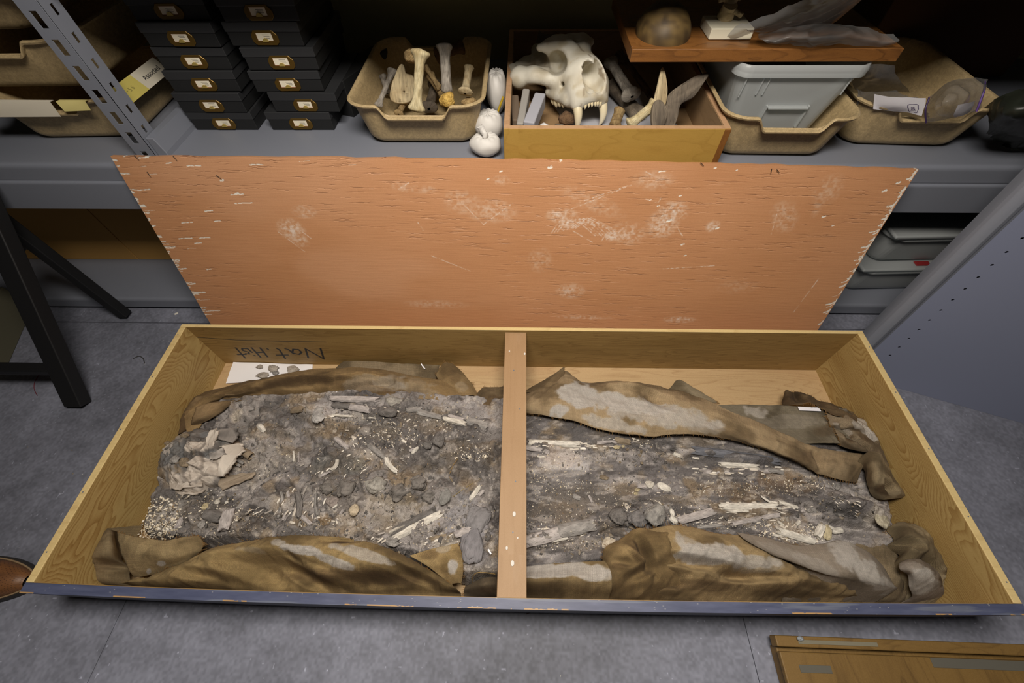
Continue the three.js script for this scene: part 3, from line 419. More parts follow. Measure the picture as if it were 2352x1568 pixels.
// rows of control points [px, py, height], back to front; clay = dried clay smears [px, py, rx, ry, turn, strength]; fray = edges that fray
function burlap(label, rows, { clay = [], dark = [], seed = 1, wrinkle = 0.004, nu = 110, nv = 50, tint = [158, 118, 64], fray = '', bound = true, toFront = false, creases = [] } = {}) {
  const C = rows.map(r => r.map(([x, y, h]) => at(x, y, h))); if (toFront) C.push(C[C.length - 1].map(p => V(p.x, Math.min(0.035, p.y), 0.6915 + 0.0085 * (1 - (p.x / 1.05) ** 2)))); const R = rng(seed * 911), base = [];
  for (let j = 0; j <= nv; j++) { const row = []; for (let i = 0; i <= nu; i++) row.push(crVec(C.map(r => crVec(r, i / nu)), j / nv)); base.push(row); }
  const lenU = base[nv >> 1].reduce((s, p, i, A) => i ? s + p.distanceTo(A[i - 1]) : 0, 0), lenV = base.reduce((s, r, j) => j ? s + r[nu >> 1].distanceTo(base[j - 1][nu >> 1]) : 0, 0);
  const cl = clay.map(([x, y, a, b, t, m]) => [x, y, a, b, Math.cos(t || 0), Math.sin(t || 0), m ?? 1]), dk = dark.map(([x, y, a, b, t, m]) => [x, y, a, b, Math.cos(t || 0), Math.sin(t || 0), m ?? 0.6]);
  const cre = creases.map(([x0, y0, x1, y1, w, d]) => [at(x0, y0, 0.13), at(x1, y1, 0.13), w, d]);
  const pos = [], col = [], uv = [], idx = [], toPx = new THREE.Vector3();
  for (let j = 0; j <= nv; j++) for (let i = 0; i <= nu; i++) {
    const p = base[j][i].clone();
    const q = p.clone(); toPx.copy(p).project(camera); const px = (toPx.x + 1) * 1176, py = (1 - toPx.y) * 784;
    const w = (fbm(p.x * 16 + seed * 3.1, p.z * 22 + seed, 4) - 0.5) * 2 + 0.7 * ((1 - Math.abs(2 * fbm(p.x * 11 + seed * 7, p.z * 30 - p.x * 13, 2) - 1)) - 0.6);
    const dg = fbm((p.x + p.z * 0.8) * 24 + seed * 5, (p.z - p.x * 0.5) * 7, 3); p.y += w * wrinkle * 1.5 + (0.5 - Math.abs(2 * dg - 1)) * wrinkle * 1.6 + (fbm(p.x * 90, p.z * 90 + seed, 2) - 0.5) * 0.0022;
    for (const [a, b, ww, d] of cre) { const bx = b.x - a.x, bz = b.z - a.z, t = clamp(((p.x - a.x) * bx + (p.z - a.z) * bz) / (bx * bx + bz * bz)), r = Math.hypot(p.x - a.x - bx * t, p.z - a.z - bz * t) / ww; if (r < 1) p.y += 1.5 * d * (1 - r * r) * (1 - r * r) * Math.sin(Math.PI * clamp(0.15 + t * 0.7)); }
    if (bound) { p.x = clamp(p.x, -1.028, 1.028); p.z = clamp(p.z, 0.014, 0.6915 + 0.0085 * (1 - (p.x / 1.05) ** 2)); p.y = Math.max(p.y, BOT + 0.002); }
    pos.push(p.x, p.y, p.z); uv.push(i / nu * lenU / 0.062, j / nv * lenV / 0.062);
    const T0 = [tint[0] * 1.25, tint[1] * 1.44, tint[2] * 1.98]; let c = mixc(T0, [T0[0] * 0.72, T0[1] * 0.7, T0[2] * 0.66], smooth(0.42, 0.7, fbm(q.x * 13 + seed * 9, q.z * 17, 4)));
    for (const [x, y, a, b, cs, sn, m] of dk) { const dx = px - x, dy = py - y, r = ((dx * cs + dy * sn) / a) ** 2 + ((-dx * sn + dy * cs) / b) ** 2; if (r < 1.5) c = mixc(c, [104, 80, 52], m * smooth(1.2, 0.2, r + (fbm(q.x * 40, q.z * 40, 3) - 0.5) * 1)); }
    for (const [x, y, a, b, cs, sn, m] of cl) { const dx = px - x, dy = py - y, r = ((dx * cs + dy * sn) / a) ** 2 + ((-dx * sn + dy * cs) / b) ** 2; if (r < 1.6) c = mixc(c, [226, 218, 208], m * smooth(1.2, 0.72, r + (fbm(q.x * 15 + 3, q.z * 22, 3) - 0.5) * 1.7 + (fbm(q.x * 60 + 3, q.z * 60, 4) - 0.5) * 1.5)); }
    col.push(...toLin(c));
  }
  for (let j = 0; j < nv; j++) for (let i = 0; i < nu; i++) { const a = j * (nu + 1) + i; idx.push(a, a + nu + 1, a + 1, a + 1, a + nu + 1, a + nu + 2); }
  const g = new THREE.BufferGeometry(); g.setAttribute('position', new THREE.Float32BufferAttribute(pos, 3)); g.setIndex(idx); g.computeVertexNormals();
  // second face below the first, closed at the rim: cloth with a thickness
  const N = g.attributes.normal, n0 = pos.length / 3, pos2 = pos.slice(), col2 = col.concat(col), uv2 = uv.concat(uv), th = 0.0016;
  for (let k = 0; k < n0; k++) { pos2.push(pos[k * 3] - N.getX(k) * th, pos[k * 3 + 1] - N.getY(k) * th, pos[k * 3 + 2] - N.getZ(k) * th); }
  const idx2 = idx.slice(); for (let t = 0; t < idx.length; t += 3) idx2.push(idx[t] + n0, idx[t + 2] + n0, idx[t + 1] + n0);
  const ring = []; for (let i = 0; i < nu; i++) ring.push(i); for (let j = 0; j < nv; j++) ring.push(j * (nu + 1) + nu); for (let i = nu; i > 0; i--) ring.push(nv * (nu + 1) + i); for (let j = nv; j > 0; j--) ring.push(j * (nu + 1));
  ring.forEach((k, m) => { const k2 = ring[(m + 1) % ring.length]; idx2.push(k, k2, k + n0, k2, k2 + n0, k + n0); });
  const G = new THREE.BufferGeometry(); G.setAttribute('position', new THREE.Float32BufferAttribute(pos2, 3)); G.setAttribute('color', new THREE.Float32BufferAttribute(col2, 3)); G.setAttribute('uv', new THREE.Float32BufferAttribute(uv2, 2)); G.setIndex(idx2); G.computeVertexNormals();
  const t = mesh('burlap_sheet', G, M.burlap); tag(t, label, 'burlap');
  // frayed ends: loose threads along the chosen edges (t, b, l, r)
  const th_ = [];
  for (const e of fray) {
    const n = e === 't' || e === 'b' ? nu : nv;
    for (let k = 0; k <= n; k++) {
      if (R() < 0.45) continue; const j = e === 't' ? 0 : e === 'b' ? nv : k, i = e === 'l' ? 0 : e === 'r' ? nu : k, a = j * (nu + 1) + i, b = e === 't' ? a + nu + 1 : e === 'b' ? a - nu - 1 : e === 'l' ? a + 1 : a - 1;
      const A = V(pos[a * 3], pos[a * 3 + 1], pos[a * 3 + 2]), D = A.clone().sub(V(pos[b * 3], pos[b * 3 + 1], pos[b * 3 + 2])).normalize(), l = 0.003 + R() * R() * 0.013, s = V(R() - 0.5, R() * 0.4, R() - 0.5).multiplyScalar(0.9);
      const E_ = A.clone().addScaledVector(D, l).addScaledVector(s, l * 0.8); E_.y = Math.max(E_.y - 0.001, BOT + 0.001); th_.push(tubeOf([A.clone().addScaledVector(D, -0.002), A.clone().addScaledVector(D, l * 0.5).addScaledVector(s, l * 0.15), E_], 0.0005, 4, 3));
    }
  }
  if (th_.length) { const m = mesh('frayed_threads', merge(th_), M.thread, t); m.userData.kind = 'stuff'; }
  return t;
}
// back left: the long rolled edge, its flap behind, and the drape beside the skull
burlap('long rolled burlap edge running along the back of the left compartment', [
  [[428, 935, 0.07], [462, 905, 0.08], [560, 878, 0.07], [660, 858, 0.06], [760, 846, 0.05], [850, 845, 0.055], [930, 858, 0.07], [1000, 872, 0.06], [1085, 880, 0.03]],
  [[424, 950, 0.115], [468, 912, 0.125], [560, 886, 0.12], [660, 866, 0.12], [760, 855, 0.115], [850, 855, 0.12], [930, 872, 0.12], [1000, 884, 0.09], [1088, 900, 0.05]],
  [[424, 965, 0.13], [480, 922, 0.135], [570, 896, 0.125], [660, 878, 0.12], [760, 870, 0.115], [850, 872, 0.115], [930, 888, 0.115], [1010, 896, 0.095], [1090, 912, 0.06]],
  [[430, 985, 0.12], [490, 928, 0.115], [580, 904, 0.105], [670, 896, 0.1], [760, 892, 0.1], [850, 895, 0.108], [930, 903, 0.108], [1010, 908, 0.1], [1092, 926, 0.08]],
  [[440, 1010, 0.11], [500, 940, 0.112], [590, 914, 0.108], [680, 906, 0.105], [770, 905, 0.108], [850, 910, 0.112], [930, 916, 0.112], [1020, 922, 0.108], [1096, 942, 0.09]],
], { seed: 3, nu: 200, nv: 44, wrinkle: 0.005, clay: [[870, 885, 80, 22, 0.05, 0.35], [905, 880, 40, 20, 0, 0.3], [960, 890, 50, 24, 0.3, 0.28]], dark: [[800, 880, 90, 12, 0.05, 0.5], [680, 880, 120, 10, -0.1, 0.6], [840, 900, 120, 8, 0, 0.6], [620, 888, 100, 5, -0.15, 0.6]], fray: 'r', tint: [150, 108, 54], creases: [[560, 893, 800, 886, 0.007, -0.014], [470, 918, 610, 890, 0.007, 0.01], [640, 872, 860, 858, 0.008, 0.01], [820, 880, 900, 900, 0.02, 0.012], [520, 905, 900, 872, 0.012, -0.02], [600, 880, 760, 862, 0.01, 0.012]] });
burlap('flat burlap flap pressed against the back panel behind the long roll', [
  [[790, 829, 0.05], [850, 830, 0.05], [930, 835, 0.05], [1010, 838, 0.05]],
  [[775, 842, 0.04], [850, 842, 0.04], [930, 850, 0.04], [1005, 856, 0.04]],
  [[765, 855, 0.035], [850, 856, 0.035], [930, 868, 0.035], [1000, 876, 0.035]],
], { seed: 5, nu: 50, nv: 16, wrinkle: 0.002, tint: [136, 104, 60] });
burlap('frayed burlap corner pointing up at the back panel left of the slat', [
  [[1001, 862, 0.05], [1012, 842, 0.07], [1024, 832, 0.08], [1042, 836, 0.075]],
  [[1010, 876, 0.05], [1030, 862, 0.075], [1048, 858, 0.075], [1068, 862, 0.06]],
  [[1030, 890, 0.06], [1052, 884, 0.07], [1072, 884, 0.07], [1090, 892, 0.05]],
  [[1050, 910, 0.08], [1070, 908, 0.085], [1088, 908, 0.075], [1100, 916, 0.06]],
], { seed: 7, nu: 34, nv: 34, wrinkle: 0.004, fray: 'tr', tint: [146, 106, 54], dark: [[1045, 865, 18, 18, 0, 0.4]], clay: [[1060, 890, 14, 12, 0, 0.25]] });
burlap('dark crumpled burlap clump just left of the slat at the back', [
  [[1098, 905, 0.05], [1112, 892, 0.075], [1130, 890, 0.08], [1160, 888, 0.07]],
  [[1092, 920, 0.07], [1112, 910, 0.105], [1134, 908, 0.105], [1165, 905, 0.09]],
  [[1090, 940, 0.08], [1112, 935, 0.1], [1136, 932, 0.1], [1170, 930, 0.09]],
  [[1092, 958, 0.09], [1112, 958, 0.098], [1136, 960, 0.1], [1172, 962, 0.09]],
], { seed: 9, nu: 34, nv: 30, wrinkle: 0.007, fray: 'tl', tint: [124, 92, 50], dark: [[1130, 930, 30, 24, 0, 0.6]] });
burlap('burlap drape folded down beside the skull at the left end', [
  [[452, 912, 0.12], [490, 908, 0.13], [535, 904, 0.118], [545, 908, 0.112]],
  [[428, 945, 0.11], [470, 938, 0.142], [520, 925, 0.125], [536, 924, 0.116]],
  [[412, 980, 0.06], [450, 965, 0.138], [500, 950, 0.13], [516, 944, 0.12]],
  [[398, 1000, 0.035], [430, 985, 0.1], [470, 970, 0.12], [480, 966, 0.115]],
  [[385, 1015, 0.03], [410, 1000, 0.06], [440, 985, 0.1], [452, 980, 0.105]],
], { seed: 11, nu: 50, nv: 50, wrinkle: 0.005, tint: [146, 106, 56], creases: [[440, 935, 540, 905, 0.012, -0.016], [420, 985, 450, 930, 0.012, -0.02]], dark: [[425, 975, 14, 40, 0.3, 0.5]] });
// back right: wide strip smeared with clay, ending in a hanging tube
burlap('wide burlap strip smeared with pale clay crossing the right compartment', [
  [[1195, 905, 0.05], [1240, 880, 0.06], [1295, 852, 0.07], [1340, 878, 0.07], [1430, 876, 0.075], [1540, 893, 0.08], [1640, 928, 0.1], [1760, 978, 0.118], [1850, 1020, 0.12], [1930, 1035, 0.12], [2000, 1045, 0.12]],
  [[1195, 915, 0.1], [1245, 893, 0.12], [1300, 876, 0.125], [1350, 885, 0.14], [1430, 888, 0.14], [1540, 910, 0.14], [1640, 945, 0.14], [1760, 993, 0.14], [1850, 1036, 0.135], [1930, 1052, 0.135], [1990, 1060, 0.13]],
  [[1195, 927, 0.135], [1250, 915, 0.145], [1310, 905, 0.145], [1360, 912, 0.14], [1440, 920, 0.14], [1545, 938, 0.14], [1645, 968, 0.145], [1765, 1012, 0.145], [1850, 1048, 0.145], [1925, 1068, 0.145], [1980, 1076, 0.13]],
  [[1195, 940, 0.14], [1255, 938, 0.15], [1320, 940, 0.15], [1390, 952, 0.15], [1460, 962, 0.15], [1560, 970, 0.145], [1660, 995, 0.145], [1780, 1035, 0.145], [1855, 1066, 0.145], [1920, 1084, 0.14], [1975, 1092, 0.125]],
  [[1195, 948, 0.12], [1255, 956, 0.135], [1320, 968, 0.135], [1395, 990, 0.135], [1480, 1000, 0.135], [1565, 996, 0.13], [1690, 1014, 0.125], [1800, 1048, 0.125], [1865, 1082, 0.125], [1920, 1100, 0.125], [1970, 1108, 0.11]],
], { seed: 13, nu: 220, nv: 60, wrinkle: 0.005, fray: 'b', tint: [164, 124, 70], clay: [[1330, 905, 46, 30, 0.2, 1], [1420, 925, 120, 22, 0.14, 0.95], [1285, 945, 26, 20, -0.9, 1], [1500, 950, 130, 26, 0.16, 0.75], [1410, 975, 80, 14, 0.2, 0.75], [1570, 965, 80, 20, 0.25, 0.5]], dark: [[1480, 945, 40, 10, 0.2, 0.35], [1860, 1050, 30, 20, 0, 0.35]], creases: [[1480, 905, 1530, 925, 0.03, -0.022], [1400, 885, 1500, 890, 0.02, 0.012], [1870, 1040, 1880, 1080, 0.014, -0.012], [1560, 1000, 1480, 1004, 0.03, -0.01]] });
burlap('pointed burlap corner standing up at the back right of the slat', [
  [[1290, 846, 0.10], [1294, 844, 0.105], [1297, 843, 0.105]],
  [[1262, 866, 0.09], [1282, 864, 0.11], [1296, 868, 0.1]],
  [[1228, 884, 0.08], [1265, 886, 0.12], [1300, 890, 0.1]],
  [[1205, 900, 0.1], [1250, 905, 0.128], [1302, 908, 0.125]],
], { seed: 15, nu: 30, nv: 30, wrinkle: 0.004, fray: 'r', tint: [140, 104, 56], dark: [[1285, 872, 16, 26, 0.6, 0.4]] });
burlap('flat triangular burlap scrap lying on the bare bottom board', [
  [[1552, 874, 0.022], [1560, 872, 0.022], [1566, 874, 0.022]],
  [[1540, 890, 0.022], [1575, 890, 0.022], [1600, 894, 0.022]],
  [[1530, 898, 0.022], [1590, 908, 0.022], [1640, 918, 0.022]],
  [[1545, 905, 0.02], [1600, 920, 0.02], [1648, 926, 0.02]],
], { seed: 17, nu: 34, nv: 24, wrinkle: 0.002, fray: 'r', tint: [150, 118, 70] });
burlap('grey stained burlap lying flat in the back right corner', [
  [[1640, 931, 0.112], [1740, 930, 0.115], [1850, 934, 0.115], [1905, 936, 0.11], [1945, 938, 0.1]],
  [[1690, 952, 0.112], [1780, 955, 0.112], [1860, 958, 0.118], [1920, 962, 0.118], [1975, 975, 0.09]],
  [[1760, 985, 0.112], [1820, 985, 0.112], [1880, 985, 0.124], [1930, 988, 0.126], [2000, 1010, 0.09]],
  [[1830, 1020, 0.115], [1870, 1018, 0.118], [1915, 1018, 0.128], [1960, 1020, 0.128], [2018, 1040, 0.1]],
], { seed: 19, nu: 90, nv: 40, wrinkle: 0.003, tint: [122, 98, 60], clay: [[1735, 947, 34, 14, 0.2, 0.7], [1800, 970, 90, 16, 0, 0.25], [1920, 935, 40, 8, 0, 0.4]], dark: [[1895, 990, 30, 14, 0, 0.4]] });
burlap('ragged dark burlap knot at the far right end of the back', [
  [[1792, 925, 0.05], [1798, 902, 0.07], [1815, 905, 0.06], [1830, 902, 0.075], [1860, 912, 0.06], [1900, 930, 0.07], [1950, 945, 0.07]],
  [[1795, 928, 0.085], [1808, 915, 0.11], [1825, 920, 0.08], [1845, 912, 0.12], [1870, 925, 0.09], [1910, 942, 0.125], [1965, 960, 0.1]],
  [[1810, 930, 0.11], [1825, 929, 0.12], [1840, 930, 0.12], [1858, 930, 0.13], [1885, 942, 0.12], [1925, 958, 0.145], [1980, 975, 0.1]],
], { seed: 21, nu: 80, nv: 30, wrinkle: 0.01, fray: 'tb', tint: [116, 84, 44], dark: [[1815, 918, 20, 14, 0, 0.7], [1870, 925, 30, 14, 0, 0.6]] });
burlap('crumpled burlap folds with a pale dried lip against the right end panel', [
  [[1895, 950, 0.12], [1940, 950, 0.13], [1975, 962, 0.11], [2000, 985, 0.09]],
  [[1900, 975, 0.13], [1945, 975, 0.16], [1985, 985, 0.14], [2012, 1010, 0.1]],
  [[1912, 985, 0.125], [1950, 990, 0.135], [1990, 1003, 0.13], [2024, 1035, 0.1]],
  [[1920, 1000, 0.14], [1960, 1015, 0.165], [2000, 1030, 0.15], [2034, 1060, 0.11]],
  [[1935, 1022, 0.13], [1975, 1035, 0.15], [2010, 1050, 0.14], [2040, 1080, 0.1]],
], { seed: 23, nu: 60, nv: 60, wrinkle: 0.008, fray: 'tl', tint: [140, 108, 64], clay: [[1985, 985, 34, 12, 0.7, 0.8], [1935, 985, 24, 6, 0.5, 0.6], [2000, 1000, 18, 8, 0.8, 0.7]], dark: [[1950, 1000, 24, 10, 0.6, 0.9], [1980, 1000, 30, 8, 0.7, 0.5]], creases: [[1925, 985, 1980, 1035, 0.014, -0.03], [1955, 960, 2010, 1010, 0.014, -0.024]] });
burlap('burlap tube drooping over the feet end on the right', [
  [[1968, 1060, 0.13], [1985, 1042, 0.15], [2005, 1038, 0.16], [2025, 1050, 0.15], [2042, 1075, 0.11]],
  [[1985, 1085, 0.12], [2000, 1070, 0.17], [2018, 1066, 0.178], [2040, 1085, 0.15], [2060, 1110, 0.1]],
  [[1990, 1110, 0.12], [2005, 1105, 0.17], [2025, 1100, 0.18], [2050, 1115, 0.15], [2082, 1135, 0.1]],
  [[1998, 1135, 0.11], [2015, 1132, 0.14], [2040, 1128, 0.15], [2068, 1134, 0.13], [2092, 1142, 0.09]],
  [[2012, 1146, 0.1], [2030, 1148, 0.11], [2050, 1146, 0.11], [2072, 1144, 0.1], [2090, 1146, 0.08]],
], { seed: 25, nu: 50, nv: 56, wrinkle: 0.005, tint: [150, 116, 66], dark: [[2030, 1125, 26, 14, 0.2, 0.85], [1983, 1085, 8, 26, 0, 0.8]], creases: [[2015, 1120, 2050, 1128, 0.016, -0.035]] });
// front left
burlap('upright burlap curl in the front left corner of the crate', [
  [[232, 1205, 0.03], [245, 1212, 0.12], [262, 1218, 0.14], [276, 1222, 0.06]],
  [[212, 1250, 0.03], [238, 1240, 0.15], [262, 1238, 0.165], [276, 1250, 0.06]],
  [[200, 1280, 0.04], [225, 1275, 0.15], [262, 1272, 0.16], [285, 1285, 0.07]],
  [[192, 1305, 0.04], [225, 1302, 0.11], [265, 1300, 0.12], [298, 1312, 0.07]],
  [[196, 1328, 0.04], [230, 1334, 0.08], [265, 1335, 0.08], [302, 1336, 0.05]],
], { toFront: true, seed: 31, nu: 44, nv: 50, wrinkle: 0.004, tint: [150, 114, 62], fray: 'l', dark: [[225, 1300, 40, 12, 0.2, 0.4]], creases: [[215, 1293, 290, 1300, 0.012, -0.02]] });
burlap('broad burlap flap folded over the clay at the lower left', [
  [[272, 1222, 0.1], [300, 1230, 0.14], [340, 1237, 0.15], [385, 1240, 0.15], [425, 1232, 0.14], [456, 1230, 0.13]],
  [[275, 1250, 0.12], [305, 1252, 0.155], [345, 1256, 0.165], [390, 1258, 0.16], [430, 1248, 0.15], [468, 1246, 0.13]],
  [[284, 1280, 0.11], [315, 1280, 0.15], [350, 1282, 0.155], [395, 1280, 0.15], [435, 1268, 0.14], [462, 1262, 0.125]],
  [[300, 1312, 0.09], [330, 1308, 0.12], [360, 1304, 0.12], [400, 1295, 0.12], [430, 1284, 0.12], [450, 1276, 0.11]],
  [[310, 1326, 0.07], [338, 1322, 0.09], [365, 1315, 0.1], [400, 1304, 0.105], [428, 1294, 0.105], [440, 1286, 0.1]],
], { toFront: false, seed: 33, nu: 64, nv: 50, wrinkle: 0.004, tint: [158, 120, 64], fray: 'rt', clay: [[372, 1294, 10, 6, 0, 1], [342, 1312, 5, 7, 0, 1]] });
burlap('long burlap roll with pale clay smears along the front left panel', [
  [[270, 1334, 0.06], [350, 1322, 0.1], [430, 1288, 0.12], [500, 1258, 0.13], [580, 1240, 0.135], [660, 1231, 0.135], [760, 1232, 0.135], [850, 1246, 0.135], [920, 1272, 0.135], [985, 1308, 0.13], [1040, 1342, 0.1]],
  [[270, 1338, 0.07], [355, 1328, 0.12], [435, 1298, 0.145], [510, 1270, 0.155], [590, 1252, 0.155], [670, 1245, 0.16], [760, 1248, 0.165], [850, 1262, 0.165], [925, 1284, 0.16], [990, 1316, 0.14], [1044, 1348, 0.1]],
  [[275, 1340, 0.06], [365, 1334, 0.12], [445, 1312, 0.15], [520, 1292, 0.165], [600, 1280, 0.14], [680, 1276, 0.17], [765, 1280, 0.175], [850, 1290, 0.17], [930, 1306, 0.16], [1000, 1332, 0.13], [1050, 1354, 0.09]],
  [[285, 1342, 0.05], [375, 1342, 0.1], [450, 1332, 0.13], [530, 1320, 0.13], [610, 1312, 0.1], [690, 1308, 0.13], [770, 1312, 0.14], [850, 1318, 0.13], [930, 1330, 0.12], [1005, 1346, 0.1], [1054, 1359, 0.07]],
  [[290, 1344, 0.04], [380, 1348, 0.07], [455, 1347, 0.08], [535, 1346, 0.07], [615, 1348, 0.05], [695, 1350, 0.06], [775, 1353, 0.06], [855, 1356, 0.05], [935, 1358, 0.05], [1010, 1361, 0.05], [1060, 1364, 0.04]],
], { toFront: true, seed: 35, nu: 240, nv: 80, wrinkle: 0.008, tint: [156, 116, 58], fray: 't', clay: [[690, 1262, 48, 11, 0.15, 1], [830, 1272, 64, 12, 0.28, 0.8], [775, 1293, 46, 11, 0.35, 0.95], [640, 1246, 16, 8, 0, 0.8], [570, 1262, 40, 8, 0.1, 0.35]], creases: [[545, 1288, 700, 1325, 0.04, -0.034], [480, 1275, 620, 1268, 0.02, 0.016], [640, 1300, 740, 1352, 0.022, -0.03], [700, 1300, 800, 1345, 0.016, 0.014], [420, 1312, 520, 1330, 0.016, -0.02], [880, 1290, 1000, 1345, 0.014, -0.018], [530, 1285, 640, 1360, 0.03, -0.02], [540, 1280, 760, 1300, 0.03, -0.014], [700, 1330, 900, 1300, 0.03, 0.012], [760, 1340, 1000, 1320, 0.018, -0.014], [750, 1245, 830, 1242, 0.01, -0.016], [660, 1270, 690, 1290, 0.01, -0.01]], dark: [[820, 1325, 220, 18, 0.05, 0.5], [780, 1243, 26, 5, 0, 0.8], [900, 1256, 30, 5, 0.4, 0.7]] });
burlap('turned back burlap end with a pale patch left of the slat at the front', [
  [[940, 1276, 0.12], [985, 1262, 0.13], [1020, 1254, 0.13], [1052, 1248, 0.125]],
  [[965, 1290, 0.125], [1000, 1278, 0.14], [1030, 1270, 0.14], [1060, 1266, 0.125]],
  [[990, 1306, 0.125], [1015, 1298, 0.145], [1040, 1292, 0.14], [1064, 1290, 0.12]],
  [[1015, 1326, 0.12], [1032, 1320, 0.13], [1048, 1316, 0.13], [1064, 1315, 0.11]],
  [[1036, 1342, 0.1], [1044, 1340, 0.11], [1052, 1339, 0.11], [1060, 1340, 0.1]],
], { toFront: false, seed: 37, nu: 40, nv: 40, wrinkle: 0.004, tint: [164, 122, 62], fray: 'r', clay: [[1042, 1302, 14, 20, 0.2, 1], [1020, 1260, 20, 8, -0.2, 0.5]], dark: [[985, 1275, 26, 12, -0.2, 0.45]] });
burlap('small burlap knot with a loop of twine at the slat foot on the left', [
  [[1068, 1348, 0.07], [1090, 1336, 0.09], [1112, 1326, 0.1], [1140, 1325, 0.1]],
  [[1066, 1356, 0.06], [1092, 1348, 0.1], [1115, 1342, 0.12], [1145, 1342, 0.11]],
  [[1066, 1364, 0.04], [1094, 1362, 0.07], [1118, 1362, 0.08], [1150, 1363, 0.08]],
], { toFront: true, seed: 39, nu: 40, nv: 24, wrinkle: 0.006, tint: [120, 92, 54], fray: 'l', dark: [[1120, 1355, 30, 10, 0, 0.6]] });
// front right
burlap('clay coated burlap flap just right of the slat at the front', [
  [[1195, 1302, 0.1], [1240, 1296, 0.11], [1290, 1292, 0.115], [1340, 1290, 0.12], [1388, 1288, 0.12]],
  [[1195, 1314, 0.11], [1240, 1310, 0.12], [1290, 1306, 0.12], [1345, 1304, 0.125], [1400, 1304, 0.125]],
  [[1195, 1322, 0.125], [1240, 1328, 0.14], [1290, 1326, 0.14], [1345, 1328, 0.14], [1405, 1330, 0.13]],
  [[1195, 1338, 0.12], [1240, 1342, 0.13], [1290, 1340, 0.13], [1345, 1348, 0.12], [1405, 1352, 0.11]],
  [[1195, 1364, 0.05], [1240, 1366, 0.06], [1290, 1367, 0.06], [1345, 1369, 0.06], [1400, 1370, 0.06]],
], { toFront: true, seed: 41, nu: 70, nv: 44, wrinkle: 0.005, tint: [150, 112, 58], clay: [[1260, 1310, 70, 16, 0, 1], [1340, 1312, 70, 18, 0.12, 0.95], [1385, 1320, 26, 14, 0.2, 0.7]] });
burlap('tall burlap fold with a frayed crest in the front right compartment', [
  [[1388, 1300, 0.11], [1384, 1275, 0.12], [1392, 1255, 0.13], [1425, 1238, 0.13], [1460, 1215, 0.14], [1520, 1214, 0.14], [1565, 1206, 0.14]],
  [[1398, 1310, 0.12], [1402, 1285, 0.15], [1425, 1262, 0.165], [1455, 1245, 0.16], [1490, 1232, 0.165], [1530, 1230, 0.165], [1580, 1225, 0.15]],
  [[1402, 1330, 0.12], [1420, 1308, 0.16], [1445, 1285, 0.175], [1475, 1268, 0.16], [1500, 1262, 0.165], [1535, 1262, 0.165], [1585, 1262, 0.15]],
  [[1400, 1350, 0.1], [1430, 1335, 0.14], [1465, 1312, 0.16], [1495, 1300, 0.15], [1520, 1295, 0.14], [1550, 1300, 0.13], [1595, 1305, 0.12]],
  [[1400, 1370, 0.05], [1430, 1371, 0.07], [1470, 1362, 0.1], [1505, 1345, 0.11], [1540, 1340, 0.1], [1580, 1342, 0.08], [1610, 1345, 0.07]],
], { toFront: true, seed: 43, nu: 90, nv: 60, wrinkle: 0.006, tint: [160, 118, 60], fray: 'tl', creases: [[1430, 1262, 1480, 1300, 0.012, 0.012], [1440, 1330, 1500, 1300, 0.016, -0.022], [1530, 1240, 1560, 1290, 0.014, -0.016], [1460, 1245, 1500, 1320, 0.018, -0.03], [1400, 1290, 1450, 1300, 0.012, -0.012], [1500, 1290, 1490, 1335, 0.016, 0.015]], dark: [[1470, 1270, 20, 30, -0.4, 0.35], [1420, 1300, 26, 10, 0.1, 0.4]] });
burlap('broad clay stained burlap fold along the front right panel', [
  [[1470, 1222, 0.145], [1530, 1208, 0.15], [1580, 1208, 0.15], [1640, 1225, 0.145], [1720, 1232, 0.13], [1800, 1248, 0.13], [1880, 1260, 0.13]],
  [[1490, 1250, 0.15], [1550, 1238, 0.17], [1620, 1240, 0.175], [1700, 1250, 0.17], [1780, 1262, 0.15], [1850, 1285, 0.14], [1920, 1310, 0.13]],
  [[1510, 1275, 0.15], [1570, 1268, 0.18], [1640, 1272, 0.185], [1720, 1280, 0.175], [1790, 1292, 0.16], [1860, 1312, 0.15], [1940, 1335, 0.13]],
  [[1530, 1298, 0.14], [1590, 1300, 0.16], [1660, 1305, 0.16], [1740, 1312, 0.155], [1810, 1322, 0.15], [1880, 1338, 0.13], [1955, 1352, 0.11]],
  [[1530, 1325, 0.1], [1600, 1330, 0.11], [1670, 1335, 0.12], [1750, 1342, 0.13], [1820, 1350, 0.12], [1890, 1360, 0.1], [1965, 1366, 0.09]],
  [[1480, 1366, 0.06], [1560, 1368, 0.06], [1660, 1369, 0.06], [1750, 1370, 0.06], [1830, 1372, 0.06], [1900, 1373, 0.06], [1970, 1374, 0.06]],
], { toFront: true, seed: 45, nu: 160, nv: 84, wrinkle: 0.008, tint: [158, 118, 62], fray: 't', clay: [[1640, 1270, 80, 22, 0.05, 0.95], [1590, 1255, 40, 16, 0.4, 0.6], [1700, 1285, 80, 16, 0.08, 0.8], [1740, 1300, 50, 12, 0, 0.4], [1560, 1240, 8, 18, -0.4, 0.7]], creases: [[1500, 1300, 1580, 1345, 0.02, -0.03], [1620, 1320, 1800, 1330, 0.014, -0.02], [1820, 1330, 1940, 1350, 0.012, 0.012], [1500, 1280, 1720, 1325, 0.016, -0.026], [1560, 1345, 1660, 1310, 0.02, 0.016], [1450, 1355, 1620, 1350, 0.014, 0.012], [1720, 1245, 1900, 1330, 0.02, -0.02], [1740, 1330, 1820, 1340, 0.012, 0.01]], dark: [[1600, 1345, 120, 16, 0, 0.45]] });
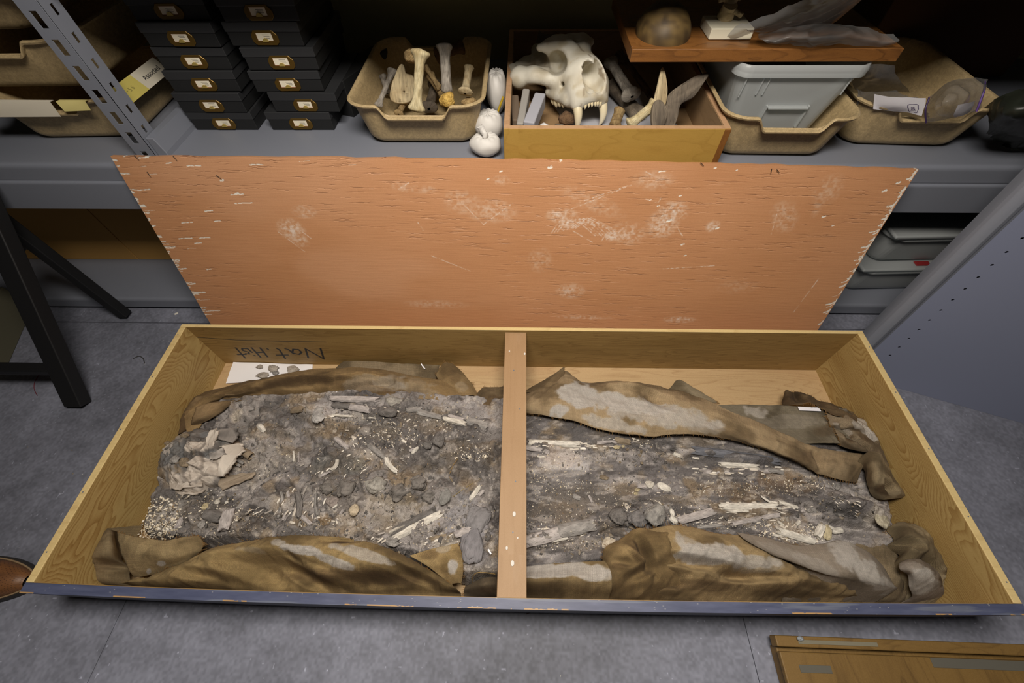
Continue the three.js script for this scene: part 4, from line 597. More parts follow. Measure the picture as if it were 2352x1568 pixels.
burlap('smooth clay coated burlap tongue tapering toward the right front corner', [
  [[1690, 1222, 0.14], [1760, 1235, 0.145], [1830, 1252, 0.145], [1890, 1248, 0.15], [1930, 1240, 0.15], [1985, 1262, 0.14], [2020, 1290, 0.12]],
  [[1710, 1238, 0.16], [1780, 1254, 0.165], [1845, 1268, 0.17], [1900, 1268, 0.172], [1950, 1268, 0.17], [2000, 1285, 0.16], [2035, 1310, 0.13]],
  [[1740, 1256, 0.165], [1800, 1274, 0.175], [1860, 1290, 0.178], [1915, 1295, 0.178], [1965, 1298, 0.175], [2015, 1312, 0.165], [2045, 1328, 0.14]],
  [[1780, 1278, 0.155], [1830, 1296, 0.17], [1885, 1314, 0.172], [1935, 1322, 0.172], [1980, 1328, 0.17], [2025, 1338, 0.16], [2054, 1345, 0.14]],
  [[1810, 1294, 0.12], [1850, 1310, 0.14], [1900, 1330, 0.14], [1945, 1340, 0.14], [1988, 1346, 0.14], [2030, 1352, 0.14], [2058, 1354, 0.13]],
], { toFront: true, seed: 47, nu: 90, nv: 56, wrinkle: 0.003, tint: [152, 122, 80], clay: [[1940, 1275, 60, 30, 0.7, 1], [1990, 1310, 60, 26, 0.75, 1], [1880, 1300, 70, 14, 0.4, 0.4], [1800, 1265, 60, 10, 0.3, 0.3], [2020, 1335, 36, 18, 0.4, 0.7]] });
burlap('bunched burlap corner piled against the right end panel at the front', [
  [[2030, 1215, 0.1], [2060, 1200, 0.1], [2090, 1202, 0.1], [2120, 1208, 0.08], [2145, 1225, 0.06]],
  [[2048, 1245, 0.1], [2075, 1225, 0.15], [2105, 1225, 0.15], [2135, 1240, 0.13], [2160, 1270, 0.08]],
  [[2060, 1275, 0.1], [2085, 1255, 0.16], [2115, 1258, 0.17], [2145, 1275, 0.15], [2180, 1305, 0.09]],
  [[2045, 1300, 0.09], [2080, 1290, 0.14], [2120, 1288, 0.13], [2155, 1300, 0.14], [2195, 1325, 0.08]],
  [[2060, 1330, 0.09], [2090, 1320, 0.12], [2130, 1318, 0.12], [2165, 1325, 0.11], [2205, 1345, 0.07]],
  [[2060, 1368, 0.05], [2095, 1366, 0.07], [2135, 1365, 0.07], [2170, 1366, 0.06], [2212, 1370, 0.05]],
], { toFront: true, seed: 49, nu: 60, nv: 64, wrinkle: 0.009, tint: [156, 122, 70], fray: 'tlr', creases: [[2050, 1240, 2080, 1260, 0.014, -0.04], [2110, 1280, 2170, 1320, 0.014, -0.03], [2070, 1300, 2060, 1340, 0.014, -0.02]], dark: [[2050, 1255, 14, 14, 0, 0.8], [2180, 1318, 16, 10, 0.6, 0.7]] });
burlap('low burlap lining showing between the clay tongue and the bunched corner', [
  [[1940, 1235, 0.07], [1980, 1240, 0.08], [2030, 1240, 0.08], [2080, 1250, 0.06]],
  [[1950, 1280, 0.08], [1990, 1285, 0.1], [2040, 1290, 0.1], [2085, 1300, 0.07]],
  [[1950, 1330, 0.07], [1995, 1335, 0.09], [2045, 1340, 0.1], [2090, 1345, 0.07]],
  [[1940, 1372, 0.05], [1995, 1373, 0.06], [2045, 1373, 0.07], [2095, 1373, 0.05]],
], { toFront: true, seed: 53, nu: 44, nv: 40, wrinkle: 0.007, tint: [128, 98, 56] });
burlap('small clay faced burlap flap on top of the bunched right corner', [
  [[2066, 1292, 0.15], [2085, 1284, 0.165], [2110, 1284, 0.165], [2130, 1295, 0.15]],
  [[2064, 1308, 0.15], [2090, 1302, 0.175], [2125, 1306, 0.175], [2155, 1318, 0.15]],
  [[2082, 1322, 0.14], [2100, 1325, 0.165], [2130, 1330, 0.165], [2164, 1342, 0.14]],
  [[2086, 1348, 0.12], [2105, 1350, 0.13], [2135, 1352, 0.13], [2168, 1358, 0.11]],
  [[2092, 1370, 0.08], [2108, 1371, 0.09], [2138, 1370, 0.09], [2165, 1368, 0.08]],
], { toFront: true, seed: 51, nu: 44, nv: 44, wrinkle: 0.004, tint: [156, 124, 82], clay: [[2110, 1335, 30, 34, 0, 1], [2090, 1300, 30, 12, 0, 0.5], [2140, 1345, 26, 14, 0, 0.6]], dark: [[2160, 1335, 10, 12, 0, 0.9]] });
// ------------------------------------------------------------------ bones, stones and scraps in the crate
const streak = texture(256, 256, (u, v) => { const a = tfbm(u, v, 24, 3, 4, 2), b = tfbm(u, v, 6, 5, 4, 8), c = tnoise(u, v, 90, 8, 5); return 232 + (a - 0.5) * 54 + (b - 0.5) * 44 - (c > 0.78 ? 34 : 0); });
M.bone = std({ vertexColors: true, map: streak, bumpMap: streak, bumpScale: 0.0012, roughness: 0.8 });
const gritTile = texture(256, 256, (u, v) => 128 + (tfbm(u, v, 8, 8, 5, 3) - 0.5) * 190, { srgb: false });
M.stone = std({ vertexColors: true, bumpMap: gritTile, bumpScale: 0.003, roughness: 0.88 });
const BC = { plaster: [[224, 216, 204], [150, 138, 126]], white: [[236, 230, 218], [176, 166, 150]], grey: [[168, 163, 158], [108, 104, 100]], dark: [[124, 119, 115], [80, 76, 73]], mauve: [[196, 188, 184], [136, 128, 126]], brown: [[150, 134, 112], [98, 86, 70]], cream: [[214, 200, 164], [170, 152, 112]], blue: [[128, 130, 138], [84, 84, 90]] };
// a split length of bone: long prism with an irregular section, grain along its length and broken ends
function shardGeo(len, w, h, R, pal, { taper = 0.15, bend = 0, jag = 0.12, dirt = 0.45, round = 0.7 } = {}) {
  const nr = 14, nl = 20, pos = [], col = [], uv = [], idx = []; const sec = [], jagA = [], jagB = []; const s0 = R() * 100;
  for (let k = 0; k < nr; k++) { const a = k / nr * 2 * Math.PI, c = Math.cos(a), s = Math.sin(a), pw = lerp(0.55, 1, round); sec.push([Math.sign(c) * Math.pow(Math.abs(c), pw) * (0.86 + 0.28 * R()), Math.sign(s) * Math.pow(Math.abs(s), pw) * (0.82 + 0.36 * R())]); jagA.push(R() * jag * len); jagB.push(R() * jag * len); }
  const push = (x, y, z, u, v, sh) => { pos.push(x, y, z); uv.push(u, v); let c = mixc(pal[0], pal[1], clamp(sh)); const L = toLin(c); col.push(...L); };
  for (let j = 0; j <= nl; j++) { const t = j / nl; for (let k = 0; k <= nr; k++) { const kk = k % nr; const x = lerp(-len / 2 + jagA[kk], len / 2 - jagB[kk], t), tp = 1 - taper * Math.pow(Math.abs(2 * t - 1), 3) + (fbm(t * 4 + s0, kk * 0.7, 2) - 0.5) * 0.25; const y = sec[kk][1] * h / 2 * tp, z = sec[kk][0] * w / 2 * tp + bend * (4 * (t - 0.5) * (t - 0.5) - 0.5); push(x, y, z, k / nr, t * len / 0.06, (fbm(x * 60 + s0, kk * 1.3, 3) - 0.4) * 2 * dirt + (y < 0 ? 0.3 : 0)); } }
  for (let j = 0; j < nl; j++) for (let k = 0; k < nr; k++) { const a = j * (nr + 1) + k; idx.push(a, a + 1, a + nr + 1, a + 1, a + nr + 2, a + nr + 1); }
  for (const j of [0, nl]) { const c = pos.length / 3; let mx = 0; for (let k = 0; k < nr; k++) mx += pos[(j * (nr + 1) + k) * 3] / nr; push(mx + (j ? -1 : 1) * 0.1 * w, 0, (j ? 1 : 1) * bend * 0.5, 0.5, 0.5, 0.6); for (let k = 0; k < nr; k++) { const a = j * (nr + 1) + k; j ? idx.push(c, a, a + 1) : idx.push(c, a + 1, a); } }
  const g = new THREE.BufferGeometry(); g.setAttribute('position', new THREE.Float32BufferAttribute(pos, 3)); g.setAttribute('color', new THREE.Float32BufferAttribute(col, 3)); g.setAttribute('uv', new THREE.Float32BufferAttribute(uv, 2)); g.setIndex(idx); g.computeVertexNormals(); return toCreasedNormals(g, 0.7);
}
let boneSeed = 1;
// a shard lying on the clay between two pixels of the photograph; width in millimetres
function shard(label, x0, y0, x1, y1, w, pal = 'white', o = {}) {
  const R = rng(1000 + 37 * boneSeed++), A = onSoil(x0, y0), B = onSoil(x1, y1), len = Math.hypot(B.x - A.x, B.z - A.z), h = (o.h ?? w * 0.75) * 1.15 / 1000;
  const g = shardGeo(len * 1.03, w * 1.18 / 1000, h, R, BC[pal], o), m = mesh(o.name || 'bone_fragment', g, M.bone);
  m.position.set((A.x + B.x) / 2, (A.y + B.y) / 2 + h * (o.lift ?? 0.34), (A.z + B.z) / 2); m.rotation.set(0, Math.atan2(-(B.z - A.z), B.x - A.x), Math.atan2(B.y - A.y, len) * 0.7, 'YXZ'); if (o.roll) m.rotateX(o.roll);
  return tag(m, label, o.cat || 'bone', o.group);
}
function lumpGeo(rx, ry, rz, R, pal, { rough = 0.25, cut = 0.9, detail = 5 } = {}) {
  const g = mergeVertices(new THREE.IcosahedronGeometry(1, detail).deleteAttribute('normal').deleteAttribute('uv')), p = g.attributes.position, col = [], uv = [], s = R() * 90, planes = [];
  for (let k = 0; k < 7; k++) planes.push([V(R() - 0.5, R() - 0.5, R() - 0.5).normalize(), cut * (0.72 + 0.3 * R())]);
  const v = V(0, 0, 0); for (let i = 0; i < p.count; i++) { v.fromBufferAttribute(p, i); const n = noise3(v.x * 1.6 + s, v.y * 1.6, v.z * 1.6), n2 = noise3(v.x * 5 + s, v.y * 5, v.z * 5), n3 = noise3(v.x * 13 + s, v.y * 13, v.z * 13); let r = 1 + (n - 0.5) * rough * 2.8 + (n2 - 0.5) * rough * 1.7 + (n3 - 0.5) * rough * 0.8; uv.push(v.x + v.z * 0.3, v.y + v.z); v.multiplyScalar(r); for (const [N, d] of planes) { const q = v.dot(N); if (q > d) v.addScaledVector(N, (d - q) * 0.85); } p.setXYZ(i, v.x * rx, v.y * ry, v.z * rz); col.push(...toLin(mixc(pal[0], pal[1], clamp((n2 - 0.38) * 2.2)))); }
  g.setAttribute('color', new THREE.Float32BufferAttribute(col, 3)); g.setAttribute('uv', new THREE.Float32BufferAttribute(uv, 2)); g.computeVertexNormals(); return g;
}
function lump(label, px, py, rx, ry, rz, pal = 'grey', o = {}) {     // radii in mm
  const R = rng(5000 + 41 * boneSeed++), p = onSoil(px, py), m = mesh(o.name || 'stone', lumpGeo(rx / 1000, ry / 1000, rz / 1000, R, BC[pal] || pal, o), M.stone);
  m.position.set(p.x, p.y + ry / 1000 * (o.lift ?? 0.35), p.z); m.rotation.y = o.turn || 0; return tag(m, label, o.cat || 'stone', o.group);
}
// crushed skull: a broken shell of plates over a mound of clay, with pebbles caught in it
{
  const out = [[352, 1062], [356, 1040], [380, 1015], [420, 985], [452, 978], [500, 990], [528, 985], [545, 1000], [555, 1035], [550, 1060], [530, 1085], [505, 1118], [470, 1120], [455, 1132], [415, 1134], [385, 1120], [360, 1100]].map(([x, y]) => at(x, y, 0.125));
  const c = V(0, 0, 0); out.forEach(p => c.addScaledVector(p, 1 / out.length));
  const t = thing('human_skull', 'crushed pale skull packed with grey clay at the left end of the crate', 'skull', [c.x, 0, c.z]);
  const NA = 150, NR = 60, pos = [], col = [], idx = [], uv = [];
  const radius = (a) => { // polar radius of the outline
    let best = 0.05; for (let i = 0; i < out.length; i++) { const p = out[i], q = out[(i + 1) % out.length]; const x1 = p.x - c.x, z1 = p.z - c.z, x2 = q.x - c.x, z2 = q.z - c.z, dx = Math.cos(a), dz = Math.sin(a); const den = dx * (z2 - z1) - dz * (x2 - x1); if (Math.abs(den) < 1e-9) continue; const tt = (x1 * (z2 - z1) - z1 * (x2 - x1)) / den, s = (x1 * dz - z1 * dx) / den; if (tt > 0 && s >= 0 && s <= 1) best = tt; } return best; };
  const white = [[480, 1070, 70, 30, -0.7], [430, 1112, 60, 20, 0.15], [470, 1085, 60, 24, -0.5], [525, 1040, 26, 32, 0.4], [460, 1030, 40, 16, -0.1], [500, 1000, 16, 30, 0.2], [400, 1098, 30, 12, 0.2], [445, 1130, 30, 8, 0.1]].map(([x, y, a, b, r]) => { const p = at(x, y, 0.15); return [p.x, p.z, a / 1000, b / 900, Math.cos(r), Math.sin(r)]; });
  const grey = [[400, 1040, 40, 34], [515, 1000, 34, 18], [490, 1045, 26, 14], [470, 995, 20, 12]].map(([x, y, a, b]) => { const p = at(x, y, 0.15); return [p.x, p.z, a / 1000, b / 900]; });
  const sq = Array.from({ length: 26 }, (_, i) => [c.x + (hash2(i, 3) - 0.5) * 0.24, c.z + (hash2(i, 8) - 0.5) * 0.2, hash2(i, 5)]);
  for (let j = 0; j <= NR; j++) for (let i = 0; i <= NA; i++) {
    const a = i / NA * 2 * Math.PI, f = j / NR, r = radius(a) * f * (1 + (fbm(Math.cos(a) * 3 + 7, Math.sin(a) * 3, 3) - 0.5) * 0.16 * f), x = c.x + Math.cos(a) * r, z = c.z + Math.sin(a) * r;
    let d1 = 9, d2 = 9, id = 0; for (const [sx, sz, h] of sq) { const d = Math.hypot(x - sx + (fbm(x * 40, z * 40, 2) - 0.5) * 0.02, z - sz); if (d < d1) { d2 = d1; d1 = d; id = h; } else if (d < d2) d2 = d; }
    let y = 0.112 + 0.056 * Math.pow(1 - Math.pow(f, 2.6), 0.8) + (id - 0.5) * 0.012 * (1 - f * f) + (fbm(x * 60, z * 60, 4) - 0.5) * 0.02 - (1 - Math.abs(2 * fbm(x * 34 + 5, z * 34, 3) - 1) > 0.9 ? 0.003 : 0); const edge = smooth(0.006, 0, d2 - d1); y -= edge * 0.004;
    if (f > 0.93) y -= (f - 0.93) / 0.07 * 0.045;
    let col0 = mixc([138, 132, 126], [92, 87, 83], smooth(0.35, 0.7, fbm(x * 30, z * 30, 4))); col0 = mixc(col0, [140, 120, 94], smooth(0.55, 0.7, fbm(x * 44 + 9, z * 44, 3)) * 0.6);
    for (const [wx, wz, A, B, cs, sn] of white) { const dx = x - wx, dz = z - wz, q = ((dx * cs + dz * sn) / A) ** 2 + ((-dx * sn + dz * cs) / B) ** 2; const m = smooth(1.15, 0.55, q + (fbm(x * 70, z * 70, 3) - 0.5) * 1.2); if (m > 0) { col0 = mixc(col0, mixc([214, 204, 192], [166, 154, 142], fbm(x * 90, z * 90, 3)), m * 0.92); y += m * 0.006 * (1 - f * f); } }
    for (const [wx, wz, A, B] of grey) { const q = ((x - wx) / A) ** 2 + ((z - wz) / B) ** 2, m = smooth(1.1, 0.5, q + (fbm(x * 60 + 4, z * 60, 3) - 0.5)); if (m > 0) { col0 = mixc(col0, [98, 98, 98], m * 0.85); y -= m * 0.006; } }
    col0 = mixc(col0, [50, 46, 44], edge * 0.4); pos.push(x - c.x, y, z - c.z); col.push(...toLin(col0)); uv.push(x * 16, z * 16);
  }
  for (let j = 0; j < NR; j++) for (let i = 0; i < NA; i++) { const a = j * (NA + 1) + i; idx.push(a, a + 1, a + NA + 1, a + 1, a + NA + 2, a + NA + 1); }
  const g = new THREE.BufferGeometry(); g.setAttribute('position', new THREE.Float32BufferAttribute(pos, 3)); g.setAttribute('color', new THREE.Float32BufferAttribute(col, 3)); g.setAttribute('uv', new THREE.Float32BufferAttribute(uv, 2)); g.setIndex(idx); g.computeVertexNormals();
  mesh('cranium', g, M.stone, t);
  const plate = (pts, y, tilt, pal, thick = 0.004) => {    // a curved broken plate of skull bone
    const w = pts.map(([x, y2]) => at(x, y2, y)), cx = w.reduce((s, p) => s + p.x, 0) / w.length, cz = w.reduce((s, p) => s + p.z, 0) / w.length; const s = new THREE.Shape(), w2 = []; w.forEach((p, i) => { const q = w[(i + 1) % w.length]; for (let k = 0; k < 5; k++) { const f = k / 5, e = V(lerp(p.x, q.x, f), 0, lerp(p.z, q.z, f)), n = 0.006; e.x += (fbm(e.x * 150, e.z * 150, 3) - 0.5) * n * 2; e.z += (fbm(e.z * 150 + 7, e.x * 150, 3) - 0.5) * n * 2; w2.push(e); } }); w2.forEach((p, i) => i ? s.lineTo(p.x - cx, -(p.z - cz)) : s.moveTo(p.x - cx, -(p.z - cz))); s.closePath();
    const e = new THREE.ExtrudeGeometry(s, { depth: thick, bevelEnabled: true, bevelSize: 0.0012, bevelThickness: 0.0012, bevelSegments: 1 }); e.rotateX(-Math.PI / 2); const p = e.attributes.position, cc = []; for (let i = 0; i < p.count; i++) { const X = p.getX(i), Z = p.getZ(i); p.setY(i, p.getY(i) * 0.7 + tilt * X - 6 * (X * X + Z * Z) + (fbm(X * 80 + y * 900, Z * 80, 3) - 0.5) * 0.008); cc.push(...toLin(mixc(mixc(BC[pal][0], [168, 156, 144], 0.35), BC[pal][1], clamp((fbm(X * 70 + cx * 50, Z * 70, 3) - 0.38) * 3)))); }
    { const u2 = e.attributes.uv; for (let i = 0; i < u2.count; i++) u2.setXY(i, u2.getX(i) * 14, u2.getY(i) * 14); } e.setAttribute('color', new THREE.Float32BufferAttribute(cc, 3)); e.computeVertexNormals(); e.translate(cx - c.x, y - 0.004, cz - c.z); mesh('skull_plate', e, M.stone, t);
  };
  plate([[505, 1022], [548, 1015], [553, 1030], [535, 1055], [515, 1082], [495, 1090], [505, 1060], [515, 1040]], 0.163, -0.25, 'plaster', 0.006);
  plate([[476, 990], [494, 982], [500, 1000], [488, 1020], [476, 1030], [470, 1016]], 0.166, 0.1, 'plaster');
  plate([[500, 984], [540, 984], [545, 998], [530, 1012], [498, 1008]], 0.16, -0.1, 'dark', 0.006);
  plate([[380, 1100], [420, 1088], [460, 1092], [455, 1112], [410, 1122], [385, 1118]], 0.148, 0.05, 'plaster');
  plate([[395, 1122], [440, 1118], [462, 1122], [450, 1134], [408, 1134]], 0.126, 0, 'plaster');
  plate([[475, 1042], [510, 1028], [516, 1040], [498, 1050], [480, 1052]], 0.172, 0, 'grey');
  plate([[500, 1096], [540, 1090], [576, 1080], [572, 1092], [540, 1110], [508, 1122], [496, 1112]], 0.13, -0.1, 'brown');
  plate([[368, 1028], [392, 1015], [402, 1030], [384, 1046]], 0.15, 0.2, 'grey');
  const jaw = thing('jawbone', 'broken jaw with a row of small brown teeth at the right edge of the skull', 'bone', [0, 0, 0]);
  { const pts = [[520, 1098], [530, 1062], [548, 1046], [566, 1042], [582, 1052]].map(([x, y]) => onSoil(x, y, 0.012)); mesh('jaw_body', lumpTint(new THREE.TubeGeometry(new THREE.CatmullRomCurve3(pts), 30, 0.011, 10), BC.brown), M.stone, jaw);
    const R = rng(9); for (const [x, y] of [[540, 1052], [547, 1058], [554, 1062], [548, 1068], [555, 1072], [562, 1066], [541, 1066], [560, 1052]]) { const p = onSoil(x, y, 0.016), g2 = rbox(0.006, 0.012, 0.0075, 0.0022, 2); g2.rotateZ(0.5 + R() * 0.3); g2.rotateY(-0.6 + R() * 0.3); g2.translate(p.x, p.y, p.z); mesh('tooth', lumpTint(g2, R() < 0.4 ? BC.grey : BC.brown), M.stone, jaw); } }
}
function lumpTint(g, pal) { const p = g.attributes.position, c = []; for (let i = 0; i < p.count; i++) c.push(...toLin(mixc(pal[0], pal[1], clamp((noise3(p.getX(i) * 90, p.getY(i) * 90, p.getZ(i) * 90) - 0.36) * 2.4)))); g.setAttribute('color', new THREE.Float32BufferAttribute(c, 3)); return g; }
const pebbleOn = (label, x, y, h, r, pal) => { const R = rng(700 + boneSeed++), p = at(x, y, h), m = mesh('pebble', lumpGeo(r[0] / 1000, r[1] / 1000, r[2] / 1000, R, BC[pal], {}), M.stone); m.position.copy(p); tag(m, label, 'pebble'); };
pebbleOn('larger tan pebble lodged in the middle of the skull', 426, 1062, 0.166, [16, 11, 13], 'brown');
pebbleOn('smaller grey pebble beside the tan one in the skull', 402, 1055, 0.164, [13, 9, 11], 'grey');
pebbleOn('tan pebble near the upper rim of the skull', 424, 1000, 0.157, [11, 8, 8], 'brown');
pebbleOn('little pebble at the upper left of the skull', 384, 1018, 0.145, [8, 6, 7], 'brown');
// arm bone along the back of the left half
shard('long flat grey bone slab topmost in the row under the back burlap', 757, 916, 874, 920, 17, 'mauve', { h: 12, dirt: 0.3 });
shard('dark stubby bone piece at the left end of the back row', 764, 932, 806, 935, 18, 'dark');
shard('light brown barrel shaped bone piece second in the back row', 804, 936, 853, 943, 18, 'mauve', { round: 0.9 });
lump('pale crumbly clay block in the back row of bones', 905, 921, 31, 12, 18, [[176, 170, 160], [116, 110, 104]], { rough: 0.3, turn: -0.15 });
lump('dark grey clay lump under the pale block in the back row', 893, 947, 30, 13, 16, 'dark', { rough: 0.3 });
shard('small tapering bone piece right of the pale block', 933, 944, 971, 939, 13, 'grey', { taper: 0.4 });
shard('long grey bone shaft right of the pale block', 958, 947, 1018, 961, 14, 'grey', { round: 1 });
shard('thin grey splinter above the long shaft', 980, 938, 1016, 946, 5, 'dark');
shard('pale split shaft with a white lower side near the back row end', 1018, 962, 1072, 975, 14, 'white', { dirt: 0.7 });
shard('short pale shaft above the split one at the back row end', 1030, 955, 1066, 966, 12, 'mauve');
shard('broad grey shaft sinking in the clay toward the slat', 1072, 965, 1120, 982, 20, 'grey', { lift: 0.05 });
shard('white sliver low in the clay at the left of the back row', 758, 953, 812, 957, 6, 'white', { dirt: 0.6 });
// shoulder, ribs, spine
lump('pale chalky plate standing in the clay below the back row', 733, 955, 20, 8, 26, [[186, 182, 178], [128, 124, 120]], { rough: 0.3, turn: 0.3 });
shard('pale cup shaped joint end left of the chalky plate', 672, 946, 700, 940, 22, 'brown', { taper: 0.4, dirt: 0.5 });
shard('white oval bone chip in dark clay near the top of the chest', 594, 975, 610, 992, 13, 'white', { taper: 0.7, dirt: 0.6 });
shard('thin upright white rib sliver in the middle of the chest', 676, 1036, 678, 1062, 6, 'white', { h: 8 });
shard('thin grey rib sliver right of the white one', 690, 1040, 687, 1065, 4, 'mauve', { h: 7 });
shard('curving pale rib piece leaning left in the chest', 779, 1056, 762, 1082, 9, 'white', { bend: 0.006, dirt: 0.6 });
shard('grey rib stretch below the leaning pale rib', 762, 1080, 738, 1094, 9, 'mauve', { dirt: 0.6 });
shard('white rib tip pointing down to the right in the chest', 884, 1050, 913, 1088, 12, 'white', { bend: -0.006, taper: 0.5, dirt: 0.5 });
shard('grey rib running above the white rib tip', 846, 1020, 888, 1054, 12, 'grey', { dirt: 0.5, lift: 0.1 });
shard('long faint rib high on the chest', 770, 1005, 800, 1030, 12, 'mauve', { dirt: 0.7, lift: 0.1 });
shard('small hooked white bone chip in the upper chest', 945, 1044, 962, 1026, 9, 'white', { taper: 0.6, dirt: 0.4 });
shard('flat grey flake beside the hooked chip', 940, 1036, 956, 1030, 8, 'mauve');
lump('tall dark clay knuckle in the right of the chest', 1008, 1010, 17, 16, 25, 'dark', { rough: 0.2 });
lump('dark clay knuckle left of the tall one', 984, 1022, 14, 12, 13, 'dark', { rough: 0.3 });
for (const [x, y, r, w] of [[752, 1120, 21, 'left end of the spine'], [796, 1122, 25, 'left of the domed one in the spine'], [866, 1112, 28, 'that is pale and domed in the spine'], [915, 1130, 25, 'right of the domed one in the spine'], [958, 1110, 25, 'upper right of the spine'], [985, 1140, 20, 'right end of the spine']]) lump(`dark rounded clay covered vertebra ${w.startsWith('left end') || w.startsWith('right end') ? 'at the ' + w : w.startsWith('upper') ? 'at the ' + w : w}`, x, y, r, r * 0.62, r * 0.9, x === 866 ? [[170, 165, 156], [104, 100, 94]] : [[128, 122, 116], [80, 76, 72]], { rough: 0.5, name: 'vertebra', cat: 'bone', lift: -0.05 });
shard('leftmost dark fibrous rib strip curving down below the chest', 652, 1128, 640, 1190, 9, 'grey', { bend: 0.008, dirt: 0.9, h: 10 });
shard('pale rib strip second of the fibrous ribs below the chest', 668, 1128, 656, 1198, 9, 'mauve', { bend: 0.008, dirt: 0.9, h: 12 });
shard('wide dark rib strip third of the fibrous ribs below the chest', 686, 1125, 690, 1192, 13, 'dark', { bend: 0.004, dirt: 0.6, h: 14 });
shard('greenish grey rib strip at the right of the fibrous ribs', 726, 1132, 732, 1188, 9, 'grey', { bend: -0.004, dirt: 0.8, h: 12 });
shard('pale curving rib foot joining the fibrous ribs', 686, 1180, 718, 1206, 8, 'mauve', { dirt: 0.6 });
lump('pinkish grey broken block right of the fibrous ribs', 765, 1152, 20, 12, 15, [[160, 148, 140], [110, 100, 96]], { rough: 0.35 });
shard('small clean white splinter on the pinkish block', 764, 1167, 776, 1158, 4, 'white', { dirt: 0.1 });
lump('cream coloured stone chip standing out below the spine', 814, 1172, 14, 10, 15, [[206, 190, 164], [158, 142, 120]], { rough: 0.25 });
shard('pale fibrous splinter beside the cream stone', 772, 1196, 790, 1170, 6, 'mauve');
lump('flat grey drop shaped stone below the right of the spine', 1021, 1140, 16, 6, 22, [[138, 136, 132], [108, 106, 102]], { rough: 0.1, turn: -0.15 });
shard('hollow white bone sliver standing right of the drop shaped stone', 1080, 1150, 1104, 1114, 11, 'white', { taper: 0.5, dirt: 0.4 });
shard('grey splinter at the right of the hollow white sliver', 1098, 1140, 1112, 1126, 8, 'mauve');
shard('upper shaft of the split forearm bone at lower middle', 896, 1226, 1006, 1170, 17, 'dark', { dirt: 0.5, taper: 0.1, h: 15 });
shard('white streaked lower shaft of the split forearm bone', 900, 1240, 1018, 1178, 15, 'white', { dirt: 0.35, taper: 0.1, h: 14 });
shard('pale broken left stub of the upper forearm shaft', 894, 1226, 932, 1208, 8, 'white', { dirt: 0.6, h: 16 });
lump('grey rubble knob at the left end of the forearm bone', 902, 1244, 18, 10, 14, 'grey', { rough: 0.4 });
shard('short pale bone length near the slat at the front', 1044, 1230, 1085, 1216, 15, 'mauve', { dirt: 0.5 });
shard('pale rubble strip below the forearm bone', 986, 1240, 1050, 1228, 12, 'brown', { dirt: 0.8, lift: 0.05 });
lump('rounded smooth clay boss beside the slat', 1096, 1190, 36, 12, 34, [[138, 135, 136], [106, 103, 103]], { rough: 0.3, lift: -0.15 });
lump('long smooth clay boss below the rounded one beside the slat', 1086, 1246, 32, 12, 42, [[134, 131, 134], [102, 100, 102]], { rough: 0.3, lift: -0.15 });
lump('small dark round clay ball beside the slat', 1121, 1232, 8, 7, 11, 'dark', { rough: 0.1 });
shard('grey elongated stone standing below the skull', 522, 1222, 536, 1172, 26, 'mauve', { dirt: 0.3, h: 16, round: 0.9, lift: 0.9 });
shard('grey clay stick slanting above the elongated stone', 545, 1172, 576, 1140, 12, 'grey', { dirt: 0.4 });
shard('dark blunt clay finger in the lower left', 470, 1180, 512, 1190, 24, 'dark', { dirt: 0.4, lift: 0.1 });
lump('bright white pebble left of the pair below the skull', 499, 1152, 7, 5, 8, 'white'); lump('white leaf shaped chip right of the pair below the skull', 520, 1154, 12, 4, 6, 'white', { turn: 0.4 });
lump('yellowish pebble under the skull', 473, 1163, 9, 7, 9, 'cream'); lump('grey flat chip right of the crumbled patch', 413, 1200, 11, 5, 14, 'mauve'); lump('pale blunt chip low under the elongated stone', 464, 1204, 10, 6, 10, 'grey');
// right half: legs
shard('long white cracked thigh bone end touching the slat', 1206, 1016, 1334, 1022, 18, 'white', { dirt: 0.35, taper: 0.05, h: 12 });
shard('short pinkish bone length below the white thigh bone at the slat', 1204, 1028, 1246, 1034, 13, 'mauve', { dirt: 0.3 });
lump('crumbly pale joint knob right of the pinkish length', 1256, 1036, 11, 6, 11, 'mauve', { rough: 0.4 });
shard('small white curl of bone left below the thigh bone', 1233, 1048, 1252, 1051, 6, 'white');
shard('pale thigh bone stretch in the middle of the upper leg', 1370, 1018, 1416, 1016, 10, 'mauve', { dirt: 0.5 });
shard('broad pale thigh bone flake right of the middle stretch', 1410, 1010, 1448, 1018, 16, 'brown', { dirt: 0.3 });
lump('cream oval chip below the thigh bone flake', 1416, 1027, 11, 4, 6, 'cream'); lump('yellow chip right of the cream oval', 1431, 1025, 6, 5, 5, 'cream'); lump('tan chip right of the yellow one', 1441, 1033, 6, 4, 4, 'brown');
shard('long smooth blue grey leg bone under the clay smeared strip', 1586, 1034, 1790, 1062, 20, 'blue', { dirt: 0.5, taper: 0.1, round: 1, h: 16 });
shard('pale ridge chip on the left end of the blue grey bone', 1545, 1042, 1564, 1048, 9, 'white');
shard('white flake on clay left of the split white bone', 1588, 1051, 1606, 1054, 7, 'white', { group: 'white flakes left of the split bone' });
shard('upper white split shaft of the far leg bone', 1648, 1066, 1745, 1072, 12, 'white', { dirt: 0.3, h: 9 });
shard('lower pinkish split shaft of the far leg bone', 1608, 1084, 1778, 1082, 12, 'mauve', { dirt: 0.4, h: 9 });
shard('grey tail of the far leg bone running right', 1762, 1080, 1800, 1086, 10, 'grey', { dirt: 0.5 });
lump('white kneecap like block in the middle of the right half', 1492, 1112, 13, 6, 11, 'white', { rough: 0.15, name: 'bone_fragment', cat: 'bone' });
shard('pointed white plate right of the white block', 1508, 1112, 1541, 1126, 17, 'white', { taper: 0.7, dirt: 0.15, h: 6 });
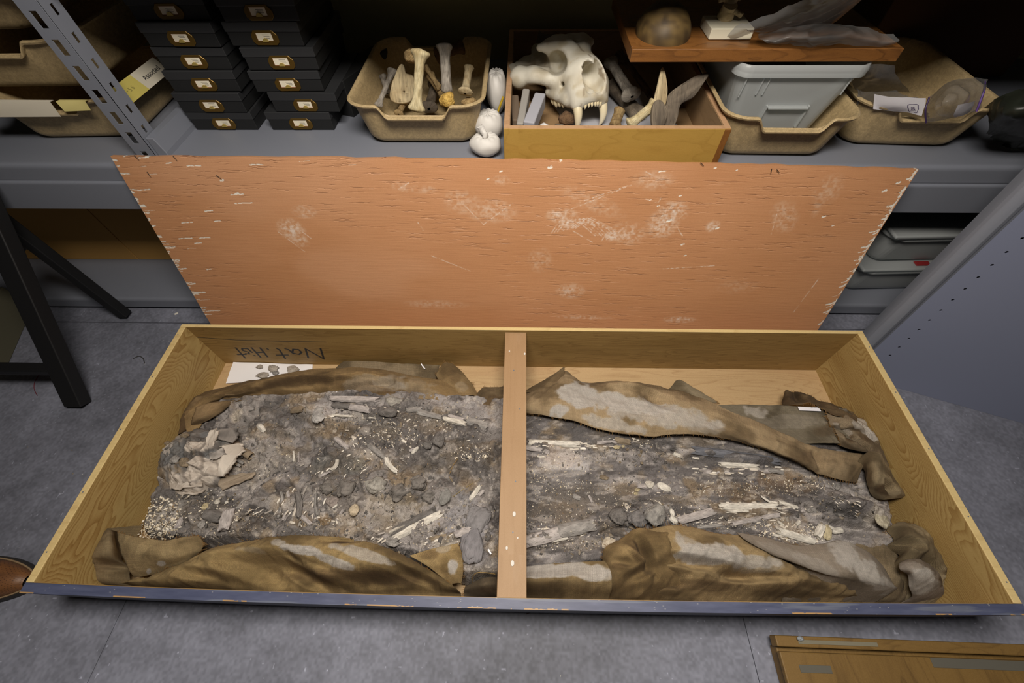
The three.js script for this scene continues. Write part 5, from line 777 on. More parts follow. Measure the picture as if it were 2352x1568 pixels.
shard('pale bar left of the white block', 1463, 1117, 1482, 1119, 8, 'mauve', { dirt: 0.2 });
lump('cream bean shaped chip under the pale bar', 1464, 1125, 10, 4, 4, 'cream', { turn: 0.1 }); lump('yellow bean shaped chip lowest under the pale bar', 1460, 1133, 7, 4, 4, 'cream');
lump('heart shaped tan chip left of the white block', 1386, 1096, 14, 4, 8, 'brown', { rough: 0.3 });
shard('flat grey chip low in the middle of the right half', 1316, 1138, 1334, 1146, 10, 'grey'); shard('thin pale upright chip right of the flat grey one', 1352, 1138, 1360, 1154, 6, 'mauve');
shard('near thigh bone length with a pale end against the slat', 1204, 1246, 1290, 1222, 26, 'mauve', { dirt: 0.4, round: 1, h: 18 });
shard('grey continuation of the near thigh bone', 1276, 1224, 1366, 1204, 26, 'grey', { dirt: 0.4, round: 1, h: 18 });
shard('white strip on the lower side of the near thigh bone', 1268, 1242, 1306, 1234, 6, 'white', { dirt: 0.2 });
for (const [x, y, w] of [[1286, 1212, 'nearest the slat'], [1331, 1207, 'second nearest the knee'], [1310, 1221, 'lowest of those'], [1360, 1204, 'nearest the knee']]) { const m = lump(`small white chip ${w} on the near thigh bone`, x, y, 5, 3, 4, 'white', { group: 'white chips on the near thigh bone', name: 'bone_chip', cat: 'bone' }); m.position.y += 0.012; }
lump('left dark clay lobe of the knee', 1420, 1186, 22, 14, 20, 'dark', { rough: 0.3 }); lump('large clay lobe in the middle of the knee', 1464, 1192, 26, 18, 22, [[128, 124, 122], [82, 80, 80]], { rough: 0.3 }); lump('pale topped clay lobe at the right of the knee', 1505, 1180, 28, 16, 24, [[160, 156, 150], [92, 90, 88]], { rough: 0.35 });
shard('white pointed chip at the upper right of the knee', 1540, 1168, 1546, 1186, 10, 'white', { taper: 0.7, dirt: 0.2 }); shard('white leaf shaped chip right below the knee', 1538, 1186, 1554, 1202, 13, 'white', { taper: 0.5, dirt: 0.2 });
shard('smooth mauve shin bone shaft leaving the knee', 1554, 1198, 1640, 1174, 16, 'mauve', { round: 1, dirt: 0.3, taper: 0.05, h: 12 });
shard('bright white grooved shin bone shaft', 1648, 1163, 1792, 1163, 15, 'white', { dirt: 0.25, taper: 0.05, h: 12 });
shard('thin white lower edge of the shin bone', 1668, 1176, 1830, 1168, 7, 'white', { dirt: 0.2, h: 7 });
shard('narrow white splinter crossing the shin bone', 1744, 1140, 1772, 1158, 5, 'white', { dirt: 0.1, lift: 1.4 });
shard('rough white end of the shin bone toward the foot', 1785, 1152, 1832, 1166, 10, 'white', { dirt: 0.5 });
shard('grey outer shin bone length right of the burlap crest', 1676, 1204, 1748, 1190, 11, 'mauve', { dirt: 0.3 });
shard('grey outer shin bone length nearest the burlap crest', 1600, 1212, 1660, 1205, 8, 'grey', { dirt: 0.3 });
shard('pale outer shin bone length toward the foot', 1746, 1190, 1790, 1182, 10, 'mauve', { dirt: 0.4 });
shard('large white split bone length lying at the front right', 1780, 1218, 1872, 1246, 15, 'white', { dirt: 0.3, taper: 0.15, h: 11, lift: 0.6 });
shard('thin white splinter under the large split length', 1773, 1228, 1800, 1232, 5, 'white');
shard('white upright block right of the large split length', 1871, 1236, 1884, 1208, 16, 'white', { dirt: 0.15, lift: 0.8 });
shard('pale triangular plate right of the upright block', 1894, 1240, 1898, 1206, 18, 'cream', { taper: 0.8, dirt: 0.1, h: 7, lift: 0.9 });
shard('short white tube of bone right of the triangular plate', 1906, 1220, 1932, 1218, 12, 'white', { dirt: 0.15, round: 1, lift: 0.6 });
shard('slim white splinter above the triangular plate', 1893, 1204, 1914, 1213, 5, 'white');
shard('small white block above the large split length', 1828, 1206, 1836, 1196, 8, 'white'); shard('white sliver left above the large split length', 1784, 1196, 1800, 1208, 6, 'white');
shard('pale ridge bone in the dark foot', 1948, 1132, 1994, 1186, 6, 'mauve', { dirt: 0.4, lift: 0.8 }); shard('pale upper ridge bone in the dark foot', 1964, 1146, 2024, 1164, 8, 'mauve', { dirt: 0.4, lift: 0.8 });
lump('pale crumbling heel at the tip of the dark foot', 2022, 1196, 18, 13, 20, [[190, 182, 160], [124, 116, 100]], { rough: 0.35 });
lump('pale toe lump at the upper end of the foot', 1920, 1118, 12, 8, 10, 'grey', { rough: 0.35 }); lump('grey round lump at the ankle', 1862, 1170, 16, 10, 11, 'grey', { rough: 0.3 }); lump('pale small lump left of the ankle', 1844, 1172, 9, 6, 8, 'mauve');
lump('white disc of bone peeping out beside the burlap fold', 1398, 1248, 19, 6, 16, [[216, 204, 184], [166, 150, 130]], { rough: 0.12, name: 'bone_fragment', cat: 'bone' });
// crumbs of bone and gravel too many to count
{
  const R = rng(4242), g = new THREE.IcosahedronGeometry(1, 0), clusters = [[375, 1190, 44, 50, 460, 2.3, 0.8], [345, 1215, 40, 22, 260, 2.1, 0.7], [470, 1160, 90, 40, 160, 2.0, 0.6], [520, 1170, 60, 40, 90, 1.6, 0.6], [600, 1060, 60, 60, 150, 1.1, 0.6], [560, 1200, 60, 30, 70, 1.6, 0.6], [955, 985, 100, 40, 320, 1.5, 0.5], [880, 1000, 80, 30, 160, 1.6, 0.6], [1085, 1040, 50, 20, 110, 2.2, 0.7], [750, 1200, 120, 40, 160, 1.2, 0.5], [1000, 1220, 100, 40, 160, 1.4, 0.6], [850, 1100, 200, 60, 260, 1.1, 0.5], [1280, 1080, 80, 60, 420, 1.3, 0.75], [1330, 1160, 130, 60, 420, 1.2, 0.5], [1500, 1130, 200, 40, 260, 1.0, 0.5], [1740, 1120, 160, 24, 330, 1.3, 0.75], [1700, 1200, 120, 16, 260, 1.2, 0.7], [1830, 1225, 90, 22, 260, 1.8, 0.85], [1860, 1110, 60, 20, 130, 1.6, 0.7], [1300, 1250, 90, 16, 150, 1.4, 0.6], [1430, 1030, 100, 26, 130, 1.3, 0.6], [1250, 1160, 50, 80, 160, 1.3, 0.5], [700, 1010, 180, 60, 160, 1.1, 0.5], [1560, 1170, 60, 30, 90, 1.5, 0.6], [420, 1230, 100, 10, 90, 1.5, 0.5]];
  const mats = [], cols = [], m4 = new THREE.Matrix4(), q = new THREE.Quaternion();
  for (const [x, y, a, b, n, s, w] of clusters) for (let k = 0; k < n; k++) {
    const r = Math.sqrt(R()), t = R() * 2 * Math.PI, p = onSoil(x + Math.cos(t) * r * a, y + Math.sin(t) * r * b); const sz = s * (0.35 + R() * R() * 1.4) / 1000;
    q.setFromEuler(new THREE.Euler(R() * 6, R() * 6, R() * 6)); mats.push(m4.clone().compose(V(p.x, p.y + sz * 0.2, p.z), q, V(sz * (1 + R()), sz * 0.7, sz))); const c = R() < w ? mixc([246, 240, 228], [206, 190, 160], R()) : mixc([112, 108, 104], [140, 118, 90], R()); cols.push(new THREE.Color(...toLin(c)));
  }
  const im = new THREE.InstancedMesh(g, std({ color: 0xffffff, roughness: 0.85 }), mats.length); mats.forEach((m, i) => { im.setMatrixAt(i, m); im.setColorAt(i, cols[i]); }); im.castShadow = im.receiveShadow = true; im.name = 'bone_crumbs'; scene.add(im); tag(im, 'tiny pale bone crumbs and grit scattered over the clay', 'crumbs', null, 'stuff');
}
// clods and chips of the clay itself, too many to count
{
  const R = rng(777), g = lumpGeo(1, 0.7, 0.8, rng(8), [[255, 255, 255], [200, 200, 200]], { rough: 0.5, detail: 1 }), mats = [], cols = [], q = new THREE.Quaternion(); g.deleteAttribute('color');
  for (const [x, y, a, b, n, s] of [[700, 1060, 330, 150, 380, 4.4], [1000, 1120, 150, 190, 300, 4.4], [460, 1180, 110, 50, 200, 4.2], [820, 1200, 260, 40, 220, 3.6], [900, 960, 260, 36, 190, 3.8], [1450, 1100, 260, 90, 330, 3.2], [1480, 1190, 110, 36, 150, 5], [1800, 1150, 230, 60, 330, 3.4], [1450, 1040, 130, 30, 150, 4.4], [1300, 1230, 110, 50, 200, 3.8]]) for (let k = 0; k < n; k++) {
    const r = Math.sqrt(R()), t = R() * 6.283, p = onSoil(x + Math.cos(t) * r * a, y + Math.sin(t) * r * b), sz = s * (0.4 + R() * R() * 1.9) / 1000; if (p.y < 0.07) continue; q.setFromEuler(new THREE.Euler(R() * 6, R() * 6, R() * 6)); mats.push(new THREE.Matrix4().compose(V(p.x, p.y - sz * 0.1, p.z), q, V(sz * (0.8 + R() * 0.9), sz * 0.7, sz))); const f = R(); cols.push(new THREE.Color(...toLin(f < 0.7 ? mixc([116, 111, 107], [78, 75, 73], R()) : f < 0.92 ? mixc([150, 144, 137], [122, 108, 88], R()) : mixc([196, 188, 174], [160, 150, 138], R()))));
  }
  const im = new THREE.InstancedMesh(g, std({ color: 0xffffff, roughness: 0.9 }), mats.length); mats.forEach((m, i) => { im.setMatrixAt(i, m); im.setColorAt(i, cols[i]); }); im.castShadow = im.receiveShadow = true; im.name = 'clay_crumbs'; scene.add(im); tag(im, 'small broken clods and chips of grey clay between the bones', 'crumbs', null, 'stuff');
}
// pale slivers of bone pressed into the clay, beyond counting
{
  const R = rng(9191), g = shardGeo(1, 1, 0.8, rng(4), [[255, 255, 255], [206, 204, 200]], { taper: 0.5, jag: 0.16, dirt: 0.8 }), mats = [], cols = [], q = new THREE.Quaternion();
  for (const [x, y, a, b, n, dir, sp, len, pal] of [[770, 1065, 80, 40, 34, 0.9, 0.5, 15, 0.5], [860, 1035, 90, 36, 40, -0.6, 0.4, 17, 0.5], [690, 1165, 60, 44, 46, 1.4, 0.3, 20, 0.35], [730, 1200, 60, 18, 18, -0.5, 0.6, 14, 0.5], [1090, 1010, 50, 60, 26, 0.4, 1, 11, 0.5], [930, 985, 110, 34, 44, 0, 0.7, 12, 0.5], [800, 945, 120, 18, 28, -0.06, 0.2, 18, 0.4], [560, 1080, 40, 60, 20, 0.6, 0.8, 11, 0.4], [560, 1180, 60, 24, 24, 0.8, 0.4, 17, 0.4], [930, 1225, 110, 26, 34, 0.5, 0.25, 16, 0.6], [1700, 1080, 110, 14, 40, -0.05, 0.15, 18, 0.8], [1740, 1165, 130, 16, 50, 0.02, 0.2, 17, 0.9], [1700, 1200, 110, 12, 26, 0.12, 0.2, 15, 0.8], [1830, 1222, 80, 18, 46, -0.2, 0.9, 12, 0.95], [1300, 1022, 100, 12, 30, -0.03, 0.2, 16, 0.85], [1280, 1228, 90, 16, 34, 0.18, 0.2, 16, 0.7], [1480, 1175, 70, 30, 26, 0.3, 0.9, 10, 0.7], [1960, 1160, 80, 26, 24, -0.6, 0.4, 14, 0.6], [1430, 1020, 90, 14, 24, 0, 0.3, 12, 0.7], [1500, 1120, 70, 24, 16, 0, 1, 9, 0.9]]) for (let k = 0; k < n; k++) {
    const r = Math.sqrt(R()), t = R() * 6.283, p = onSoil(x + Math.cos(t) * r * a, y + Math.sin(t) * r * b), l = len * (0.5 + R() * R() * 1.3) / 1000, w = l * (0.14 + R() * 0.16); q.setFromEuler(new THREE.Euler(R() * 0.4, dir + (R() - 0.5) * 2 * sp, (R() - 0.5) * 0.3, 'YXZ')); mats.push(new THREE.Matrix4().compose(V(p.x, p.y + w * 0.1, p.z), q, V(l, w, w))); cols.push(new THREE.Color(...toLin(R() < pal ? mixc([240, 234, 222], [196, 186, 172], R()) : mixc([168, 160, 152], [120, 114, 108], R()))));
  }
  const im = new THREE.InstancedMesh(g, std({ color: 0xffffff, roughness: 0.85 }), mats.length); mats.forEach((m, i) => { im.setMatrixAt(i, m); im.setColorAt(i, cols[i]); }); im.castShadow = im.receiveShadow = true; im.name = 'bone_slivers'; scene.add(im); tag(im, 'thin pale bone slivers strewn through the grey clay', 'slivers', null, 'stuff');
}
// straws and twine
const strand = (label, pts, r, color, cat = 'straw', name = 'straw') => tag(mesh(name, tubeOf(pts.map(([x, y, l]) => onSoil(x, y, l ?? 0.004)), r, 24, 5), std({ color, roughness: 0.8 })), label, cat);
strand('thin brown straw crossing the chest clay', [[1033, 1088], [1042, 1068], [1052, 1054]], 0.0007, 0x9a7a44); strand('long pale straw right of the drop shaped stone', [[1040, 1142], [1062, 1126], [1086, 1110]], 0.0006, 0xa08c58);
strand('curled straw near the slat foot', [[1084, 1222], [1096, 1232], [1100, 1246]], 0.0006, 0xa89a68); strand('straight straw lying on the grey stained burlap', [[1756, 964, 0.02], [1766, 952, 0.02], [1777, 940, 0.02]], 0.0012, 0xbca878);
strand('loop of twine at the slat foot on the left', [[1090, 1352, 0.02], [1087, 1332, 0.03], [1098, 1318, 0.03], [1120, 1318, 0.03], [1138, 1320, 0.02]], 0.0011, 0x8e7648, 'twine', 'twine');
// paper with broken bits on it, in the back left corner
{
  const w = [[536, 829, 0.03], [719, 828, 0.018], [717, 868, 0.022], [519, 880, 0.024]].map(([x, y, h]) => at(x, y, h)); const g = new THREE.PlaneGeometry(1, 1, 24, 10), p = g.attributes.position;
  for (let i = 0; i < p.count; i++) { const u = p.getX(i) + 0.5, v = 0.5 - p.getY(i), A = w[0].clone().lerp(w[1], u), B = w[3].clone().lerp(w[2], u), q = A.lerp(B, v); p.setXYZ(i, q.x, Math.max(q.y + (fbm(u * 3, v * 2, 2) - 0.5) * 0.006, BOT + 0.002), Math.max(q.z, 0.013)); }
  g.computeVertexNormals(); const g2 = g.clone(); g2.translate(0, -0.0006, 0); const pg = merge([g, g2]);
  tag(mesh('paper_sheet', pg, std({ color: 0xf2f0f2, roughness: 0.9 })), 'white paper sheet under broken bits in the back left corner', 'paper');
  const bit = (label, x, y, a, b, c, pal) => { const R = rng(60 + boneSeed++), q = at(x, y, 0.03), m = mesh('clay_fragment', lumpGeo(a / 720, b / 800, c / 720, R, pal === 'dark' ? BC.grey : [[190, 180, 168], [140, 130, 120]], { rough: 0.45 }), M.stone); m.position.copy(q); tag(m, label, 'clay'); };
  bit('small grey crumb at the left on the white paper', 596, 842, 9, 5, 6, 'grey'); bit('leaning tan flake in the middle of the white paper', 628, 845, 15, 8, 9, 'mauve'); bit('flat grey lump at the right of the white paper', 672, 848, 17, 5, 11, 'mauve'); bit('brown grey flat lump at the front of the white paper', 602, 862, 18, 4, 8, 'grey'); bit('dark lump beside the tan flake on the paper', 634, 856, 8, 4, 5, 'dark');
  const scrap = (label, x0, y0, x1, y1, wd, h) => { const A = at(x0, y0, h), B = at(x1, y1, h), l = A.distanceTo(B), g = rbox(l, 0.0012, wd / 1000, 0.0005); const m = mesh('paper_scrap', g, std({ color: 0xf0eef4 })); m.position.copy(A.add(B).multiplyScalar(0.5)); m.rotation.y = Math.atan2(-(B.z - A.z), B.x - A.x); tag(m, label, 'paper'); };
  scrap('tiny pointed white scrap on the flap at the back panel', 967, 835, 976, 847, 4, 0.052); scrap('torn white scrap at the back of the grey stained burlap', 1834, 938, 1884, 940, 12, 0.124); scrap('tiny white scrap beside the slat near the front', 1121, 1261, 1128, 1272, 4, 0.13); scrap('tiny white sliver on the long roll at the back', 767, 900, 775, 900, 2, 0.122);
}
// ------------------------------------------------------------------ things on the steel shelf
const speck = texture(256, 256, (u, v) => 236 + (tfbm(u, v, 30, 30, 3, 4) - 0.5) * 40 + (tnoise(u, v, 120, 120, 6) - 0.5) * 34);
M.tote = std({ color: 0xbda67c, map: speck, bumpMap: speck, bumpScale: 0.0003, roughness: 0.55 });
M.black = std({ color: 0x191a1b, roughness: 0.6 }); M.blackLid = std({ color: 0x2a2b2d, roughness: 0.55 });
M.brass = std({ color: 0x6e5524, roughness: 0.4, metalness: 0.6 }); M.paper = std({ color: 0xece6d8, roughness: 0.9 });
M.clear = new THREE.MeshPhysicalMaterial({ color: 0xdfe3e4, transmission: 0.6, roughness: 0.35, thickness: 0, ior: 1.3, side: THREE.DoubleSide });
M.film = new THREE.MeshPhysicalMaterial({ color: 0xc4c4c4, transmission: 0.85, roughness: 0.22, thickness: 0, ior: 1.4, side: THREE.DoubleSide });
// a plastic tub as one closed skin: rounded-rectangle rings from the outside bottom over the rim to the inside bottom
function tubGeo({ w0, d0, w1, d1, h, r0 = 0.045, r1 = 0.055, t = 0.003, lip = 0.013, lipDrop = 0.012, notch = 0, notchW = 0.075, notchOut = 0.008 }) {
  const K = 12, S = 10, ringAt = (w, d, r) => { const P = []; const cs = [[1, 1], [-1, 1], [-1, -1], [1, -1]]; cs.forEach(([sx, sz], q) => { for (let k = 0; k <= K; k++) { const a = (q + k / K) * Math.PI / 2; P.push([sx * (w / 2 - r) + r * Math.cos(a), sz * (d / 2 - r) + r * Math.sin(a)]); } const n = cs[(q + 1) % 4], ea = (q + 1) * Math.PI / 2, ax = sx * (w / 2 - r) + r * Math.cos(ea), az = sz * (d / 2 - r) + r * Math.sin(ea), bx = n[0] * (w / 2 - r) + r * Math.cos(ea), bz = n[1] * (d / 2 - r) + r * Math.sin(ea); for (let k = 1; k < S * 3; k++) P.push([lerp(ax, bx, k / (S * 3)), lerp(az, bz, k / (S * 3))]); }); return P; };
  const rings = [], rad = 0.022; const add = (w, d, r, y, kind) => rings.push([ringAt(w, d, r), y, kind]);
  const wallW = (y) => lerp(w0, w1, y / h), wallD = (y) => lerp(d0, d1, y / h);
  rings.push([ringAt(w0 - 2 * rad, d0 - 2 * rad, r0 * 0.6).map(([x, z]) => [x * 0.02, z * 0.02]), 0, 0]);
  for (let k = 0; k <= 5; k++) { const a = k / 5 * Math.PI / 2, y = rad * (1 - Math.cos(a)), i = rad * (1 - Math.sin(a)); add(wallW(y) - 2 * i, wallD(y) - 2 * i, r0 - i * 0.4, y, 0); }
  for (const f of [0.4, 0.7, 0.9]) add(wallW(h * f), wallD(h * f), lerp(r0, r1, f), h * f, f > 0.65 ? 2 : 0);
  add(w1, d1, r1, h - lipDrop, 1); add(w1 + 2 * lip, d1 + 2 * lip, r1 + lip, h - lipDrop, 1); add(w1 + 2 * lip + 0.004, d1 + 2 * lip + 0.004, r1 + lip + 0.002, h - lipDrop * 0.45, 1); add(w1 + 2 * lip - 0.002, d1 + 2 * lip - 0.002, r1 + lip - 0.001, h - 0.0015, 1); add(w1 + lip, d1 + lip, r1 + lip * 0.5, h, 1); add(w1 - 2 * t + 0.006, d1 - 2 * t + 0.006, r1 + 0.001, h - 0.0015, 1); add(w1 - 2 * t, d1 - 2 * t, r1 - t, h - 0.005, 1);
  for (const f of [0.85, 0.5, 0.2]) add(wallW(h * f) - 2 * t, wallD(h * f) - 2 * t, lerp(r0, r1, f), Math.max(t + 0.004, h * f), f > 0.65 ? 2 : 0);
  add(w0 - 2 * rad, d0 - 2 * rad, r0, t + 0.001, 0); rings.push([ringAt(w0 - 2 * rad, d0 - 2 * rad, r0 * 0.6).map(([x, z]) => [x * 0.02, z * 0.02]), t, 0]);
  const pos = [], uv = [], idx = [], n = rings[0][0].length; let run = 0;
  rings.forEach(([P, y, kind], ri) => { if (ri) run += Math.hypot(P[n - 1][0] - rings[ri - 1][0][n - 1][0], P[n - 1][1] - rings[ri - 1][0][n - 1][1], y - rings[ri - 1][1]); P.forEach(([x, z], pi) => { let yy = y, zz = z; if (notch && kind) { const m = smooth(notchW + 0.022, notchW - 0.004, Math.abs(x)) * (Math.abs(z) > d1 * 0.4 ? 1 : 0); yy -= m * notch * (kind === 2 ? 0.6 : 1); zz += Math.sign(z) * m * (kind === 1 ? notchOut : 0) * 0.5; } pos.push(x, yy, zz); uv.push(pi / (n - 1) * 8, run * 5.5); }); });
  for (let j = 0; j < rings.length - 1; j++) for (let i = 0; i < n; i++) { const a = j * n + i, b = j * n + (i + 1) % n; idx.push(a, a + n, b, b, a + n, b + n); }
  const g = new THREE.BufferGeometry(); g.setAttribute('position', new THREE.Float32BufferAttribute(pos, 3)); g.setAttribute('uv', new THREE.Float32BufferAttribute(uv, 2)); g.setIndex(idx); g.computeVertexNormals(); return toCreasedNormals(g, 0.9);
}
const TOTE = tubGeo({ w0: 0.296, d0: 0.37, w1: 0.342, d1: 0.43, h: 0.12, lip: 0.0075, lipDrop: 0.008, notch: 0.028 });
const tote = (label, x, y, z, turn = 0, sx = 1, sz = 1) => { const m = mesh('storage_tote', TOTE, M.tote); m.position.set(x, y, z); m.rotation.y = turn; m.scale.set(sx, 1, sz); return tag(m, label, 'tote'); };
tote('tan plastic tote full of loose long bones left of the white pouches', -0.266, SH, -0.531);
tote('tan tote holding a clear plastic bin right of the wooden drawer', 0.672, SH, -0.47, -0.02, 0.93);
tote('tan tote with zip bags at the right end of the shelf', 1.04, SH, -0.52, -0.05, 0.98);
// three tan totes stacked at the left end
tote('lowest tan tote of the left stack with paper slips over its rim', -1.245, SH, -0.555, 0.03);
tote('middle tan tote of the left stack', -1.27, SH + 0.128, -0.565, 0.02);
tote('topmost tan tote of the left stack in the shade', -1.3, SH + 0.256, -0.555, 0.05);
{
  const slip = (label, P, color, bend = true) => {   // a slip of paper folded over a rim: strip through the given points with a width along x or z
    const g = new THREE.BufferGeometry(); const pos = [], idx = []; P.forEach(([a, b]) => pos.push(...a, ...b)); for (let k = 0; k < P.length - 1; k++) idx.push(2 * k, 2 * k + 1, 2 * k + 2, 2 * k + 1, 2 * k + 3, 2 * k + 2); g.setAttribute('position', new THREE.Float32BufferAttribute(pos, 3)); g.setIndex(idx); g.computeVertexNormals(); const g2 = g.clone(); g2.translate(0, 0.0008, 0.0006);
    return tag(mesh('paper_slip', merge([g, g2]), std({ color, roughness: 0.85 })), label, 'paper'); };
  slip('white paper slip hanging over the front rim of the lowest left tote', [[[-1.42, 0.7415, -0.338], [-1.2, 0.7415, -0.334]], [[-1.42, 0.7425, -0.326], [-1.2, 0.7425, -0.322]], [[-1.42, 0.705, -0.32], [-1.2, 0.708, -0.317]]], 0xd6cebc);
  slip('yellow paper slip beside the white one on the lowest left tote', [[[-1.185, 0.7415, -0.336], [-1.11, 0.7415, -0.336]], [[-1.185, 0.7425, -0.323], [-1.11, 0.7425, -0.325]], [[-1.18, 0.72, -0.319], [-1.11, 0.722, -0.321]]], 0xcfc27e);
  const lab = document.createElement('canvas'); lab.width = 256; lab.height = 64; const lg = lab.getContext('2d'); lg.fillStyle = '#c9c2b0'; lg.fillRect(0, 0, 256, 64); lg.fillStyle = '#c2b45e'; lg.fillRect(0, 0, 118, 64); lg.fillStyle = '#222'; lg.font = 'bold 22px sans-serif'; lg.fillText('Assorted', 142, 40); lg.fillStyle = '#6b6434'; lg.font = '18px sans-serif'; lg.fillText('~ 5 6', 44, 38);
  const lt = new THREE.CanvasTexture(lab); lt.colorSpace = THREE.SRGBColorSpace; const g = new THREE.BoxGeometry(0.21, 0.0009, 0.046); tag(mesh('paper_label', g, std({ map: lt, roughness: 0.8 })), 'long yellow and white label strip on the right rim of the lowest left tote', 'label'); const o = scene.children[scene.children.length - 1]; o.position.set(-1.044, 0.735, -0.46); o.rotation.set(0, 1.54, 0); o.rotateX(0.9);
}
// black card boxes with brass label holders, in two stacks
{
  const W = 0.182, D = 0.26, H = 0.0495; const holder = new THREE.Shape(), hw = 0.026, hh = 0.0125;
  holder.moveTo(-hw, -hh * 0.6); holder.quadraticCurveTo(-hw - 0.002, 0, -hw, hh * 0.4); holder.lineTo(-hw * 0.72, hh); holder.lineTo(hw * 0.72, hh); holder.lineTo(hw, hh * 0.4); holder.quadraticCurveTo(hw + 0.002, 0, hw, -hh * 0.6); holder.lineTo(hw * 0.78, -hh); holder.lineTo(-hw * 0.78, -hh); holder.closePath();
  const hole = new THREE.Path(); hole.moveTo(-0.0165, -0.006); hole.lineTo(0.0165, -0.006); hole.lineTo(0.0165, 0.009); hole.lineTo(-0.0165, 0.009); hole.closePath(); holder.holes.push(hole);
  const HG = new THREE.ExtrudeGeometry(holder, { depth: 0.0015, bevelEnabled: true, bevelSize: 0.0006, bevelThickness: 0.0006, bevelSegments: 1 }), tab = new THREE.CylinderGeometry(0.006, 0.006, 0.0024, 18, 1, false, Math.PI / 2, Math.PI); tab.rotateX(Math.PI / 2); 
  const cv = document.createElement('canvas'); cv.width = 96; cv.height = 48; const c = cv.getContext('2d'); c.fillStyle = '#e8e0ca'; c.fillRect(0, 0, 96, 48); c.strokeStyle = '#b04838'; c.lineWidth = 5; c.strokeRect(1, 1, 94, 46); c.fillStyle = '#444'; for (const [x, y, w] of [[38, 12, 40], [44, 20, 34], [54, 29, 22]]) for (let k = 0; k < w; k += 5) c.fillRect(x + k, y, 3.4, 3.2);
  const ct = new THREE.CanvasTexture(cv); ct.colorSpace = THREE.SRGBColorSpace; const LB = std({ map: ct, roughness: 0.8 });
  const base = rbox(W, H * 0.62, D, 0.0015), lid = rbox(W + 0.004, H * 0.42, D + 0.004, 0.0015);
  const ord = ['bottom', 'second', 'third', 'fourth', 'fifth', 'sixth', 'top']; let proto = null;
  const put = (label, x, y, z, turn, lx) => {
    let b; if (!proto) { b = thing('document_box', label, 'box', [0, 0, 0], 0, 'black boxes with brass label holders'); mesh('box_base', place(base.clone(), 0, H * 0.31, -D / 2), M.black, b); mesh('box_lid', place(lid.clone(), 0, H * 0.62 + H * 0.19 - 0.0002, -D / 2), M.blackLid, b); const h = mesh('label_holder', HG, M.brass, b); h.position.set(0, H * 0.36, 0.0004); h.scale.setScalar(1.2); const l = mesh('paper_label', new THREE.PlaneGeometry(0.034, 0.0155), LB, h); l.position.set(0, 0.0016, 0.0012); const tb = mesh('pull_tab', tab, std({ color: 0xb8a25a, roughness: 0.5, metalness: 0.4 }), h); tb.position.set(0, -0.006, 0.003); proto = b; }
    else { b = proto.clone(); b.name = numbered('document_box'); scene.add(b); b.userData = { label, category: 'box', group: 'black boxes with brass label holders' }; }
    b.position.set(x, y, z); b.rotation.y = turn; return b; };
  const L = [[-0.853, -0.42, 0.0], [-0.855, -0.415, -0.005], [-0.845, -0.42, 0.015], [-0.84, -0.425, 0.0], [-0.836, -0.42, -0.02], [-0.835, -0.43, 0.02]];
  const Rr = [[-0.628, -0.42, 0.0], [-0.592, -0.418, -0.01], [-0.618, -0.42, 0.02], [-0.61, -0.42, 0.01], [-0.628, -0.425, -0.01], [-0.615, -0.42, 0.01]];
  L.forEach(([x, z, r], i) => put(`black card box with brass label holder, ${ord[i]} of the left stack`, x, SH + 0.0005 + i * (H + 0.0025), z, r));
  Rr.forEach(([x, z, r], i) => put(`black card box with brass label holder, ${ord[i]} of the right stack`, x, SH + 0.0005 + i * (H + 0.0025), z, r));
  const s = thing('document_box', 'plain black box end with a white sticker between the right stack and the bone tote', 'box', [-0.505, SH, -0.56], -0.35); mesh('box_base', place(rbox(0.06, 0.1, 0.24, 0.002), 0, 0.05, -0.06), M.black, s); const st = mesh('sticker', place(new THREE.BoxGeometry(0.014, 0.001, 0.02), 0.005, 0.1006, 0.035), M.paper, s);
}
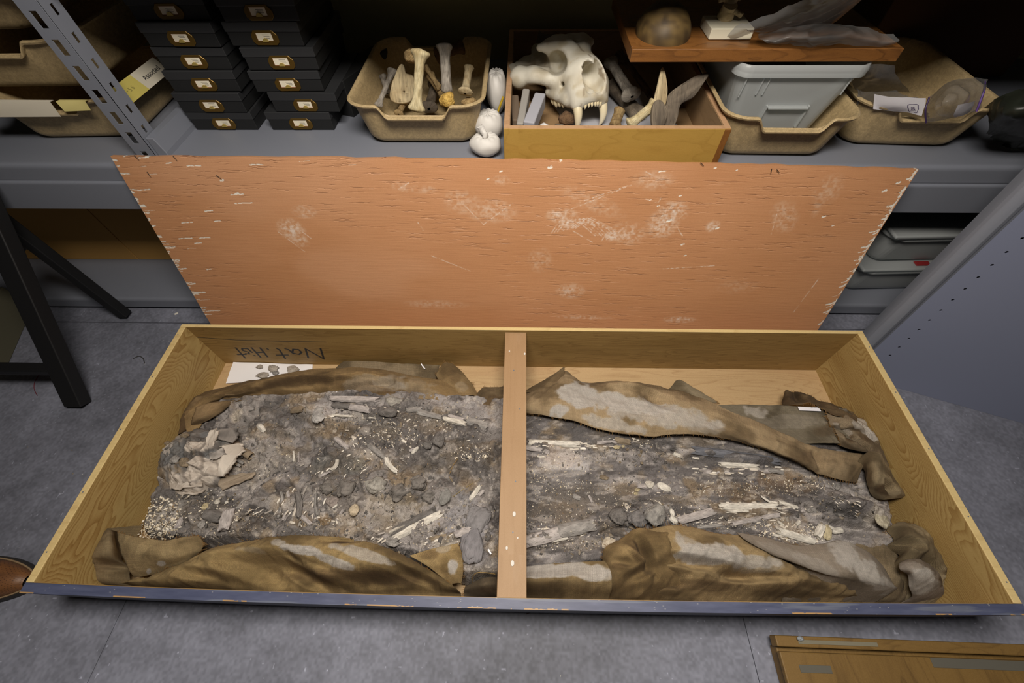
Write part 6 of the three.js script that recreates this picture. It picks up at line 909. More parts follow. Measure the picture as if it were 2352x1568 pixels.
// long bones: a shaft with two-lobed swollen ends, between two points
function longBone(A, B, r, R, pal, { e0 = 2.0, e1 = 1.8, lobes = 0.35, flat = 0.85 } = {}) {
  const len = A.distanceTo(B), nl = 36, nr = 20, pos = [], col = [], uv = [], idx = [], s = R() * 60;
  for (let j = 0; j <= nl; j++) { const t = j / nl, a = Math.pow(1 - t, 1), end0 = Math.exp(-Math.pow(t / 0.13, 2)), end1 = Math.exp(-Math.pow((1 - t) / 0.13, 2)); let rr = r * (1 + (e0 - 1) * end0 + (e1 - 1) * end1); const capT = Math.min(t, 1 - t) * len; const cap = capT < r ? Math.sqrt(Math.max(0.02, 1 - Math.pow(1 - capT / r, 2))) : 1; rr *= cap;
    for (let k = 0; k <= nr; k++) { const an = k / nr * 2 * Math.PI, lb = 1 + lobes * (end0 + end1) * (Math.abs(Math.cos(an)) - 0.6), n = 1 + (fbm(Math.cos(an) * 2 + s, t * 9 + Math.sin(an) * 2, 3) - 0.5) * 0.22; const q = rr * lb * n; const x = Math.cos(an) * q, z = Math.sin(an) * q * flat; pos.push(x, (t - 0.5) * len, z); uv.push(k / nr * 2, t * len / 0.08); const m = clamp((fbm(t * 8 + s, Math.cos(an) * 2 + 5, 4) - 0.35) * 1.8 + (end0 + end1) * 0.1); col.push(...toLin(mixc(pal[0], pal[1], m))); } }
  for (let j = 0; j < nl; j++) for (let k = 0; k < nr; k++) { const a = j * (nr + 1) + k; idx.push(a, a + nr + 1, a + 1, a + 1, a + nr + 1, a + nr + 2); }
  const g = new THREE.BufferGeometry(); g.setAttribute('position', new THREE.Float32BufferAttribute(pos, 3)); g.setAttribute('color', new THREE.Float32BufferAttribute(col, 3)); g.setAttribute('uv', new THREE.Float32BufferAttribute(uv, 2)); g.setIndex(idx); g.computeVertexNormals();
  g.applyQuaternion(new THREE.Quaternion().setFromUnitVectors(V(0, 1, 0), B.clone().sub(A).normalize())); g.translate((A.x + B.x) / 2, (A.y + B.y) / 2, (A.z + B.z) / 2); return g;
}
const CB = { ivory: [[222, 208, 168], [176, 156, 112]], old: [[176, 150, 104], [120, 94, 58]], grey: [[176, 168, 156], [120, 112, 102]], dark: [[110, 84, 58], [62, 44, 30]], knob: [[214, 178, 96], [150, 112, 40]], pale: [[206, 188, 150], [160, 138, 100]], ash: [[122, 110, 94], [72, 62, 52]] };
let lbSeed = 0; const long = (label, a, b, r, pal, o = {}) => { const R = rng(300 + lbSeed++ * 17), m = mesh(o.name || 'long_bone', longBone(at(...a), at(...b), r, R, CB[pal], o), M.bone); return tag(m, label, 'bone'); };
const knob = (label, p, r, pal, o = {}) => { const R = rng(800 + lbSeed++ * 13), m = mesh(o.name || 'joint_bone', lumpGeo(r[0], r[1], r[2], R, CB[pal] || pal, { rough: 0.22, ...o }), M.stone); m.position.copy(at(...p)); m.rotation.y = o.turn || 0; return tag(m, label, o.cat || 'bone'); };
// in the left tote
long('long pale thigh bone standing at the front of the bone tote', [956, 258, 0.712], [966, 112, 0.835], 0.0115, 'ivory', { e0: 2.1, e1: 2.2 });
long('slim grey bone at the left of the bone tote', [868, 245, 0.675], [903, 160, 0.715], 0.007, 'grey', { e0: 1.6, e1: 2.2 });
long('second grey bone tip behind the slim grey one', [890, 215, 0.66], [878, 172, 0.69], 0.008, 'grey');
long('yellow brown bone leaning behind the pale thigh bone', [1030, 238, 0.66], [985, 168, 0.71], 0.011, 'old', { e0: 1.4, e1: 1.3 });
long('thin tan bone right behind the yellow brown one', [1012, 205, 0.69], [975, 150, 0.73], 0.007, 'old', { e0: 1.5, e1: 1.3 });
long('stout bone shaft with a dark upper end in the bone tote', [1027, 215, 0.70], [1020, 98, 0.80], 0.0135, 'grey', { e0: 1.3, e1: 1.9 });
knob('bright yellow sawn knob at the foot of the stout shaft', [1027, 228, 0.705], [0.022, 0.018, 0.021], 'knob');
long('bone with a rough pale head at the right of the bone tote', [1068, 215, 0.69], [1078, 150, 0.73], 0.011, 'pale', { e0: 2.4, e1: 1.4 });
long('dark brown bone in the shade at the back of the bone tote', [1000, 130, 0.72], [1065, 105, 0.73], 0.014, 'dark');
knob('crumbly brown knob at the right front of the bone tote', [1078, 236, 0.66], [0.024, 0.017, 0.02], 'old');
knob('round brown joint behind the thigh bone head', [944, 128, 0.79], [0.02, 0.018, 0.018], 'old');
long('short tan bone lying low at the front of the bone tote', [915, 262, 0.655], [930, 232, 0.66], 0.008, 'old');
long('grey bone lying low behind the tote handle notch', [985, 250, 0.66], [1000, 190, 0.66], 0.013, 'ash');
// blades: a flat outline in pixels, thickened and bulged
function blade(label, pts, h0, h1, th, pal, o = {}) {
  const ys = pts.map(p => p[1]), y0 = Math.min(...ys), y1 = Math.max(...ys), w = pts.map(([x, y]) => at(x, y, lerp(h1, h0, (y - y0) / (y1 - y0)))); const c = w.reduce((s, p) => s.add(p), V(0, 0, 0)).multiplyScalar(1 / w.length);
  const ex = V(1, 0, 0), top = w[ys.indexOf(y0)], bot = w[ys.indexOf(y1)], up = top.clone().sub(bot); up.x = 0; up.normalize(); const nz = ex.clone().cross(up);
  const poly = []; const curve = new THREE.CatmullRomCurve3(w.map(p => { const d = p.clone().sub(c); return V(d.dot(ex), d.dot(up), 0); }), true, 'centripetal'); curve.getPoints(pts.length * 6).forEach(p => poly.push(new THREE.Vector2(p.x, p.y)));
  const s = new THREE.Shape(poly); for (const [hx, hy, hr] of o.holes || []) { const p = atZ(hx, hy, c.z).sub(c), pth = new THREE.Path(); pth.absellipse(p.dot(ex), p.dot(up), hr, hr * 0.8, 0, Math.PI * 2); s.holes.push(pth); }
  const g = new THREE.ExtrudeGeometry(s, { depth: th, bevelEnabled: true, bevelSize: th * 0.5, bevelThickness: th * 0.5, bevelSegments: 2, steps: 1 }); const p = g.attributes.position, col = [], uv = []; for (let i = 0; i < p.count; i++) { const x = p.getX(i), y = p.getY(i); p.setZ(i, p.getZ(i) + (o.curve || 0) * (x * x - y * y * 0.3) * 8 + (fbm(x * 50 + c.x * 40, y * 50, 3) - 0.5) * th * 1.2); col.push(...toLin(mixc(CB[pal][0], CB[pal][1], clamp((fbm(x * 30 + c.x * 90, y * 30, 4) - 0.38) * 2.4)))); uv.push(x * 12, y * 8); }
  g.setAttribute('color', new THREE.Float32BufferAttribute(col, 3)); g.setAttribute('uv', new THREE.Float32BufferAttribute(uv, 2)); g.computeVertexNormals(); g.applyMatrix4(new THREE.Matrix4().makeBasis(ex, up, nz)); g.translate(c.x, c.y, c.z);
  return tag(mesh(o.name || 'blade_bone', g, M.bone), label, 'bone');
}
blade('pale hip bone with two dark holes leaning in the bone tote', [[925, 152], [932, 172], [948, 178], [950, 195], [948, 222], [938, 234], [902, 230], [903, 200], [912, 175], [918, 160]], 0.67, 0.74, 0.007, 'pale', { holes: [[937, 203, 0.004], [934, 217, 0.006]] });
// white tied pouches between the tote and the drawer
{
  const pouchMat = std({ color: 0xd2cfca, roughness: 0.6 });
  const pouch = (label, x, y, z, rx, ry, rz, knot) => { const t = thing('tied_pouch', label, 'pouch', [x, y, z]); const g = new THREE.SphereGeometry(1, 40, 28), p = g.attributes.position; for (let i = 0; i < p.count; i++) { const a = Math.atan2(p.getZ(i), p.getX(i)), yy = p.getY(i), k = smooth(0.5, 1, yy) * 0.06 * Math.sin(a * 11) - smooth(0.75, 1, yy) * 0.22; const n = 1 + (noise3(p.getX(i) * 1.6 + x * 20, yy * 1.6, p.getZ(i) * 1.6) - 0.5) * 0.22 + k; p.setXYZ(i, p.getX(i) * rx * n, (yy * ry) * n, p.getZ(i) * rz * n); } g.computeVertexNormals(); g.translate(0, ry * 0.96, 0); mesh('pouch_body', g, pouchMat, t); if (knot) { const pts = [[0, 1.7, 0.2], [0.05, 1.95, 0.35], [-0.1, 2.2, 0.2], [-0.3, 2.55, 0.1]].map(([a, b, c2]) => V(a * rx, b * ry, c2 * rz)); const kg = new THREE.TubeGeometry(new THREE.CatmullRomCurve3(pts), 24, 0.0075, 10), q = kg.attributes.position; for (let i = 0; i < q.count; i++) q.setXYZ(i, q.getX(i) + (noise3(q.getX(i) * 160, q.getY(i) * 160, q.getZ(i) * 160) - 0.5) * 0.009, q.getY(i), q.getZ(i) + (noise3(q.getZ(i) * 170, q.getX(i) * 150, q.getY(i) * 160) - 0.5) * 0.009); kg.computeVertexNormals(); mesh('twisted_neck', kg, pouchMat, t); } return t; };
  pouch('front white tied pouch with a twisted neck at the drawer corner', -0.087, SH, -0.295, 0.042, 0.03, 0.036, true);
  pouch('middle white pouch lying behind the front one', -0.083, SH, -0.378, 0.040, 0.040, 0.04, false);
  pouch('rear grey white pouch in the shade between tote and drawer', -0.066, SH, -0.53, 0.03, 0.062, 0.05, false);
  const pc = thing('pencil', 'yellow pencil standing between the pouches and the drawer', 'pencil', [0, 0, 0]); const A = at(1143, 258, 0.66), B = at(1156, 222, 0.70); const pg = new THREE.CylinderGeometry(0.0035, 0.0035, A.distanceTo(B), 6); pg.applyQuaternion(new THREE.Quaternion().setFromUnitVectors(V(0, 1, 0), B.clone().sub(A).normalize())); pg.translate((A.x + B.x) / 2, (A.y + B.y) / 2, (A.z + B.z) / 2); mesh('pencil_shaft', pg, std({ color: 0xb89a2c, roughness: 0.5 }), pc);
}
// wooden drawer
const DR = { x0: -0.036, x1: 0.515, z0: -0.868, z1: -0.236, h: 0.1, t: 0.016 };
{
  const t = thing('wooden_tray_box', 'open honey coloured wooden drawer holding the big skull and bones', 'drawer', [0, SH, 0]); const w = DR.x1 - DR.x0, d = DR.z1 - DR.z0, cx = (DR.x0 + DR.x1) / 2, cz = (DR.z0 + DR.z1) / 2;
  mesh('front_panel', boxUV(place(rbox(w, DR.h, DR.t, 0.002), cx, DR.h / 2, DR.z1 - DR.t / 2), 2, 6), M.drawerWood, t);
  mesh('back_panel', boxUV(place(rbox(w, DR.h, DR.t, 0.002), cx, DR.h / 2, DR.z0 + DR.t / 2), 2, 6), M.drawerIn, t);
  for (const x of [DR.x0 + DR.t / 2, DR.x1 - DR.t / 2]) mesh('side_panel', boxUV(place(rbox(DR.t, DR.h - 0.001, d - 2 * DR.t, 0.0015), x, DR.h / 2, cz), 2, 6), M.drawerIn, t);
  mesh('bottom_panel', boxUV(place(new THREE.BoxGeometry(w - 2 * DR.t, 0.006, d - 2 * DR.t), cx, 0.006, cz), 2), M.drawerIn, t);
  mesh('side_end', place(rbox(DR.t - 0.001, DR.h - 0.002, 0.003, 0.001), DR.x1 - DR.t / 2, DR.h / 2, DR.z1 + 0.001), M.brownWood, t);
  for (const [a, b, c, e, m] of [[w - 0.03, DR.t - 0.003, cx, DR.z1 - DR.t / 2, 1], [w - 0.03, DR.t - 0.003, cx, DR.z0 + DR.t / 2, 1]]) mesh('top_edge', boxUV(place(new THREE.BoxGeometry(a, 0.001, b), c, DR.h + 0.0002, e), 3, 3), M.cutWood, t);
  for (const x of [DR.x0 + DR.t / 2, DR.x1 - DR.t / 2]) mesh('top_edge', boxUV(place(new THREE.BoxGeometry(DR.t - 0.002, 0.001, d - 0.004), x, DR.h + 0.0002, cz), 3, 3, true), M.cutWood, t);
}
const DF = SH + 0.009;
// the big carnivore skull: a carved smooth field for the bone, its teeth as parts
{
  const t = thing('carnivore_skull', 'large pale carnivore skull with long canine teeth in the wooden drawer', 'skull', [0.146, 0.668, -0.508]); t.rotation.set(-0.203, 0.501, -0.085, 'YXZ');
  const el = (x, y, z, cx, cy, cz, rx, ry, rz) => { const a = (x - cx) / rx, b = (y - cy) / ry, c = (z - cz) / rz, k = Math.sqrt(a * a + b * b + c * c); return (k - 1) * Math.min(rx, ry, rz); };
  const cap = (x, y, z, a, b, ra, rb) => { const bx = b[0] - a[0], by = b[1] - a[1], bz = b[2] - a[2], px = x - a[0], py = y - a[1], pz = z - a[2], h = clamp((px * bx + py * by + pz * bz) / (bx * bx + by * by + bz * bz)); return Math.hypot(px - bx * h, py - by * h, pz - bz * h) - lerp(ra, rb, h); };
  const smin = (a, b, k) => { const h = clamp(0.5 + 0.5 * (b - a) / k); return lerp(b, a, h) - k * h * (1 - h); }, smax = (a, b, k) => -smin(-a, -b, k);
  const sdf = (x, y, z) => {
    const X = Math.abs(x); let d = el(X, y, z, 0, 0.058, 0.045, 0.056, 0.06, 0.082);
    d = smin(d, el(X, y, z, 0.034, 0.03, 0.07, 0.028, 0.04, 0.05), 0.02);                   // cheeks of the muzzle
    d = smin(d, cap(X, y, z, [0.041, 0.05, 0.085], [0.041, 0.008, 0.1], 0.018, 0.017), 0.012);   // canine roots
    d = smin(d, cap(X, y, z, [0.0, 0.022, 0.112], [0.03, 0.02, 0.106], 0.014, 0.014), 0.012);     // front of the jaw
    d = smin(d, cap(X, y, z, [0.052, 0.014, 0.07], [0.058, 0.02, -0.01], 0.015, 0.016), 0.014);
    d = smin(d, el(X, y, z, 0, 0.118, -0.02, 0.066, 0.034, 0.06), 0.02);                     // forehead
    d = smin(d, cap(X, y, z, [0.045, 0.13, -0.02], [0.083, 0.124, -0.032], 0.016, 0.009), 0.016);
    d = smin(d, el(X, y, z, 0, 0.066, -0.12, 0.052, 0.044, 0.085), 0.03);
    d = smin(d, cap(X, y, z, [0.0, 0.1, -0.06], [0.0, 0.1, -0.2], 0.012, 0.01), 0.03);
    d = smin(d, cap(X, y, z, [0.056, 0.05, 0.02], [0.1, 0.062, -0.03], 0.02, 0.017), 0.018);
    d = smin(d, cap(X, y, z, [0.1, 0.062, -0.03], [0.125, 0.055, -0.07], 0.018, 0.026), 0.014); d = smin(d, cap(X, y, z, [0.125, 0.052, -0.07], [0.112, 0.06, -0.14], 0.024, 0.014), 0.014); d = smin(d, cap(X, y, z, [0.112, 0.06, -0.14], [0.05, 0.07, -0.17], 0.014, 0.018), 0.014);
    d = smin(d, cap(X, y, z, [0.05, 0.06, -0.03], [0.09, 0.066, -0.05], 0.014, 0.012), 0.02); d = smax(d, -cap(X, y, z, [0.082, 0.096, 0.05], [0.03, 0.088, -0.025], 0.03, 0.026), 0.004);            // orbit
    d = smax(d, -cap(X, y, z, [0.082, 0.085, -0.085], [0.08, 0.08, -0.12], 0.022, 0.026), 0.012);
    d = smax(d, -el(X, y, z, 0.0125, 0.068, 0.12, 0.0215, 0.037, 0.085), 0.004);            // heart-shaped nose opening
    d = smax(d, -cap(X, y, z, [0.075, 0.05, 0.065], [0.03, 0.045, 0.03], 0.0075, 0.0065), 0.003);              // small hole in the cheek
    d = smax(d, -el(X, y, z, 0, -0.03, 0.02, 0.036, 0.055, 0.08), 0.01);                     // palate
    d = smax(d, -el(X, y, z, 0, 0.152, 0.0, 0.012, 0.02, 0.05), 0.012);
    return d + (noise3(x * 60, y * 60, z * 60) - 0.5) * 0.0022 + (noise3(x * 210, y * 210, z * 210) - 0.5) * 0.0008;
  };
  const res = 96, S = 0.22, oc = [0, 0.06, -0.05], mc = new MarchingCubes(res, new THREE.MeshBasicMaterial(), false, false, 200000); mc.isolation = 0;
  for (let k = 0; k < res; k++) for (let j = 0; j < res; j++) for (let i = 0; i < res; i++) mc.field[i + j * res + k * res * res] = -sdf((i - res / 2) / (res / 2) * S + oc[0], (j - res / 2) / (res / 2) * S + oc[1], (k - res / 2) / (res / 2) * S + oc[2]);
  mc.update(); const n = mc.count, P = new Float32Array(n * 3), N = new Float32Array(n * 3), C = new Float32Array(n * 3), U = new Float32Array(n * 2);
  for (let i = 0; i < n; i++) { const x = mc.positionArray[i * 3] * S + oc[0], y = mc.positionArray[i * 3 + 1] * S + oc[1], z = mc.positionArray[i * 3 + 2] * S + oc[2]; P.set([x, y, z], i * 3); N.set([mc.normalArray[i * 3], mc.normalArray[i * 3 + 1], mc.normalArray[i * 3 + 2]], i * 3);
    let c = mixc([214, 209, 194], [186, 176, 154], smooth(0.4, 0.7, noise3(x * 26, y * 26, z * 26))); c = mixc(c, [170, 150, 108], smooth(0.58, 0.72, noise3(x * 60 + 3, y * 60, z * 60)) * 0.35); const sut = Math.abs(x + 0.004 * Math.sin(y * 130 + z * 90)); if (z < 0.09 && y > 0.1 && sut < 0.0012) c = mixc(c, [120, 104, 84], 0.7); if (z > 0.075 && Math.abs(Math.abs(x) - 0.033 - (0.07 - y) * 0.12) < 0.0011 && y < 0.085) c = mixc(c, [130, 112, 90], 0.6); C.set(toLin(c), i * 3); U.set([x * 9, y * 9 + z * 5], i * 2); }
  const g = new THREE.BufferGeometry(); g.setAttribute('position', new THREE.BufferAttribute(P, 3)); g.setAttribute('color', new THREE.BufferAttribute(C, 3)); g.setAttribute('uv', new THREE.BufferAttribute(U, 2)); 
  const gm = mergeVertices(g, 1e-5); gm.computeVertexNormals(); mesh('cranium', gm, std({ vertexColors: true, roughness: 0.55 }), t);
  const tooth = (name, pts, r, pal) => { const cur = new THREE.CatmullRomCurve3(pts.map(p => V(...p))), g2 = new THREE.TubeGeometry(cur, 18, r, 14), p = g2.attributes.position, col = []; const seg = 15; for (let i = 0; i < p.count; i++) { const ring = Math.floor(i / seg), tt = ring / 18, k = Math.pow(1 - Math.pow(tt, 2.2), 0.8) * 0.97 + 0.03, c = cur.getPointAt(Math.min(1, tt)); p.setXYZ(i, c.x + (p.getX(i) - c.x) * k, c.y + (p.getY(i) - c.y) * k, c.z + (p.getZ(i) - c.z) * k); col.push(...toLin(mixc(pal[0], pal[1], clamp(tt * 0.7 + fbm(i * 0.03, tt * 6, 2) * 0.4 - 0.2)))); } g2.setAttribute('color', new THREE.Float32BufferAttribute(col, 3)); g2.computeVertexNormals(); mesh(name, g2, std({ vertexColors: true, roughness: 0.35 }), t); };
  for (const s of [-1, 1]) { tooth('canine_tooth', [[s * 0.041, 0.012, 0.1], [s * 0.042, -0.018, 0.112], [s * 0.041, -0.042, 0.11], [s * 0.039, -0.056, 0.103]], 0.0128, [[222, 208, 172], [230, 222, 200]]);
    for (const [x, r, l] of [[0.0055, 0.0042, 0.013], [0.0145, 0.0045, 0.014], [0.0245, 0.0052, 0.017]]) tooth('incisor_tooth', [[s * x, 0.012, 0.118 - x * 0.2], [s * x, 0.004, 0.122 - x * 0.2], [s * x, 0.012 - l, 0.12 - x * 0.2]], r, [[214, 198, 158], [226, 216, 190]]);
    for (const [z, r, l] of [[0.058, 0.0075, 0.016], [0.04, 0.0085, 0.018], [0.022, 0.0095, 0.022], [0.004, 0.009, 0.018]]) tooth('cheek_tooth', [[s * 0.055, 0.01, z], [s * 0.057, -0.001, z], [s * 0.056, 0.008 - l, z]], r, [[206, 190, 150], [232, 222, 196]]); }
}
long('bone with a pale knobbed head right of the big skull', [1452, 222, 0.70], [1400, 138, 0.715], 0.0135, 'grey', { e0: 2.1, e1: 1.6 });
long('thick grey bone lying under the knobbed bone', [1470, 268, 0.655], [1400, 190, 0.66], 0.02, 'ash', { e0: 1.2, e1: 1.2 });
long('long dark stick like bone at the back right of the drawer', [1500, 225, 0.68], [1420, 118, 0.72], 0.009, 'dark', { e0: 1.2, e1: 1.3 });
long('brown joint bone between the canine teeth and the hip bone', [1412, 290, 0.66], [1424, 250, 0.675], 0.014, 'old', { e0: 1.5, e1: 1.4 });
long('ivory hip bone neck at the front right of the drawer', [1442, 290, 0.69], [1508, 238, 0.735], 0.012, 'ivory', { e0: 1.9, e1: 2.0 });
blade('thin upright ivory blade behind the hip bone neck', [[1521, 158], [1526, 175], [1530, 215], [1522, 250], [1505, 262], [1502, 235], [1512, 190]], 0.72, 0.8, 0.004, 'pale');
blade('dark brown forked shoulder blade rising to the right', [[1622, 174], [1612, 190], [1590, 222], [1560, 240], [1552, 270], [1540, 296], [1515, 298], [1512, 262], [1530, 244], [1535, 222], [1570, 195], [1600, 178]], 0.69, 0.78, 0.006, 'ash');
blade('brown bone wing leaning beside the forked shoulder blade', [[1502, 240], [1512, 236], [1528, 260], [1516, 296], [1500, 296]], 0.7, 0.74, 0.007, 'ash');
knob('white pebble lying under the big skull near the drawer front', [1250, 290, 0.69], [0.012, 0.009, 0.009], [[232, 230, 228], [206, 202, 198]], { name: 'pebble', cat: 'pebble' });
knob('crumbly grey bone bit beside the white pebble', [1284, 293, 0.685], [0.016, 0.008, 0.01], 'ash'); knob('brown joint lump under the skull between its cheek and canine', [1302, 272, 0.66], [0.026, 0.018, 0.02], 'dark');
{ // foam wedges and paper lining in the drawer
  const foam = (label, x, y, h, w, l, hh, turn, tilt, color) => { const p = at(x, y, h), m = mesh('foam_piece', rbox(w, hh, l, 0.004, 2), std({ color, roughness: 0.95 })); m.position.copy(p); m.rotation.set(tilt, turn, 0, 'YXZ'); tag(m, label, 'foam'); };
  foam('white foam strip standing at the left inside the drawer', 1228, 262, 0.69, 0.03, 0.13, 0.04, -0.25, 0.12, 0xa4a4ac); foam('grey foam strip left of the white one in the drawer', 1202, 258, 0.68, 0.02, 0.16, 0.04, -0.1, 0.1, 0x9a9690); foam('brown wedge at the left wall of the drawer', 1184, 258, 0.67, 0.022, 0.14, 0.03, 0.05, 0, 0x6c5c4c);
  const lay = mesh('paper_lining', place(new THREE.BoxGeometry(0.3, 0.0012, 0.3), 0, 0, 0), std({ color: 0xb2b3ba, roughness: 0.8 })); lay.position.set(0.29, DF + 0.001, -0.45); lay.rotation.y = 0.3; tag(lay, 'pale paper lining on the drawer bottom', 'paper');
}
// crumpled clear sheets and bags
function bag(name, label, rows, mat, { seed = 1, wr = 0.01, cat = 'bag', nu = 50, nv = 40, parent } = {}) { const C = rows.map(r => r.map(p => p.length === 3 ? at(...p) : V(...p.slice(1)))); const pos = [], idx = [], uv = []; for (let j = 0; j <= nv; j++) for (let i = 0; i <= nu; i++) { const p = crVec(C.map(r => crVec(r, i / nu)), j / nv); const a = fbm(p.x * 16 + seed, p.z * 16 + p.y * 9, 3), rdg = 1 - Math.abs(2 * a - 1); const d = (rdg - 0.7) * wr * 2 + (fbm(p.x * 50 + seed * 3, p.y * 50 + p.z * 40, 2) - 0.5) * wr * 0.6; pos.push(p.x + d * 0.4, p.y + d, p.z + d * 0.5); uv.push(i / nu, 1 - j / nv); } for (let j = 0; j < nv; j++) for (let i = 0; i < nu; i++) { const a = j * (nu + 1) + i; idx.push(a, a + nu + 1, a + 1, a + 1, a + nu + 1, a + nu + 2); } const g = new THREE.BufferGeometry(); g.setAttribute('position', new THREE.Float32BufferAttribute(pos, 3)); g.setAttribute('uv', new THREE.Float32BufferAttribute(uv, 2)); g.setIndex(idx); g.computeVertexNormals(); const m = mesh(name, g, mat, parent); if (!parent) tag(m, label, cat); return m; }
bag('plastic_bag', 'crumpled clear bag behind the big skull at the left', [[[1236, 72, 0.75], [1262, 76, 0.76], [1300, 92, 0.75], [1345, 100, 0.74]], [[1228, 110, 0.71], [1262, 112, 0.72], [1300, 118, 0.71], [1345, 130, 0.7]], [[1225, 160, 0.65], [1262, 165, 0.65], [1300, 170, 0.645], [1345, 180, 0.64]]], M.film, { seed: 3 });
// board with specimens, laid over the clear bin
const BB = { x0: 0.258, x1: 0.868, z0: -0.68, z1: -0.325, y0: 0.828, y1: 0.855 };
{
  const t = thing('wooden_tray', 'brown varnished wooden board bridging the clear bin and the drawer corner', 'board', [0, 0, 0]); const w = BB.x1 - BB.x0, d = BB.z1 - BB.z0, cx = (BB.x0 + BB.x1) / 2, cz = (BB.z0 + BB.z1) / 2;
  mesh('board_top', boxUV(place(rbox(w - 0.004, 0.012, d - 0.02, 0.002), cx, BB.y1 - 0.0065, cz), 1.5, 5), M.brownWood, t);
  mesh('front_edge', boxUV(place(rbox(w, BB.y1 - BB.y0, 0.014, 0.002), cx, (BB.y0 + BB.y1) / 2, BB.z1 - 0.007), 1.2, 10), M.brownWood, t); mesh('back_edge', boxUV(place(rbox(w, BB.y1 - BB.y0, 0.014, 0.002), cx, (BB.y0 + BB.y1) / 2, BB.z0 + 0.007), 1.2, 10), M.brownWood, t);
  for (const x of [BB.x0 + 0.007, BB.x1 - 0.007]) mesh('side_edge', boxUV(place(rbox(0.014, BB.y1 - BB.y0, d - 0.028, 0.002), x, (BB.y0 + BB.y1) / 2, cz), 1.2, 10, false), M.brownWood, t);
}
{
  const y = BB.y1; const c = at(1530, 98, y), R = rng(88);
  const g = new THREE.SphereGeometry(1, 48, 24, 0, Math.PI * 2, 0, Math.PI * 0.52), p = g.attributes.position, col = []; for (let i = 0; i < p.count; i++) { const a = noise3(p.getX(i) * 1.5 + 4, p.getY(i) * 1.5, p.getZ(i) * 1.5), n = 1 + (a - 0.5) * 0.14; col.push(...toLin(mixc([104, 84, 48], [60, 46, 26], clamp((noise3(p.getX(i) * 5, p.getY(i) * 5, p.getZ(i) * 5) - 0.35) * 2.4)))); p.setXYZ(i, p.getX(i) * 0.064 * n, p.getY(i) * 0.062 * n, p.getZ(i) * 0.072 * n); } g.setAttribute('color', new THREE.Float32BufferAttribute(col, 3)); g.computeVertexNormals(); const inn = g.clone(); inn.scale(0.94, 0.93, 0.94);
  const m = mesh('skull_cap', merge2([g, inn]), std({ vertexColors: true, roughness: 0.6 })); m.position.set(c.x, y + 0.003, c.z - 0.05); tag(m, 'brown domed skull cap resting on the wooden board', 'bone');
  const q = at(1675, 92, y); const card = mesh('foam_block', rbox(0.098, 0.022, 0.085, 0.002), std({ color: 0xcfc9b4, roughness: 0.9 })); card.position.set(q.x, y + 0.0115, q.z - 0.042); tag(card, 'white foam block under the vertebra on the board', 'foam');
  const vt = thing('vertebra', 'cream vertebra with winged processes on the white foam block', 'bone', [q.x - 0.004, y + 0.023, q.z - 0.055]); const vm = (n, geo) => mesh(n, lumpTint(geo, CB.pale), M.stone, vt); for (const gg of []) vm('', gg);
  const body = new THREE.CylinderGeometry(0.016, 0.019, 0.026, 20, 4); body.rotateX(0.3); body.translate(0, 0.016, 0); vm('vertebra_body', body); const arch = new THREE.TorusGeometry(0.014, 0.0055, 10, 24); arch.translate(0, 0.044, -0.004); vm('neural_arch', arch);
  for (const [a, b, n] of [[[0.012, 0.04, 0], [0.048, 0.05, -0.006], 'wing'], [[-0.012, 0.04, 0], [-0.03, 0.036, 0.0], 'wing'], [[0, 0.056, -0.004], [0.012, 0.1, -0.02], 'spine'], [[0.008, 0.02, 0.012], [0.03, 0.012, 0.018], 'wing']]) { const tg = longBone(V(...a), V(...b), 0.0055, R, CB.pale, { e0: 1.4, e1: 1.5 }); mesh(n === 'wing' ? 'side_process' : 'spine_process', tg, M.bone, vt); }
  bag('plastic_bag', 'large clear plastic bag standing up on the right of the board', [[[1690, 60, 0.89], [1800, 20, 0.94], [1930, -25, 0.99], [2030, -50, 1.01]], [[1672, 82, 0.87], [1790, 55, 0.91], [1900, 20, 0.94], [1990, -10, 0.96]], [[1690, 82, 0.866], [1780, 78, 0.872], [1880, 66, 0.88], [1920, 50, 0.89]]], M.film, { seed: 8, wr: 0.012 });
  bag('plastic_bag', 'flat clear plastic bag drooping along the board front', [[[1740, 80, 0.87], [1850, 60, 0.885], [1960, 55, 0.89], [2050, 80, 0.875]], [[1752, 92, 0.872], [1850, 84, 0.885], [1970, 80, 0.885], [2060, 96, 0.868]], [[1775, 104, 0.862], [1860, 106, 0.863], [1970, 103, 0.864], [2050, 103, 0.862]]], M.film, { seed: 12, wr: 0.008 });
}
function merge2(list) { return mergeGeometries(list.map(g => g.index ? g.toNonIndexed() : g)); }
// clear bin inside the second tote
{
  const t = thing('clear_bin', 'tall translucent plastic bin standing in the second tan tote', 'bin', [0.668, SH + 0.006, -0.475]);
  mesh('bin_shell', tubGeo({ w0: 0.22, d0: 0.25, w1: 0.30, d1: 0.315, h: 0.2, r0: 0.03, r1: 0.03, t: 0.003, lip: 0.006, lipDrop: 0.026 }), M.clear, t);
  for (const [x, y, h2] of [[-0.085, 0.15, 0.04], [-0.07, 0.15, 0.04], [0.12, 0.15, 0.04], [-0.125, 0.15, 0.05]]) mesh('rib', place(rbox(0.003, h2, 0.004, 0.001), x, y, lerp(0.125, 0.1575, y / 0.2) + 0.002, 0.16), M.clear, t);
  mesh('handle_ledge', place(rbox(0.1, 0.005, 0.016, 0.002), 0.01, 0.1, 0.146), M.clear, t); for (const s of [-1, 1]) mesh('rib', place(rbox(0.004, 0.06, 0.01, 0.001), 0.01 + s * 0.052, 0.075, 0.139, 0.16), M.clear, t);
  const R = rng(3); const cB = knob('dark crumpled lump seen through the clear bin', [1800, 165, 0.8], [0.085, 0.05, 0.09], [[70, 64, 56], [40, 36, 32]], { name: 'specimen_lump', cat: 'specimen' }); cB.position.set(0.668, 0.75, -0.50);
}
